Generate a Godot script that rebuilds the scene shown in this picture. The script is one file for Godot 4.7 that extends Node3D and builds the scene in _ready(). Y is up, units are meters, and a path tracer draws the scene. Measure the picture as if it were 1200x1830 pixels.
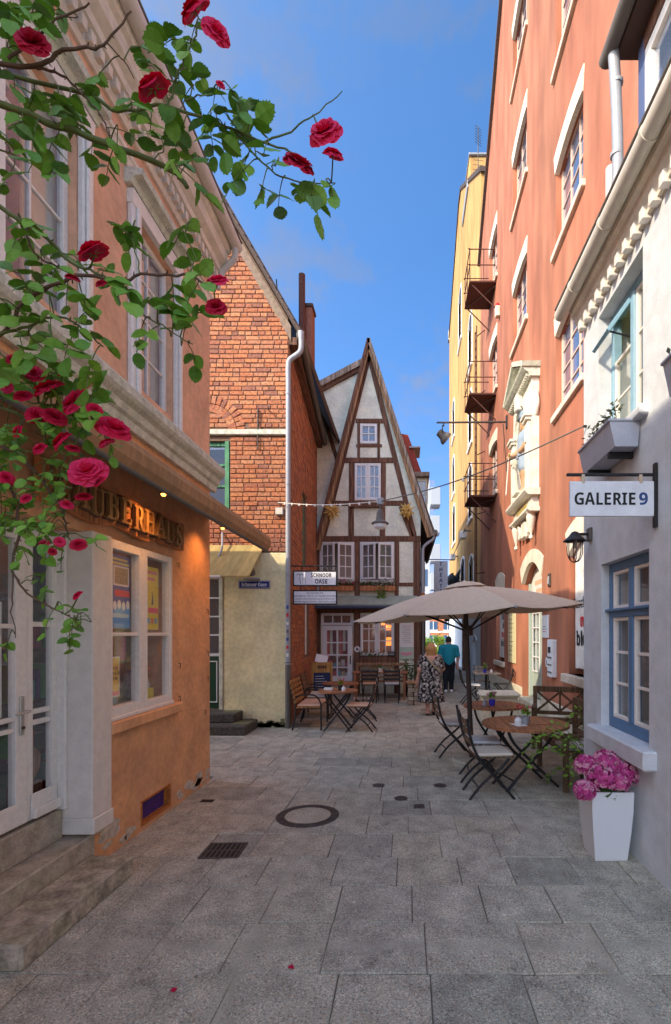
extends Node3D

# ---------------------------------------------------------------- mesh builder
class MB extends RefCounted:
	var v := PackedVector3Array()
	var n := PackedVector3Array()
	var c := PackedColorArray()
	var uv := PackedVector2Array()
	var col := Color(1, 1, 1)
	var tinted := false
	var mapped := false
	var xf := Transform3D()

	func put(p: Vector3, nn: Vector3, t := Vector2.ZERO) -> void:
		v.append(xf * p)
		n.append((xf.basis * nn).normalized())
		if tinted:
			c.append(col)
		if mapped:
			uv.append(t)

	# corners run counter-clockwise seen from outside
	func tri(a: Vector3, b: Vector3, d: Vector3) -> void:
		var nn := (b - a).cross(d - a)
		if nn.length_squared() < 1e-16:
			return
		nn = nn.normalized()
		put(a, nn); put(d, nn); put(b, nn)

	func quad(a: Vector3, b: Vector3, d: Vector3, e: Vector3) -> void:
		var nn := (d - a).cross(e - b).normalized()
		put(a, nn, Vector2(0, 1)); put(d, nn, Vector2(1, 0)); put(b, nn, Vector2(1, 1))
		put(a, nn, Vector2(0, 1)); put(e, nn, Vector2(0, 0)); put(d, nn, Vector2(1, 0))

	func smooth_quad(p: Array, q: Array) -> void:
		for i in [0, 2, 1, 0, 3, 2]:
			put(p[i], q[i])

	# box from corner a to corner b
	func box(a: Vector3, b: Vector3) -> void:
		var lo := a.min(b)
		var hi := a.max(b)
		var p := []
		for k in 8:
			p.append(Vector3(hi.x if k & 1 else lo.x, hi.y if k & 2 else lo.y, hi.z if k & 4 else lo.z))
		quad(p[4], p[5], p[7], p[6])
		quad(p[1], p[0], p[2], p[3])
		quad(p[5], p[1], p[3], p[7])
		quad(p[0], p[4], p[6], p[2])
		quad(p[6], p[7], p[3], p[2])
		quad(p[0], p[1], p[5], p[4])

	# box with chamfered edges
	func bev(a: Vector3, b: Vector3, r: float) -> void:
		var lo := a.min(b)
		var hi := a.max(b)
		var m := (lo + hi) * 0.5
		var h := (hi - lo) * 0.5
		r = minf(r, minf(h.x, minf(h.y, h.z)) * 0.9)
		var ax := [Vector3.RIGHT, Vector3.UP, Vector3.BACK]
		for i in 3:
			var j := (i + 1) % 3
			var k := (i + 2) % 3
			for s in [-1.0, 1.0]:
				var cc: Vector3 = m + ax[i] * (h[i] * s)
				var e: Vector3 = ax[j] * (h[j] - r)
				var f: Vector3 = ax[k] * (h[k] - r)
				if s > 0: quad(cc - e - f, cc + e - f, cc + e + f, cc - e + f)
				else: quad(cc - e - f, cc - e + f, cc + e + f, cc + e - f)
			for s in [-1.0, 1.0]:
				for t in [-1.0, 1.0]:
					var pa: Vector3 = ax[j] * (h[j] * s) + ax[k] * ((h[k] - r) * t)
					var pb: Vector3 = ax[j] * ((h[j] - r) * s) + ax[k] * (h[k] * t)
					var l: Vector3 = ax[i] * (h[i] - r)
					if s * t > 0: quad(m + pa - l, m + pb - l, m + pb + l, m + pa + l)
					else: quad(m + pa + l, m + pb + l, m + pb - l, m + pa - l)
		for s in [-1.0, 1.0]:
			for t in [-1.0, 1.0]:
				for w in [-1.0, 1.0]:
					var sg := Vector3(s, t, w)
					var a1 := m + Vector3(h.x, h.y - r, h.z - r) * sg
					var a2 := m + Vector3(h.x - r, h.y, h.z - r) * sg
					var a3 := m + Vector3(h.x - r, h.y - r, h.z) * sg
					if s * t * w > 0: tri(a1, a2, a3)
					else: tri(a1, a3, a2)

	# straight bar of rectangular section between two points
	func bar(a: Vector3, b: Vector3, wide: float, high: float, up := Vector3.UP) -> void:
		var d := (b - a)
		var z := d.normalized()
		var x := up.cross(z)
		if x.length() < 1e-4: x = Vector3.RIGHT
		x = x.normalized()
		var y := z.cross(x)
		var keep := xf
		xf = xf * Transform3D(Basis(x, y, z), (a + b) * 0.5)
		box(Vector3(-wide / 2, -high / 2, -d.length() / 2), Vector3(wide / 2, high / 2, d.length() / 2))
		xf = keep

	func tube(pts: Array, r0: float, r1: float, sides := 8, caps := true) -> void:
		var rings := []
		var norms := []
		var side := Vector3.ZERO
		for i in pts.size():
			var a: Vector3 = pts[maxi(i - 1, 0)]
			var b: Vector3 = pts[mini(i + 1, pts.size() - 1)]
			var d := (b - a).normalized()
			if side == Vector3.ZERO:
				side = d.cross(Vector3.UP if absf(d.y) < 0.9 else Vector3.RIGHT)
			side = (side - d * side.dot(d)).normalized()
			var up := d.cross(side)
			var r := lerpf(r0, r1, float(i) / maxf(1, pts.size() - 1))
			var ring := []
			var nn := []
			for k in sides:
				var t := TAU * k / sides
				var o := side * cos(t) + up * sin(t)
				ring.append(pts[i] + o * r)
				nn.append(o)
			rings.append(ring)
			norms.append(nn)
		for i in pts.size() - 1:
			for k in sides:
				var k2 := (k + 1) % sides
				smooth_quad([rings[i][k], rings[i][k2], rings[i + 1][k2], rings[i + 1][k]], [norms[i][k], norms[i][k2], norms[i + 1][k2], norms[i + 1][k]])
		if caps:
			for k in range(1, sides - 1):
				tri(rings[0][0], rings[0][k + 1], rings[0][k])
				var e: Array = rings[pts.size() - 1]
				tri(e[0], e[k], e[k + 1])

	# profile: array of Vector2(radius, height), from bottom to top
	func lathe(profile: Array, sides := 20, at := Vector3.ZERO) -> void:
		for i in profile.size() - 1:
			var a: Vector2 = profile[i]
			var b: Vector2 = profile[i + 1]
			var sl := (b - a).normalized()
			for k in sides:
				var t0 := TAU * k / sides
				var t1 := TAU * (k + 1) / sides
				var o0 := Vector3(cos(t0), 0, -sin(t0))
				var o1 := Vector3(cos(t1), 0, -sin(t1))
				var q0 := o0 * sl.y - Vector3.UP * sl.x
				var q1 := o1 * sl.y - Vector3.UP * sl.x
				smooth_quad([at + o0 * a.x + Vector3.UP * a.y, at + o1 * a.x + Vector3.UP * a.y, at + o1 * b.x + Vector3.UP * b.y, at + o0 * b.x + Vector3.UP * b.y], [q0, q1, q1, q0])

	# polygon in the x-y plane (counter-clockwise) drawn out from z0 to z1
	func prism(poly: PackedVector2Array, z0: float, z1: float) -> void:
		if Geometry2D.is_polygon_clockwise(poly):
			poly.reverse()
		var ix := Geometry2D.triangulate_polygon(poly)
		for i in range(0, ix.size(), 3):
			var a := poly[ix[i]]
			var b := poly[ix[i + 1]]
			var d := poly[ix[i + 2]]
			if (b - a).cross(d - a) < 0:
				var k := b
				b = d
				d = k
			tri(Vector3(a.x, a.y, z1), Vector3(b.x, b.y, z1), Vector3(d.x, d.y, z1))
			tri(Vector3(a.x, a.y, z0), Vector3(d.x, d.y, z0), Vector3(b.x, b.y, z0))
		for i in poly.size():
			var a := poly[i]
			var b := poly[(i + 1) % poly.size()]
			quad(Vector3(a.x, a.y, z0), Vector3(b.x, b.y, z0), Vector3(b.x, b.y, z1), Vector3(a.x, a.y, z1))

	# moulding: profile in (v = height, w = outwards) drawn along u from u0 to u1
	func mould(prof: Array, u0: float, u1: float) -> void:
		var keep := xf
		xf = xf * Transform3D(Basis(Vector3(0, 0, 1), Vector3(0, 1, 0), Vector3(-1, 0, 0)), Vector3.ZERO)
		var poly := PackedVector2Array()
		for p in prof: poly.append(Vector2(p.y, p.x))   # x = outwards, y = height
		prism(poly, -u1, -u0)
		xf = keep

	# upright wall in local (u, v), front at w = 0, with arched or square openings {u0,u1,v0,v1,rise}
	func wall(u0: float, u1: float, v0: float, tops: Array, holes: Array, t: float) -> void:
		var br := [u0, u1]
		for p in tops:
			if p.x > u0 and p.x < u1: br.append(p.x)
		for h in holes:
			var k := 10 if h.get("rise", 0.0) > 0 else 1
			for i in k + 1:
				br.append(clampf(lerpf(h.u0, h.u1, float(i) / k), u0, u1))
		br.sort()
		for i in br.size() - 1:
			var a: float = br[i]
			var b: float = br[i + 1]
			if b - a < 1e-5: continue
			var cover := []
			for h in holes:
				if (a + b) * 0.5 > h.u0 and (a + b) * 0.5 < h.u1: cover.append(h)
			cover.sort_custom(func(p, q): return p.v0 < q.v0)
			var la := v0
			var lb := v0
			for h in cover:
				strip(a, b, la, lb, h.v0, h.v0, t)
				if h.v0 > v0: quad(Vector3(a, h.v0, 0), Vector3(b, h.v0, 0), Vector3(b, h.v0, -t), Vector3(a, h.v0, -t))
				la = head(h, a)
				lb = head(h, b)
				quad(Vector3(a, la, -t), Vector3(b, lb, -t), Vector3(b, lb, 0), Vector3(a, la, 0))
			var ta := crest(tops, a)
			var tb := crest(tops, b)
			strip(a, b, la, lb, ta, tb, t)
			quad(Vector3(a, ta, 0), Vector3(b, tb, 0), Vector3(b, tb, -t), Vector3(a, ta, -t))
		for h in holes:
			quad(Vector3(h.u0, h.v0, 0), Vector3(h.u0, h.v0, -t), Vector3(h.u0, h.v1, -t), Vector3(h.u0, h.v1, 0))
			quad(Vector3(h.u1, h.v0, -t), Vector3(h.u1, h.v0, 0), Vector3(h.u1, h.v1, 0), Vector3(h.u1, h.v1, -t))
		quad(Vector3(u1, v0, 0), Vector3(u1, v0, -t), Vector3(u1, crest(tops, u1), -t), Vector3(u1, crest(tops, u1), 0))
		quad(Vector3(u0, v0, -t), Vector3(u0, v0, 0), Vector3(u0, crest(tops, u0), 0), Vector3(u0, crest(tops, u0), -t))

	func head(h: Dictionary, u: float) -> float:
		var x: float = (u - (h.u0 + h.u1) * 0.5) / ((h.u1 - h.u0) * 0.5)
		return h.v1 + h.get("rise", 0.0) * (1.0 - x * x)

	func crest(tops: Array, u: float) -> float:
		for i in tops.size() - 1:
			if u <= tops[i + 1].x + 1e-6:
				return lerpf(tops[i].y, tops[i + 1].y, clampf((u - tops[i].x) / maxf(1e-6, tops[i + 1].x - tops[i].x), 0, 1))
		return tops[tops.size() - 1].y

	func strip(a: float, b: float, la: float, lb: float, ha: float, hb: float, t: float) -> void:
		if ha - la < 1e-5 and hb - lb < 1e-5: return
		quad(Vector3(a, la, 0), Vector3(b, lb, 0), Vector3(b, hb, 0), Vector3(a, ha, 0))
		quad(Vector3(b, lb, -t), Vector3(a, la, -t), Vector3(a, ha, -t), Vector3(b, hb, -t))

	func mesh() -> ArrayMesh:
		var arr := []
		arr.resize(Mesh.ARRAY_MAX)
		arr[Mesh.ARRAY_VERTEX] = v
		arr[Mesh.ARRAY_NORMAL] = n
		if tinted: arr[Mesh.ARRAY_COLOR] = c
		if mapped: arr[Mesh.ARRAY_TEX_UV] = uv
		var m := ArrayMesh.new()
		m.add_surface_from_arrays(Mesh.PRIMITIVE_TRIANGLES, arr)
		return m

# ---------------------------------------------------------------- scene helpers
var M := {}
var rng := RandomNumberGenerator.new()
var taken := {}

func lin(r: float, g: float, b: float) -> Color:
	return Color(r, g, b).linear_to_srgb()

func numbered(called: String) -> String:
	var k: int = taken.get(called, -1) + 1
	taken[called] = k
	return called if k == 0 else "%s_%03d" % [called, k]

func obj(called: String, what, m: Material, parent: Node3D, at := Transform3D()) -> MeshInstance3D:
	var o := MeshInstance3D.new()
	o.name = called
	o.mesh = what.mesh() if what is MB else what
	o.material_override = m
	o.transform = at
	o.cast_shadow = GeometryInstance3D.SHADOW_CASTING_SETTING_ON
	parent.add_child(o, true)
	return o

func thing(called: String, label: String, category: String, at := Transform3D(), group := "") -> Node3D:
	var o := Node3D.new()
	o.name = numbered(called)
	o.transform = at
	add_child(o)
	tag(o, label, category, group)
	return o

func tag(o: Node, label: String, category: String, group := "") -> void:
	o.set_meta("label", label)
	o.set_meta("category", category)
	if group: o.set_meta("group", group)

func part(called: String, parent: Node3D, at := Transform3D()) -> Node3D:
	var o := Node3D.new()
	o.name = called
	o.transform = at
	parent.add_child(o, true)
	return o

func setting(called: String, at := Transform3D()) -> Node3D:
	var o := Node3D.new()
	o.name = called
	o.transform = at
	o.set_meta("kind", "structure")
	add_child(o)
	return o

func stuff(o: Node) -> Node:
	o.set_meta("kind", "stuff")
	return o

func at(x: float, y: float, z: float, turn := 0.0, s := 1.0) -> Transform3D:
	return Transform3D(Basis(Vector3.UP, turn).scaled(Vector3(s, s, s)), Vector3(x, y, z))

# wall frames: u runs along the wall, v up, w out of it
func frame_left(x: float) -> Transform3D:
	return Transform3D(Basis(Vector3(0, 0, -1), Vector3(0, 1, 0), Vector3(1, 0, 0)), Vector3(x, 0, 0))
func frame_right(x: float) -> Transform3D:
	return Transform3D(Basis(Vector3(0, 0, 1), Vector3(0, 1, 0), Vector3(-1, 0, 0)), Vector3(x, 0, 0))
func frame_front(d: float) -> Transform3D:
	return Transform3D(Basis(), Vector3(0, 0, -d))

func V(x: float, y: float, z: float) -> Vector3:
	return Vector3(x, y, z)

func a_box(a: Vector3, b: Vector3, r := 0.0) -> MB:
	var mb := MB.new()
	if r > 0: mb.bev(a, b, r)
	else: mb.box(a, b)
	return mb

func a_tube(pts: Array, r0: float, r1: float, sides := 8) -> MB:
	var mb := MB.new()
	mb.tube(pts, r0, r1, sides)
	return mb

func curve(pts: Array, steps := 5) -> Array:
	var out := []
	for i in pts.size() - 1:
		var p0: Vector3 = pts[maxi(i - 1, 0)]
		var p3: Vector3 = pts[mini(i + 2, pts.size() - 1)]
		for k in steps:
			out.append((pts[i] as Vector3).cubic_interpolate(pts[i + 1], p0, p3, float(k) / steps))
	out.append(pts[pts.size() - 1])
	return out

func text_mesh(s: String, high: float, deep := 0.006, face := "Droid Sans", bold := true) -> TextMesh:
	var f := SystemFont.new()
	f.font_names = PackedStringArray([face])
	f.font_weight = 700 if bold else 400
	var t := TextMesh.new()
	t.text = s
	t.font = f
	t.font_size = 64
	t.pixel_size = high / 46.0
	t.depth = deep
	t.curve_step = 3.0
	return t

func lettering(s: String, high: float, m: Material, parent: Node3D, where: Vector3, deep := 0.006, face := "Droid Sans", bold := true, squeeze := 1.0, called := "lettering") -> MeshInstance3D:
	var o := obj(called, text_mesh(s, high, deep, face, bold), m, parent, Transform3D(Basis.from_scale(Vector3(squeeze, 1, 1)), where))
	return o

# a glazed window: frame, glazing bars and every pane
func window(parent: Node3D, u0: float, u1: float, v0: float, v1: float, w: float, cols: int, rows: int, fm: Material, gm: Material, fw := 0.05, bw := 0.022, deep := 0.05, called := "window", lights := [], label := "") -> Node3D:
	var root := part(called, parent)
	if label: root.set_meta("label", label)
	var f := MB.new()
	f.bev(V(u0, v0, w - deep), V(u0 + fw, v1, w), 0.004)
	f.bev(V(u1 - fw, v0, w - deep), V(u1, v1, w), 0.004)
	f.bev(V(u0 + fw, v0, w - deep), V(u1 - fw, v0 + fw, w - 0.002), 0.004)
	f.bev(V(u0 + fw, v1 - fw, w - deep), V(u1 - fw, v1, w - 0.002), 0.004)
	obj("frame", f, fm, root)
	var hs := []
	for r in rows + 1: hs.append(float(r) / rows)
	if lights: hs = lights
	rows = hs.size() - 1
	var a0 := u0 + fw
	var a1 := u1 - fw
	var b0 := v0 + fw
	var b1 := v1 - fw
	for k in range(1, cols):
		var x := lerpf(a0, a1, float(k) / cols)
		obj("glazing_bar", a_box(V(x - bw / 2, b0, w - deep * 0.75), V(x + bw / 2, b1, w - 0.008), 0.003), fm, root)
	for r in range(1, rows):
		var y := lerpf(b0, b1, hs[r])
		obj("glazing_bar", a_box(V(a0, y - bw / 2, w - deep * 0.7), V(a1, y + bw / 2, w - 0.011), 0.003), fm, root)
	for k in cols:
		for r in rows:
			var g := MB.new()
			var x0 := lerpf(a0, a1, float(k) / cols)
			var x1 := lerpf(a0, a1, float(k + 1) / cols)
			var tilt := rng.randf_range(-0.004, 0.004)
			g.box(V(x0 + 0.001, lerpf(b0, b1, hs[r]) + 0.001, w - deep * 0.5 - 0.003), V(x1 - 0.001, lerpf(b0, b1, hs[r + 1]) - 0.001, w - deep * 0.5))
			var cc := V((x0 + x1) / 2, lerpf(b0, b1, (hs[r] + hs[r + 1]) / 2), w - deep * 0.5)
			var turn := Basis(Vector3.UP, tilt) * Basis(Vector3.RIGHT, rng.randf_range(-0.003, 0.003))
			obj("pane", g, gm, root, Transform3D(Basis(), cc) * Transform3D(turn, Vector3.ZERO) * Transform3D(Basis(), -cc))
	return root

# ---------------------------------------------------------------- procedural textures and materials
func layer(size: int, freq: float, oct: int, sd: int, kind := FastNoiseLite.TYPE_SIMPLEX_SMOOTH) -> PackedByteArray:
	var f := FastNoiseLite.new()
	f.noise_type = kind
	f.frequency = freq
	f.fractal_octaves = oct
	f.seed = sd
	var im := f.get_seamless_image(size, size, false, false, 0.12, true)
	im.convert(Image.FORMAT_L8)
	return im.get_data()

# layers: [frequency, octaves, amount, seed]; grain: random speck per pixel; lo: darkest multiplier
func tone(size: int, layers: Array, grain := 0.0, lo := 0.4, tint := Vector3.ZERO, streak := 1) -> ImageTexture:
	var ls := []
	for l in layers: ls.append(layer(size, l[0], l[1], l[3]))
	var hue := layer(size, 0.006, 3, 991)
	var r := RandomNumberGenerator.new()
	r.seed = 77 + size
	var data := PackedByteArray()
	data.resize(size * size * 3)
	for i in size * size:
		var y := i / size
		if streak > 1: y = mini(y, size - 1 - y)
		var x := i % size
		var j := (y / streak) * size + x
		var s := 1.0
		for k in ls.size():
			s -= layers[k][2] * (1.0 - ls[k][j] / 255.0)
		if grain > 0: s -= grain * r.randf()
		s = clampf(s, lo, 1.0)
		var h := hue[j] / 255.0 - 0.5
		data[i * 3] = int(255 * clampf(s + tint.x * h, 0, 1))
		data[i * 3 + 1] = int(255 * clampf(s + tint.y * h, 0, 1))
		data[i * 3 + 2] = int(255 * clampf(s + tint.z * h, 0, 1))
	return as_texture(size, data)

func as_texture(size: int, data: PackedByteArray) -> ImageTexture:
	var t := ImageTexture.create_from_image(Image.create_from_data(size, size, false, Image.FORMAT_RGB8, data))
	var sum := 0.0
	var n := 0
	for i in range(1, data.size(), 37 * 3):
		sum += pow(data[i] / 255.0, 2.2)
		n += 1
	t.set_meta("mean", sum / n)   # base colours are divided by it, so that the surface keeps its own reflectance
	return t

func bumps(size: int, freq: float, oct: int, sd: int, strength := 4.0) -> NoiseTexture2D:
	var f := FastNoiseLite.new()
	f.noise_type = FastNoiseLite.TYPE_SIMPLEX_SMOOTH
	f.frequency = freq
	f.fractal_octaves = oct
	f.seed = sd
	var t := NoiseTexture2D.new()
	t.width = size
	t.height = size
	t.seamless = true
	t.as_normal_map = true
	t.bump_strength = strength
	t.noise = f
	return t

# exposed aggregate: small stones of several tones packed in cement
func aggregate(size: int) -> ImageTexture:
	var f := FastNoiseLite.new()
	f.noise_type = FastNoiseLite.TYPE_CELLULAR
	f.cellular_return_type = FastNoiseLite.RETURN_CELL_VALUE
	f.frequency = 0.30
	f.seed = 5
	f.fractal_type = FastNoiseLite.FRACTAL_NONE
	var cells := f.get_seamless_image(size, size, false, false, 0.1, false)
	cells.convert(Image.FORMAT_L8)
	var cd := cells.get_data()
	var patch := layer(size, 0.007, 4, 12)
	var r := RandomNumberGenerator.new()
	r.seed = 9
	var data := PackedByteArray()
	data.resize(size * size * 3)
	for i in size * size:
		var q := cd[i] / 255.0
		var s := 0.74 + 0.11 * (q - 0.5) + 0.17 * (patch[i] / 255.0 - 0.5) + 0.08 * (r.randf() - 0.5)
		if q > 0.88: s += 0.10
		if q < 0.12: s -= 0.12
		var warm := 0.03 * sin(q * 40.0)
		data[i * 3] = int(255 * clampf(s + warm + 0.01, 0, 1))
		data[i * 3 + 1] = int(255 * clampf(s, 0, 1))
		data[i * 3 + 2] = int(255 * clampf(s - warm * 0.6, 0, 1))
	# trodden gum and drip stains
	for k in 26:
		var cx := r.randi() % size
		var cy := r.randi() % size
		var rad := r.randi_range(3, 9) if k < 22 else r.randi_range(16, 30)
		var f2 := 0.78 if k % 3 else 1.14
		if k >= 22: f2 = 0.90
		for y in range(-rad, rad + 1):
			for x in range(-rad, rad + 1):
				if x * x + y * y * (1.0 + 0.3 * sin(k)) < rad * rad * (0.7 + 0.3 * sin(atan2(y, x) * 3.0 + k)):
					var at3 := (posmod(cy + y, size) * size + posmod(cx + x, size)) * 3
					for q in 3: data[at3 + q] = mini(255, int(data[at3 + q] * f2))
	return as_texture(size, data)

# cloth print: pale blossoms scattered on black
func blossom_print(size: int) -> ImageTexture:
	var im := Image.create(size, size, false, Image.FORMAT_RGB8)
	im.fill(Color(0.03, 0.03, 0.035))
	var r := RandomNumberGenerator.new()
	r.seed = 31
	for k in 120:
		var cx := r.randi_range(0, size)
		var cy := r.randi_range(0, size)
		var rad := r.randi_range(7, 16)
		var c := [Color(0.88, 0.85, 0.82), Color(0.8, 0.72, 0.7), Color(0.93, 0.92, 0.88), Color(0.62, 0.6, 0.55)][r.randi() % 4] as Color
		var ph := r.randf() * TAU
		for y in range(-rad, rad + 1):
			for x in range(-rad, rad + 1):
				var d := sqrt(x * x + y * y)
				var lobe := rad * (0.62 + 0.38 * cos(5.0 * (atan2(y, x) + ph)))
				if d < lobe and d > 1.5:
					im.set_pixel(posmod(cx + x, size), posmod(cy + y, size), c)
	return ImageTexture.create_from_image(im)

func mat(c: Color, rough := 0.85, tex: Texture2D = null, scale := 1.0, nrm: Texture2D = null, nscale := 0.4, spec := 0.4) -> StandardMaterial3D:
	var m := StandardMaterial3D.new()
	m.albedo_color = c
	m.roughness = rough
	m.metallic_specular = spec
	if tex:
		m.albedo_texture = tex
		if tex.has_meta("mean"):
			var k: float = 1.0 / tex.get_meta("mean")
			var l := c.srgb_to_linear()
			m.albedo_color = lin(minf(l.r * k, 1.0), minf(l.g * k, 1.0), minf(l.b * k, 1.0))
	if nrm:
		m.normal_enabled = true
		m.normal_texture = nrm
		m.normal_scale = nscale
	if tex or nrm:
		m.uv1_triplanar = true
		m.uv1_world_triplanar = true
		m.uv1_scale = Vector3(scale, scale, scale)
	return m

func glass(alpha := 0.08, spec := 0.7, c := Color(0.9, 0.95, 1.0)) -> StandardMaterial3D:
	var m := StandardMaterial3D.new()
	m.albedo_color = Color(c.r, c.g, c.b, alpha)
	m.roughness = 0.03
	m.metallic_specular = spec
	m.transparency = BaseMaterial3D.TRANSPARENCY_ALPHA
	return m

func glow(c: Color, e: float) -> StandardMaterial3D:
	var m := StandardMaterial3D.new()
	m.albedo_color = c
	m.emission_enabled = true
	m.emission = c
	m.emission_energy_multiplier = e
	return m

func leaf_mat(c: Color, rough := 0.5) -> StandardMaterial3D:
	var m := mat(c, rough, T.plaster_fine, 9.0)
	m.backlight_enabled = true
	m.backlight = c.lightened(0.1)
	return m

var T := {}

func make_materials() -> void:
	T.plaster = tone(512, [[0.006, 4, 0.12, 1], [0.04, 4, 0.10, 2]], 0.05, 0.5, Vector3(0.02, 0.0, -0.03))
	T.plaster_fine = tone(256, [[0.03, 4, 0.07, 3]], 0.06, 0.5)
	T.streak = tone(512, [[0.022, 5, 0.24, 4], [0.006, 3, 0.12, 5]], 0.03, 0.5, Vector3(0.0, 0.06, 0.06), 4)
	T.paving = aggregate(1024)
	T.dirt = tone(512, [[0.012, 5, 0.34, 6], [0.06, 4, 0.2, 7]], 0.1, 0.25, Vector3(-0.02, 0.03, -0.05))
	T.soft_dirt = tone(512, [[0.01, 5, 0.2, 16], [0.06, 4, 0.16, 17]], 0.1, 0.4, Vector3(-0.02, 0.02, -0.04))
	T.brick = tone(512, [[0.02, 5, 0.3, 8], [0.12, 3, 0.2, 9]], 0.08, 0.4, Vector3(0.03, 0, -0.03))
	T.wood = tone(512, [[0.035, 4, 0.42, 10], [0.008, 3, 0.22, 11]], 0.05, 0.35, Vector3(0.02, 0, -0.03), 14)
	T.grain = tone(256, [[0.05, 3, 0.2, 13]], 0.14, 0.5)
	T.bump = bumps(512, 0.05, 5, 21, 3.0)
	T.bump_fine = bumps(512, 0.2, 3, 22, 4.0)
	T.bump_wave = bumps(512, 0.012, 3, 23, 8.0)
	T.print = blossom_print(256)
	M.joint = mat(lin(0.15, 0.13, 0.10), 0.97, T.grain, 3.0)
	M.slab = []
	for k in [[0.42, 0.402, 0.315], [0.40, 0.386, 0.306], [0.43, 0.412, 0.322], [0.37, 0.36, 0.288], [0.425, 0.395, 0.302], [0.325, 0.322, 0.26]]:
		M.slab.append(mat(lin(k[0], k[1], k[2]), 0.82, T.paving, 0.5, T.bump_fine, 0.3, 0.3))
	M.stone_step = mat(lin(0.40, 0.34, 0.255), 0.9, T.soft_dirt, 1.3, T.bump, 0.5)
	M.orange = mat(lin(0.76, 0.41, 0.25), 0.9, T.plaster, 0.45, T.bump, 0.25)
	M.orange_low = mat(lin(0.74, 0.37, 0.18), 0.9, T.plaster, 0.55, T.bump, 0.3)
	M.cream_trim = mat(lin(0.72, 0.63, 0.50), 0.85, T.plaster, 0.7, T.bump, 0.2)
	M.cream_dirty = mat(lin(0.66, 0.57, 0.44), 0.9, T.soft_dirt, 1.1, T.bump, 0.25)
	M.post_white = mat(lin(0.73, 0.66, 0.575), 0.8, T.plaster_fine, 1.0, T.bump_fine, 0.2)
	M.white = mat(lin(0.79, 0.74, 0.67), 0.45, T.plaster_fine, 2.0)
	M.white_far = mat(lin(0.72, 0.71, 0.70), 0.5)
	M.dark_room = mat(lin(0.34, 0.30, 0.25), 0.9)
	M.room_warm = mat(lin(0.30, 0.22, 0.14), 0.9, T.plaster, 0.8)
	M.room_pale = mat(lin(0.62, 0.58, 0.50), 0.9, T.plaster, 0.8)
	M.glass = glass(0.04, 0.4)
	M.mirror_glass = glass(0.16, 1.0, Color(0.55, 0.65, 0.8))
	M.brick = []
	for k in [[0.42, 0.16, 0.075], [0.39, 0.14, 0.065], [0.45, 0.18, 0.08], [0.34, 0.125, 0.07], [0.40, 0.17, 0.09], [0.27, 0.11, 0.07], [0.46, 0.205, 0.10]]:
		M.brick.append(mat(lin(k[0], k[1], k[2]), 0.92, T.brick, 1.6, T.bump, 0.6))
	M.mortar = mat(lin(0.20, 0.125, 0.085), 0.95, T.grain, 1.5)
	M.brick_tint = mat(Color.WHITE, 0.92, T.brick, 1.6)
	M.brick_tint.vertex_color_use_as_albedo = true
	M.yellow_plaster = mat(lin(0.76, 0.63, 0.36), 0.9, T.plaster, 0.5, T.bump, 0.25)
	M.green_paint = mat(lin(0.06, 0.20, 0.10), 0.6, T.wood, 1.4)
	M.zinc = mat(lin(0.33, 0.34, 0.36), 0.6, T.plaster_fine, 1.5)
	M.zinc.metallic = 0.2
	M.zinc_dark = mat(lin(0.13, 0.115, 0.10), 0.6, T.plaster_fine, 1.5)
	M.iron = mat(lin(0.022, 0.021, 0.022), 0.5)
	M.rust = mat(lin(0.10, 0.038, 0.026), 0.8, T.brick, 1.5)
	M.cast_iron = mat(lin(0.075, 0.06, 0.05), 0.65, T.dirt, 3.0, T.bump_fine, 0.4)
	M.timber = mat(lin(0.145, 0.07, 0.042), 0.8, T.wood, 1.2, T.bump, 0.4)
	M.timber_pale = mat(lin(0.30, 0.17, 0.085), 0.75, T.wood, 1.2, T.bump, 0.4)
	M.timber_grey = mat(lin(0.30, 0.235, 0.18), 0.8, T.wood, 1.2, T.bump, 0.4)
	M.infill = mat(lin(0.85, 0.765, 0.59), 0.92, T.plaster, 0.5, T.bump_wave, 0.3)
	M.copper = mat(lin(0.33, 0.38, 0.31), 0.7, T.plaster, 1.0)
	M.tile_dark = mat(lin(0.085, 0.06, 0.05), 0.8, T.brick, 1.5)
	M.tile_red = mat(lin(0.30, 0.055, 0.035), 0.8, T.brick, 1.5)
	M.red = mat(lin(0.415, 0.158, 0.09), 0.92, T.streak, 0.12, T.bump_wave, 0.12)
	M.arch = mat(lin(0.72, 0.64, 0.50), 0.88, T.plaster, 0.6)
	M.sill = mat(lin(0.66, 0.55, 0.42), 0.88, T.plaster, 0.6)
	M.plinth = mat(lin(0.62, 0.56, 0.42), 0.9, T.plaster, 0.6)
	M.yellow = mat(lin(0.48, 0.285, 0.10), 0.92, T.streak, 0.12)
	M.blue_shutter = mat(lin(0.045, 0.10, 0.20), 0.6, T.wood, 1.0)
	M.grey_wall = mat(lin(0.59, 0.61, 0.62), 0.88, T.plaster_fine, 0.6, T.bump_wave, 0.22)
	M.blue_frame = mat(lin(0.10, 0.20, 0.34), 0.45, T.plaster_fine, 1.0)
	M.sky_frame = mat(lin(0.25, 0.42, 0.52), 0.45, T.plaster_fine, 1.0)
	M.gutter_white = mat(lin(0.60, 0.55, 0.47), 0.5, T.plaster_fine, 1.0)
	M.box_grey = mat(lin(0.42, 0.44, 0.50), 0.5, T.plaster_fine, 1.0)
	M.sign_white = mat(lin(0.74, 0.76, 0.79), 0.5, T.plaster_fine, 0.8)
	M.black = mat(lin(0.015, 0.015, 0.016), 0.5)
	M.ink_blue = mat(lin(0.03, 0.07, 0.22), 0.5)
	M.awning = mat(lin(0.36, 0.20, 0.10), 0.9, T.streak, 0.9, T.bump_wave, 0.3)
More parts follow.
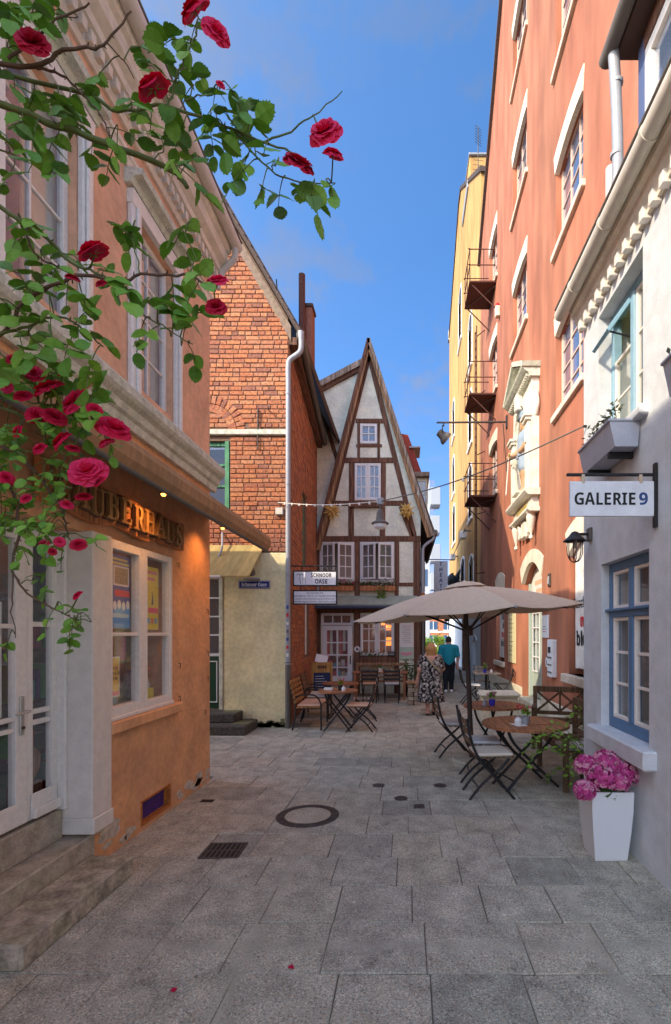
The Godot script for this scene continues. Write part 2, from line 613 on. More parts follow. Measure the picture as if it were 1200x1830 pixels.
	M.awning_yellow = mat(lin(0.40, 0.28, 0.10), 0.9, T.streak, 0.9)
	M.sign_wood = mat(lin(0.40, 0.145, 0.048), 0.5, T.wood, 1.6, T.bump, 0.3)
	M.sign_letter = mat(lin(0.50, 0.215, 0.08), 0.5, T.wood, 1.6)
	M.metal = mat(lin(0.55, 0.54, 0.52), 0.3)
	M.metal.metallic = 0.8
	M.canvas = mat(lin(0.62, 0.505, 0.37), 0.92, T.plaster_fine, 1.6)
	M.canvas.backlight_enabled = true
	M.canvas.backlight = lin(0.22, 0.17, 0.11)
	M.pole = mat(lin(0.05, 0.032, 0.024), 0.55)
	M.table_wood = mat(lin(0.33, 0.135, 0.06), 0.5, T.wood, 2.0)
	M.teak = mat(lin(0.15, 0.092, 0.05), 0.7, T.wood, 2.0)
	M.slat_orange = mat(lin(0.50, 0.19, 0.055), 0.55, T.wood, 2.0)
	M.cushion = mat(lin(0.66, 0.58, 0.46), 0.95, T.plaster_fine, 3.0)
	M.cushion_grey = mat(lin(0.58, 0.58, 0.58), 0.95, T.plaster_fine, 3.0)
	M.cushion_peach = mat(lin(0.66, 0.40, 0.26), 0.95, T.plaster_fine, 3.0)
	M.pot_white = mat(lin(0.70, 0.71, 0.72), 0.35)
	M.pot_blue = mat(lin(0.05, 0.04, 0.42), 0.3)
	M.soil = mat(lin(0.03, 0.022, 0.016), 0.95)  # potting earth; also used to paint the dark inside the drain openings
	M.stone = mat(lin(0.30, 0.24, 0.16), 0.92, T.dirt, 2.0)
	M.gold = mat(lin(0.62, 0.42, 0.13), 0.5)
	M.rose_stem = mat(lin(0.10, 0.13, 0.035), 0.6, T.plaster_fine, 8.0)
	M.rose_bark = mat(lin(0.11, 0.065, 0.04), 0.8, T.plaster_fine, 8.0)
	M.rose_leaf = [leaf_mat(lin(0.15, 0.31, 0.035)), leaf_mat(lin(0.10, 0.235, 0.03)), leaf_mat(lin(0.215, 0.385, 0.05)), leaf_mat(lin(0.13, 0.25, 0.075), 0.38)]
	M.petal = [leaf_mat(lin(0.70, 0.013, 0.09), 0.6), leaf_mat(lin(0.50, 0.006, 0.045), 0.6), leaf_mat(lin(0.78, 0.035, 0.15), 0.6)]
	M.hydrangea = [leaf_mat(lin(0.74, 0.13, 0.40), 0.7), leaf_mat(lin(0.52, 0.05, 0.25), 0.7), leaf_mat(lin(0.84, 0.46, 0.60), 0.7)]
	M.green_leaf = leaf_mat(lin(0.05, 0.12, 0.025))
	M.bush = leaf_mat(lin(0.20, 0.34, 0.05))
	M.skin = mat(lin(0.56, 0.30, 0.22), 0.6)
	M.dress = mat(Color.WHITE, 0.9, T.print, 2.2)
	M.hair_blond = mat(lin(0.42, 0.21, 0.075), 0.6, T.plaster_fine, 8.0)
	M.hair_dark = mat(lin(0.03, 0.02, 0.015), 0.7)
	M.teal = mat(lin(0.012, 0.23, 0.30), 0.9, T.plaster_fine, 3.0)
	M.navy = mat(lin(0.012, 0.014, 0.022), 0.9)
	M.shoe_white = mat(lin(0.7, 0.7, 0.7), 0.6)
	M.strap = mat(lin(0.42, 0.34, 0.22), 0.8)
	M.paper = mat(lin(0.72, 0.70, 0.65), 0.8)
	M.chalk = mat(lin(0.02, 0.03, 0.09), 0.7, T.grain, 4.0)
	M.violet = mat(lin(0.075, 0.03, 0.20), 0.7, T.plaster, 2.0)
	M.rust_orange = mat(lin(0.50, 0.14, 0.03), 0.8, T.dirt, 3.0)
	M.peel = mat(lin(0.56, 0.48, 0.38), 0.95, T.soft_dirt, 3.0)
	M.moss = mat(lin(0.16, 0.155, 0.08), 0.98, T.dirt, 5.0)
	M.statue_blue = mat(lin(0.26, 0.32, 0.38), 0.7, T.plaster_fine, 3.0)
	M.statue_brown = mat(lin(0.45, 0.26, 0.14), 0.7, T.plaster_fine, 3.0)
	M.niche = mat(lin(0.70, 0.64, 0.52), 0.88, T.plaster, 0.9)
	M.door_green = mat(lin(0.36, 0.42, 0.36), 0.6, T.plaster_fine, 1.0)
	M.banner = mat(lin(0.72, 0.69, 0.63), 0.9, T.plaster, 0.6, T.bump_wave, 0.5)
	M.print_red = mat(lin(0.55, 0.02, 0.03), 0.7)
	M.bulb = glow(Color(1.0, 0.62, 0.25), 3.0)

# ---------------------------------------------------------------- camera, sky, sun
func make_light() -> void:
	var cam := Camera3D.new()
	cam.name = "camera"
	cam.projection = Camera3D.PROJECTION_FRUSTUM
	cam.near = 0.1
	cam.far = 800.0
	cam.size = 0.1 * 1830.0 / 900.0
	cam.frustum_offset = Vector2(-0.1 * 127.0 / 900.0, 0.1 * 216.0 / 900.0)
	cam.position = Vector3(0, 1.8, 0)
	add_child(cam)
	cam.current = true
	# clear sky: pale at the horizon and round the sun, deepest blue away from it, with thin wisps of cloud
	var to_sun := Vector3(-10, 8.3, 8.0).normalized()
	var f := FastNoiseLite.new()
	f.seed = 4
	f.frequency = 0.012
	f.fractal_octaves = 5
	f.domain_warp_enabled = true
	f.domain_warp_amplitude = 40.0
	var im := Image.create(1024, 512, false, Image.FORMAT_RGBF)
	for y in 512:
		var el := (0.5 - (y + 0.5) / 512.0) * PI
		for x in 1024:
			if el < -0.02:
				im.set_pixel(x, y, Color(0.06, 0.055, 0.05))
				continue
			var az := (x + 0.5) / 1024.0 * TAU
			var p := Vector3(cos(el) * sin(az), sin(el), -cos(el) * cos(az))
			var chi := acos(clampf(p.dot(to_sun), -1, 1))
			# CIE standard sky, type 15: bluish white with a broad solar corona
			var grad := 1.0 - exp(-0.22 / maxf(sin(el), 0.08))
			var scatter := minf(1.0 + 24.0 * (exp(-2.8 * chi) - 0.0123) + 0.15 * cos(chi) ** 2, 12.0)
			var lum := SKY * grad * scatter / 0.32
			var pale := clampf(0.0 + 0.75 * exp(-maxf(el, 0.0) / 0.17) + 1.25 * exp(-chi / 0.85) - 0.10, 0.0, 1.0)
			var c := Color(0.10, 0.375, 1.0).lerp(Color(1.0, 0.97, 0.90) * 0.62, pale) / lerpf(0.39, 0.60, pale)
			var wisp := clampf(f.get_noise_3dv(Vector3(p.x, p.y * 2.6, p.z) * 190.0) * 1.7 + 0.02, 0.0, 1.0) * 0.45
			im.set_pixel(x, y, c.lerp(Color(1, 1, 1.05), wisp) * lum)
	var sky := PanoramaSkyMaterial.new()
	sky.panorama = ImageTexture.create_from_image(im)
	var env := Environment.new()
	env.background_mode = Environment.BG_SKY
	env.sky = Sky.new()
	env.sky.sky_material = sky
	env.background_energy_multiplier = 1.0
	env.tonemap_mode = Environment.TONE_MAPPER_LINEAR
	env.tonemap_exposure = EXPOSURE
	env.sdfgi_enabled = true
	env.ssao_enabled = true
	env.ssil_enabled = true
	var we := WorldEnvironment.new()
	we.name = "environment"
	we.environment = env
	add_child(we)
	var sun := DirectionalLight3D.new()
	sun.name = "sun"
	sun.light_energy = SUN
	sun.light_color = Color(1.0, 0.93, 0.82)
	sun.light_angular_distance = 0.5
	sun.shadow_enabled = true
	sun.look_at_from_position(Vector3(-10, 8.3, 8.0), Vector3.ZERO)
	add_child(sun)

const SKY := 0.135
const EXPOSURE := 2.95
const SUN := 0.6

func lamp(parent: Node3D, where: Vector3, energy: float, c := Color(1.0, 0.7, 0.4), size := 0.03) -> void:
	var l := OmniLight3D.new()
	l.name = "lamp_light"
	l.position = where
	l.light_color = c
	l.light_energy = energy
	l.light_size = size
	l.omni_range = 20.0
	l.omni_attenuation = 2.0
	l.shadow_enabled = true
	parent.add_child(l, true)

# ---------------------------------------------------------------- ground
func make_ground() -> void:
	var g := MB.new()
	g.quad(V(-150, -0.009, 150), V(150, -0.009, 150), V(150, -0.009, -300), V(-150, -0.009, -300))
	var go := obj("ground", g, M.joint, self)
	go.set_meta("kind", "structure")
	var pav := setting("pavement")
	# a handful of slab shapes, each with its own worn corners and slight tilt
	var r := RandomNumberGenerator.new()
	r.seed = 11
	var count := 0
	var rest := MB.new()
	rest.tinted = true
	var d := 1.72
	var row := 0
	while d < 22.0:
		var deep := 0.46 + r.randf_range(-0.012, 0.012)
		var x := -2.42 + r.randf_range(-0.35, 0.0)
		if d > 6.2: x = -4.3
		var x_end := 1.86 if d < 5.2 else 2.85
		while x < x_end:
			var wide: float = [0.46, 0.5, 0.5, 0.56, 0.66, 0.4][r.randi() % 6] * r.randf_range(0.95, 1.05)
			var x1 := minf(x + wide, x_end)
			if x_end - x1 < 0.14: x1 = x_end
			if x < -2.42 and d < 6.2 and x1 > -2.41: x = -2.42
			if x1 - x > 0.05:
				var gap := r.randf_range(0.0012, 0.0035)
				var lo := V(-(x1 - x) / 2 + gap, -0.06, -deep / 2 + gap)
				var hi := V((x1 - x) / 2 - gap, 0.0, deep / 2 - gap)
				var xf := Transform3D(Basis.from_euler(Vector3(r.randfn() * 0.004, r.randf_range(-0.006, 0.006), r.randfn() * 0.004)), V((x + x1) / 2, r.randf_range(-0.0035, 0.0035), -(d + deep / 2)))
				var kind: int = [0, 0, 1, 1, 2, 2, 3, 4, 4, 5][r.randi() % 10]
				if x > x_end or (d > 6.0 and x1 < -4.2):
					pass
				elif count < 296 and not (x1 < -2.4 and d < 6.3):
					obj("paving_slab", a_box(lo, hi, r.randf_range(0.003, 0.006)), M.slab[kind], pav, xf)
					count += 1
				else:
					rest.col = Color(1, 1, 1) * r.randf_range(0.75, 1.0)
					rest.xf = xf
					rest.box(lo, hi)
			x = x1
		d += deep
		row += 1
	var far_mat: StandardMaterial3D = M.slab[1].duplicate()
	far_mat.vertex_color_use_as_albedo = true
	stuff(obj("far_paving", rest, far_mat, pav))
	var lane := MB.new()
	lane.quad(V(-6, -0.004, -21.9), V(2.86, -0.004, -21.9), V(12, -0.004, -90), V(-14, -0.004, -90))
	var lo2 := obj("lane", lane, M.slab[3], self)
	lo2.set_meta("kind", "structure")
	# round manhole cover: iron ring with a cement filled lid
	var mh := thing("manhole_cover", "large round manhole cover with iron ring and cement filled middle", "manhole", at(-0.97, 0, -4.95))
	var ring := MB.new()
	ring.lathe([Vector2(0.30, -0.02), Vector2(0.305, 0.008), Vector2(0.295, 0.011), Vector2(0.262, 0.011), Vector2(0.258, 0.005), Vector2(0.250, 0.005), Vector2(0.246, 0.011), Vector2(0.225, 0.011), Vector2(0.222, 0.0)], 48)
	obj("iron_ring", ring, M.cast_iron, mh)
	for k in 40:
		var t := TAU * k / 40
		obj("tread_stud", a_box(V(-0.012, 0.010, -0.008), V(0.012, 0.015, 0.008), 0.002), M.cast_iron, mh, Transform3D(Basis(Vector3.UP, t + PI / 2), V(cos(t) * 0.279, 0, -sin(t) * 0.279)))
	var lid := MB.new()
	lid.lathe([Vector2(0.224, 0.0), Vector2(0.222, 0.008), Vector2(0.0, 0.009)], 40)
	obj("lid", lid, M.slab[4], mh)
	# square drain grate
	var gr := thing("drain_grate", "square iron drain grate with two rows of slots in the paving", "drain", at(-1.51, 0, -4.16, 0.04, 0.84))
	var gf := MB.new()
	gf.bev(V(-0.19, -0.02, -0.18), V(-0.165, 0.009, 0.18), 0.003)
	gf.bev(V(0.165, -0.02, -0.18), V(0.19, 0.009, 0.18), 0.003)
	gf.bev(V(-0.165, -0.02, -0.18), V(0.165, 0.009, -0.155), 0.003)
	gf.bev(V(-0.165, -0.02, 0.155), V(0.165, 0.009, 0.18), 0.003)
	gf.bev(V(-0.165, -0.02, -0.014), V(0.165, 0.008, 0.014), 0.003)
	obj("frame", gf, M.cast_iron, gr)
	obj("painted_pit_dark", a_box(V(-0.164, 0.001, -0.154), V(0.164, 0.004, 0.154)), M.soil, gr)  # flat sheet on the paving, its dark colour painted as shade below the bars
	for k in 7:
		var bx := -0.165 + 0.33 * (k + 0.5) / 7.0
		obj("grate_bar", a_box(V(bx - 0.012, 0.004, -0.155), V(bx + 0.012, 0.0085, 0.155), 0.002), M.cast_iron, gr)
	var caps := [[-0.33, 5.93, "small round iron cap beside the square one, farthest from the parasol"], [-0.061, 5.47, "small round iron cap nearest to the small square cover"], [0.392, 5.93, "small round iron cap nearest to the folding chairs"]]
	for c in caps:
		var cp := MB.new()
		cp.lathe([Vector2(0.074, -0.01), Vector2(0.074, 0.007), Vector2(0.066, 0.009), Vector2(0.063, 0.006), Vector2(0.02, 0.006), Vector2(0.018, 0.009), Vector2(0.0, 0.009)], 24)
		var o := obj(numbered("valve_cap"), cp, M.cast_iron, self, at(c[0], 0, -c[1]))
		tag(o, c[2], "valve cap", "small iron caps in the paving")
	var sq := MB.new()
	sq.bev(V(-0.055, -0.01, -0.055), V(0.055, 0.008, 0.055), 0.003)
	sq.bev(V(-0.02, 0.008, -0.006), V(0.02, 0.0105, 0.006), 0.001)
	tag(obj(numbered("square_cover"), sq, M.cast_iron, self, at(0.13, 0, -5.22)), "small square iron cover set into the paving", "cover")
	# broken drain inlet at the foot of the orange wall
	var bi := thing("wall_drain", "small broken drain inlet in the paving at the orange wall", "drain", at(-2.13, 0, -5.38))
	obj("painted_pit_dark", a_box(V(-0.07, 0.001, -0.05), V(0.07, 0.004, 0.05)), M.soil, bi)  # dark sheet painted for the depth of the inlet, no real hole beneath
	var rim := MB.new()
	rim.bev(V(-0.13, -0.01, -0.09), V(-0.07, 0.009, 0.09), 0.004)
	rim.bev(V(0.07, -0.01, -0.09), V(0.11, 0.007, 0.09), 0.004)
	rim.bev(V(-0.07, -0.01, 0.05), V(0.07, 0.008, 0.09), 0.004)
	obj("rim", rim, M.slab[3], bi)
	# fallen petals and paper scraps
	var bits := [[-1.17, 2.53, 1, "pink rose petal lying on the paving near the steps"], [-0.62, 2.70, 1, "pink rose petal lying at the raised slab edge"], [-0.35, 3.35, 0, "small white scrap lying on the bare paving"], [0.02, 5.75, 0, "tiny white scrap lying between the iron caps"], [0.62, 3.2, 0, "small pale scrap on the paving before the white planter"]]
	for b in bits:
		var pb := MB.new()
		var s := 0.016 if b[2] else 0.011
		pb.smooth_quad([V(-s, 0.006, s), V(s, 0.012, s * 0.7), V(s * 0.8, 0.007, -s), V(-s * 0.6, 0.013, -s)], [Vector3.UP, Vector3.UP, Vector3.UP, Vector3.UP])
		pb.smooth_quad([V(-s * 0.6, 0.0125, -s), V(s * 0.8, 0.0065, -s), V(s, 0.0115, s * 0.7), V(-s, 0.0055, s)], [Vector3.DOWN, Vector3.DOWN, Vector3.DOWN, Vector3.DOWN])
		tag(obj(numbered("fallen_petal" if b[2] else "paper_scrap"), pb, M.petal[0] if b[2] else M.paper, self, at(b[0], 0, -b[1], b[0] * 7)), b[3], "petal" if b[2] else "scrap")

# ---------------------------------------------------------------- orange shop house on the left
func make_orange_house() -> void:
	var h := thing("orange_house", "orange plastered shop house with cream cornices and wooden shop sign", "house", frame_left(-2.4))
	var lower := MB.new()
	lower.wall(-4.0, 6.14, 0.0, [Vector2(-4, 3.56), Vector2(6.14, 3.56)], [{"u0": 2.3, "u1": 3.78, "v0": 0.28, "v1": 2.55}, {"u0": 3.985, "u1": 5.10, "v0": 1.10, "v1": 2.57}, {"u0": 4.56, "u1": 5.10, "v0": 0.06, "v1": 0.26}], 0.3)
	obj("wall", lower, M.orange_low, h)
	var upper := MB.new()
	upper.wall(-4.0, 6.14, 3.56, [Vector2(-4, 6.2), Vector2(6.14, 6.2)], [{"u0": 2.95, "u1": 3.66, "v0": 4.0, "v1": 5.5}, {"u0": 4.45, "u1": 5.16, "v0": 4.0, "v1": 5.5}], 0.3)
	obj("wall", upper, M.orange, h)
	# closed shell: gable ends, rear, floors, flat roof
	var sh := MB.new()
	sh.box(V(-4.0, 0, -7.2), V(6.14, 6.4, -6.95))
	sh.box(V(-4.0, 0, -6.95), V(-3.75, 6.4, -0.3))
	sh.box(V(5.89, 0, -6.95), V(6.14, 6.4, -0.3))
	obj("rear_wall", sh, M.orange, h)
	var fl := MB.new()
	fl.box(V(-3.75, 3.3, -6.95), V(5.89, 3.5, -0.31))
	obj("floor_slab", fl, M.room_warm, h)
	obj("roof", a_box(V(-4.1, 6.42, -7.3), V(6.2, 6.6, 0.12)), M.tile_dark, h)
	# string course and main cornice
	var band := MB.new()
	band.mould([Vector2(3.53, 0), Vector2(3.53, 0.05), Vector2(3.60, 0.06), Vector2(3.62, 0.09), Vector2(3.68, 0.10), Vector2(3.71, 0.14), Vector2(3.74, 0.16), Vector2(3.80, 0.16), Vector2(3.84, 0.13), Vector2(3.86, 0.0)], -4.05, 6.22)
	obj("string_course", band, M.cream_dirty, h)
	var arch := MB.new()
	arch.mould([Vector2(5.78, 0), Vector2(5.78, 0.025), Vector2(5.85, 0.03), Vector2(5.86, 0.045), Vector2(5.90, 0.045), Vector2(5.90, 0.0)], -4.05, 6.18)
	obj("architrave", arch, M.cream_trim, h)
	var cor := MB.new()
	cor.mould([Vector2(6.08, 0), Vector2(6.08, 0.03), Vector2(6.12, 0.05), Vector2(6.22, 0.05), Vector2(6.24, 0.11), Vector2(6.30, 0.12), Vector2(6.34, 0.19), Vector2(6.44, 0.20), Vector2(6.46, 0.24), Vector2(6.56, 0.25), Vector2(6.56, 0.12), Vector2(6.42, 0.12), Vector2(6.2, 0.0)], -4.05, 6.2)
	obj("cornice", cor, M.cream_trim, h)
	var den := MB.new()
	var u := 2.0
	while u < 6.15:
		den.box(V(u, 6.13, 0.05), V(u + 0.055, 6.215, 0.10))
		u += 0.105
	stuff(obj("dentils", den, M.cream_trim, h))
	var gut := MB.new()
	gut.tube([V(-4.1, 6.58, 0.30), V(6.24, 6.56, 0.30)], 0.068, 0.068, 14)
	obj("gutter", gut, M.gutter_white, h)
	obj("gutter_rim", a_tube([V(-4.1, 6.645, 0.355), V(6.24, 6.625, 0.355)], 0.012, 0.012, 6), M.zinc_dark, h)
	obj("downpipe", a_tube(curve([V(6.16, 6.52, 0.30), V(6.19, 6.40, 0.28), V(6.22, 6.25, 0.12), V(6.22, 6.05, 0.06)]), 0.04, 0.04, 10), M.gutter_white, h)
	# upper windows with surrounds and hoods
	for wu in [2.95, 4.45]:
		var w := window(h, wu, wu + 0.71, 4.0, 5.5, -0.06, 2, 4, M.white, M.mirror_glass, 0.05, 0.02)
		var sr := MB.new()
		sr.mould([Vector2(5.5, 0), Vector2(5.5, 0.05), Vector2(5.62, 0.06), Vector2(5.62, 0.0)], wu - 0.13, wu + 0.84)
		sr.bev(V(wu - 0.13, 3.86, 0), V(wu - 0.005, 5.5, 0.05), 0.01)
		sr.bev(V(wu - 0.08, 3.86, 0.05), V(wu - 0.02, 5.5, 0.075), 0.01)
		sr.bev(V(wu + 0.715, 3.86, 0), V(wu + 0.84, 5.5, 0.05), 0.01)
		sr.bev(V(wu + 0.73, 3.86, 0.05), V(wu + 0.79, 5.5, 0.075), 0.01)
		obj("surround", sr, M.white, w)
		var hd := MB.new()
		hd.mould([Vector2(5.64, 0), Vector2(5.64, 0.06), Vector2(5.69, 0.08), Vector2(5.70, 0.15), Vector2(5.75, 0.16), Vector2(5.77, 0.0)], wu - 0.17, wu + 0.88)
		obj("hood", hd, M.cream_dirty, w)
		obj("curtain", a_box(V(wu + 0.37, 4.02, -0.15), V(wu + 0.69, 5.48, -0.135)), M.yellow_plaster, w)
		obj("room", a_box(V(wu - 0.3, 3.7, -1.4), V(wu + 1.1, 5.8, -1.35)), M.room_warm, w)
	# doorway pilaster, threshold and glazed double door
	var pil := MB.new()
	pil.bev(V(3.735, 0.42, -0.2), V(3.982, 2.56, 0.07), 0.006)
	pil.bev(V(3.732, 0.30, -0.2), V(3.992, 0.42, 0.082), 0.008)
	obj("door_pilaster", pil, M.post_white, h)
	obj("threshold", a_box(V(2.3, 0.281, -0.24), V(3.73, 0.50, -0.145), 0.01), M.stone_step, h)
	var door := part("door", h)
	window(door, 2.36, 3.40, 0.52, 2.52, -0.16, 1, 4, M.white, M.glass, 0.10, 0.03, 0.055, "leaf", [0.0, 0.30, 0.34, 0.68, 1.0])
	window(door, 3.405, 3.70, 0.52, 2.52, -0.165, 1, 4, M.white, M.glass, 0.055, 0.035, 0.05, "leaf", [0.09, 0.32, 0.36, 0.68, 1.0])
	var kick := MB.new()
	kick.bev(V(2.38, 0.53, -0.158), V(3.38, 0.68, -0.148), 0.004)
	kick.bev(V(3.43, 0.53, -0.163), V(3.68, 0.70, -0.152), 0.004)
	kick.bev(V(3.43, 0.53, -0.153), V(3.70, 0.60, -0.125), 0.006)
	obj("kick_board", kick, M.white, door)
	obj("door_jamb", a_box(V(3.70, 0.50, -0.2), V(3.733, 2.56, -0.11), 0.005), M.white, door)
	var hn := part("handle", door)
	obj("plate", a_box(V(3.325, 1.12, -0.158), V(3.362, 1.38, -0.148), 0.004), M.metal, hn)
	obj("lever", a_tube(curve([V(3.343, 1.28, -0.15), V(3.343, 1.28, -0.105), V(3.33, 1.28, -0.098), V(3.22, 1.275, -0.098)]), 0.009, 0.008, 8), M.metal, hn)
	obj("lock", a_tube([V(3.343, 1.17, -0.15), V(3.343, 1.17, -0.138)], 0.012, 0.012, 10), M.cast_iron, hn)
	# shop room seen through the door and window
	var room := MB.new()
	room.box(V(2.2, 0.25, -1.5), V(5.6, 3.2, -1.45))
	obj("shop_back_wall", room, M.room_warm, h)
	obj("shop_floor", a_box(V(2.2, 0.1, -1.45), V(5.6, 0.27, -0.31)), M.timber, h)
	# shop window: two sashes in a frame, sill below
	var sw := window(h, 3.99, 4.55, 1.12, 2.56, 0.03, 1, 2, M.white, M.glass, 0.075, 0.03, 0.08, "shop_window", [0.0, 0.46, 1.0])
	window(h, 4.552, 5.098, 1.12, 2.56, 0.03, 1, 2, M.white, M.glass, 0.06, 0.03, 0.08, "shop_window", [0.0, 0.46, 1.0])
	obj("sill_board", a_box(V(3.99, 1.085, -0.02), V(5.10, 1.12, 0.05), 0.006), M.white, sw)
	obj("window_sill", a_box(V(3.99, 0.985, 0.0), V(5.26, 1.084, 0.075), 0.012), M.orange_low, h)
	# patched plaster at the foot: flaked areas lie as thin scales of old render
	var r := RandomNumberGenerator.new()
	r.seed = 21
	for k in 40:
		var cu := r.randf_range(3.9, 6.1) if k > 5 else r.randf_range(3.88, 4.12)
		if cu > 4.38 and cu < 5.28: continue
		var cv := 0.04 + absf(r.randfn(0.0, 0.09)) + (0.12 if k <= 5 else 0.0)
		var poly := PackedVector2Array()
		var rad := r.randf_range(0.02, 0.06)
		for a in 9:
			var t := TAU * a / 9
			poly.append(Vector2(cu + cos(t) * rad * r.randf_range(0.8, 2.4), maxf(0.005, cv + sin(t) * rad * r.randf_range(0.5, 1.1))))
		var ch := MB.new()
		ch.prism(poly, 0.0005, 0.004 + 0.002 * (k % 3))
		obj("flaked_plaster", ch, M.peel, h)
	var vent := part("basement_vent", h)
	obj("panel", a_box(V(4.56, 0.06, -0.10), V(5.10, 0.26, -0.06)), M.violet, vent)
	var vf := MB.new()
	vf.bev(V(4.545, 0.045, -0.06), V(4.565, 0.275, 0.008), 0.003)
	vf.bev(V(5.095, 0.045, -0.06), V(5.12, 0.275, 0.008), 0.003)
	vf.bev(V(4.565, 0.045, -0.06), V(5.095, 0.065, 0.007), 0.003)
	vf.bev(V(4.565, 0.255, -0.06), V(5.095, 0.275, 0.007), 0.003)
	obj("frame", vf, M.rust_orange, vent)
	for k in 7:
		var hk := MB.new()
		hk.tube(curve([V(0, 0.03, 0.0), V(0, 0.025, 0.02), V(0, -0.03, 0.018)]), 0.004, 0.003, 6)
		hk.tube([V(-0.01, 0.0, 0.005), V(0.01, 0.0, 0.005)], 0.003, 0.003, 6)
		obj("wall_hook", hk, M.cast_iron, h, Transform3D(Basis(), [V(5.30, 1.45, 0), V(5.30, 1.10, 0), V(6.05, 1.55, 0), V(6.05, 1.25, 0), V(5.97, 0.85, 0), V(6.05, 2.05, 0), V(5.27, 2.5, 0)][k]))
	# carved wooden sign
	var sg := thing("shop_sign", "carved dark red wooden shop sign with raised letters above the shop window", "sign", frame_left(-2.4) * at(3.2, 2.62, 0))
	var poly := PackedVector2Array()
	for k in 21: poly.append(Vector2(2.06 * k / 20.0, 0.02 + 0.02 * sin(k * 0.9) + (0.03 if k > 17 else 0.0)))
	for k in 21: poly.append(Vector2(2.06 - 2.06 * k / 20.0, 0.30 + 0.012 * sin(k * 1.3 + 1)))
	var bd := MB.new()
	bd.prism(poly, 0.03, 0.075)
	obj("board", bd, M.sign_wood, sg)
	for k in 2: obj("mount", a_box(V(0.3 + k * 1.4, 0.1, 0.0), V(0.36 + k * 1.4, 0.22, 0.03)), M.iron, sg)
	var let := "ZAUBERHAUS"
	for k in 10:
		var spot := V(0.16 + k * 0.192, 0.165 + 0.008 * sin(k * 2.1), 0.079)
		lettering(let[k], 0.235, M.timber, sg, spot, 0.012, "Droid Serif", true, 0.90, "letter_ground")
		lettering(let[k], 0.205, M.sign_letter, sg, spot + V(0, 0, 0.017), 0.03, "Droid Serif", true, 0.88, "letter")
	# awning with front bar, pelmet, arms and two spot lamps
	var aw := thing("brown_awning", "half rolled brown fabric awning over the wooden shop sign", "awning", frame_left(-2.4) * at(0, 2.9, 0))
	obj("cassette", a_box(V(0.6, 0.27, 0.0), V(6.1, 0.39, 0.10), 0.02), M.zinc_dark, aw)
	var cloth := MB.new()
	var pr := []
	for k in 9:
		var t := k / 8.0
		pr.append(Vector2(lerpf(0.34, 0.06, t) - 0.02 * sin(t * PI), lerpf(0.10, 0.66, t)))
	for k in 9:
		var t := 1.0 - k / 8.0
		pr.append(Vector2(lerpf(0.34, 0.06, t) - 0.02 * sin(t * PI) + 0.01, lerpf(0.10, 0.66, t) + 0.002))
	cloth.mould(pr, 0.65, 6.12)
	obj("fabric", cloth, M.awning, aw)
	var val := MB.new()
	val.mould([Vector2(0.08, 0.655), Vector2(0.08, 0.715), Vector2(0.03, 0.735), Vector2(-0.04, 0.725), Vector2(-0.085, 0.69), Vector2(-0.09, 0.655), Vector2(-0.04, 0.64)], 0.6, 6.2)
	obj("front_roll", val, M.awning, aw)
	obj("front_bar", a_tube([V(0.6, -0.085, 0.675), V(6.24, -0.085, 0.675)], 0.02, 0.02, 8), M.zinc_dark, aw)
	for k in 2:
		var au := 2.2 + k * 3.6
		var am := MB.new()
		am.tube([V(au, 0.27, 0.08), V(au - 0.5, 0.12, 0.42)], 0.018, 0.018, 8)
		am.tube([V(au - 0.5, 0.12, 0.42), V(au, -0.02, 0.655)], 0.015, 0.015, 8)
		obj("folding_arm", am, M.iron, aw)
	obj("lamp_rail", a_tube([V(3.0, 0.16, 0.30), V(6.1, 0.14, 0.30)], 0.012, 0.012, 8), M.iron, aw)
	for k in 2:
		var lu: float = [4.35, 5.75][k]
		var sp := part("spot_lamp", aw)
		var can := MB.new()
		can.tube([V(lu, 0.15, 0.30), V(lu, 0.10, 0.30)], 0.012, 0.03, 10)
		obj("can", can, M.iron, sp)
		obj("bulb", a_tube([V(lu, 0.10, 0.30), V(lu, 0.083, 0.30)], 0.022, 0.016, 10), M.bulb, sp)
		var sl := SpotLight3D.new()
		sl.name = "spot_light"
		sl.light_color = Color(1.0, 0.68, 0.38)
		sl.light_energy = 0.14
		sl.light_size = 0.03
		sl.spot_angle = 62.0
		sl.spot_range = 12.0
		sl.spot_attenuation = 2.0
		sl.shadow_enabled = true
		sl.transform = Transform3D(Basis(Vector3.RIGHT, -PI / 2 + 0.45), V(lu, 0.075, 0.30))
		sp.add_child(sl, true)
	# stone steps
	var s1 := thing("stone_step", "long worn mossy stone step lying lowest before the shop door", "step", at(-2.2, 0, -3.2), "stone steps to the shop door")
	var st := MB.new()
	st.bev(V(-0.16, 0, -0.56), V(0.165, 0.145, 0.54), 0.014)
	obj("block", st, mat(lin(0.36, 0.31, 0.225), 0.95, T.dirt, 0.9, T.bump, 0.6), s1)
	var s2 := thing("stone_step", "upper stone step set in the recess of the shop doorway", "step", at(-2.45, 0, -3.1), "stone steps to the shop door")
	obj("block", a_box(V(-0.125, 0.0, -0.72), V(0.09, 0.282, 0.8), 0.012), M.stone_step, s2)

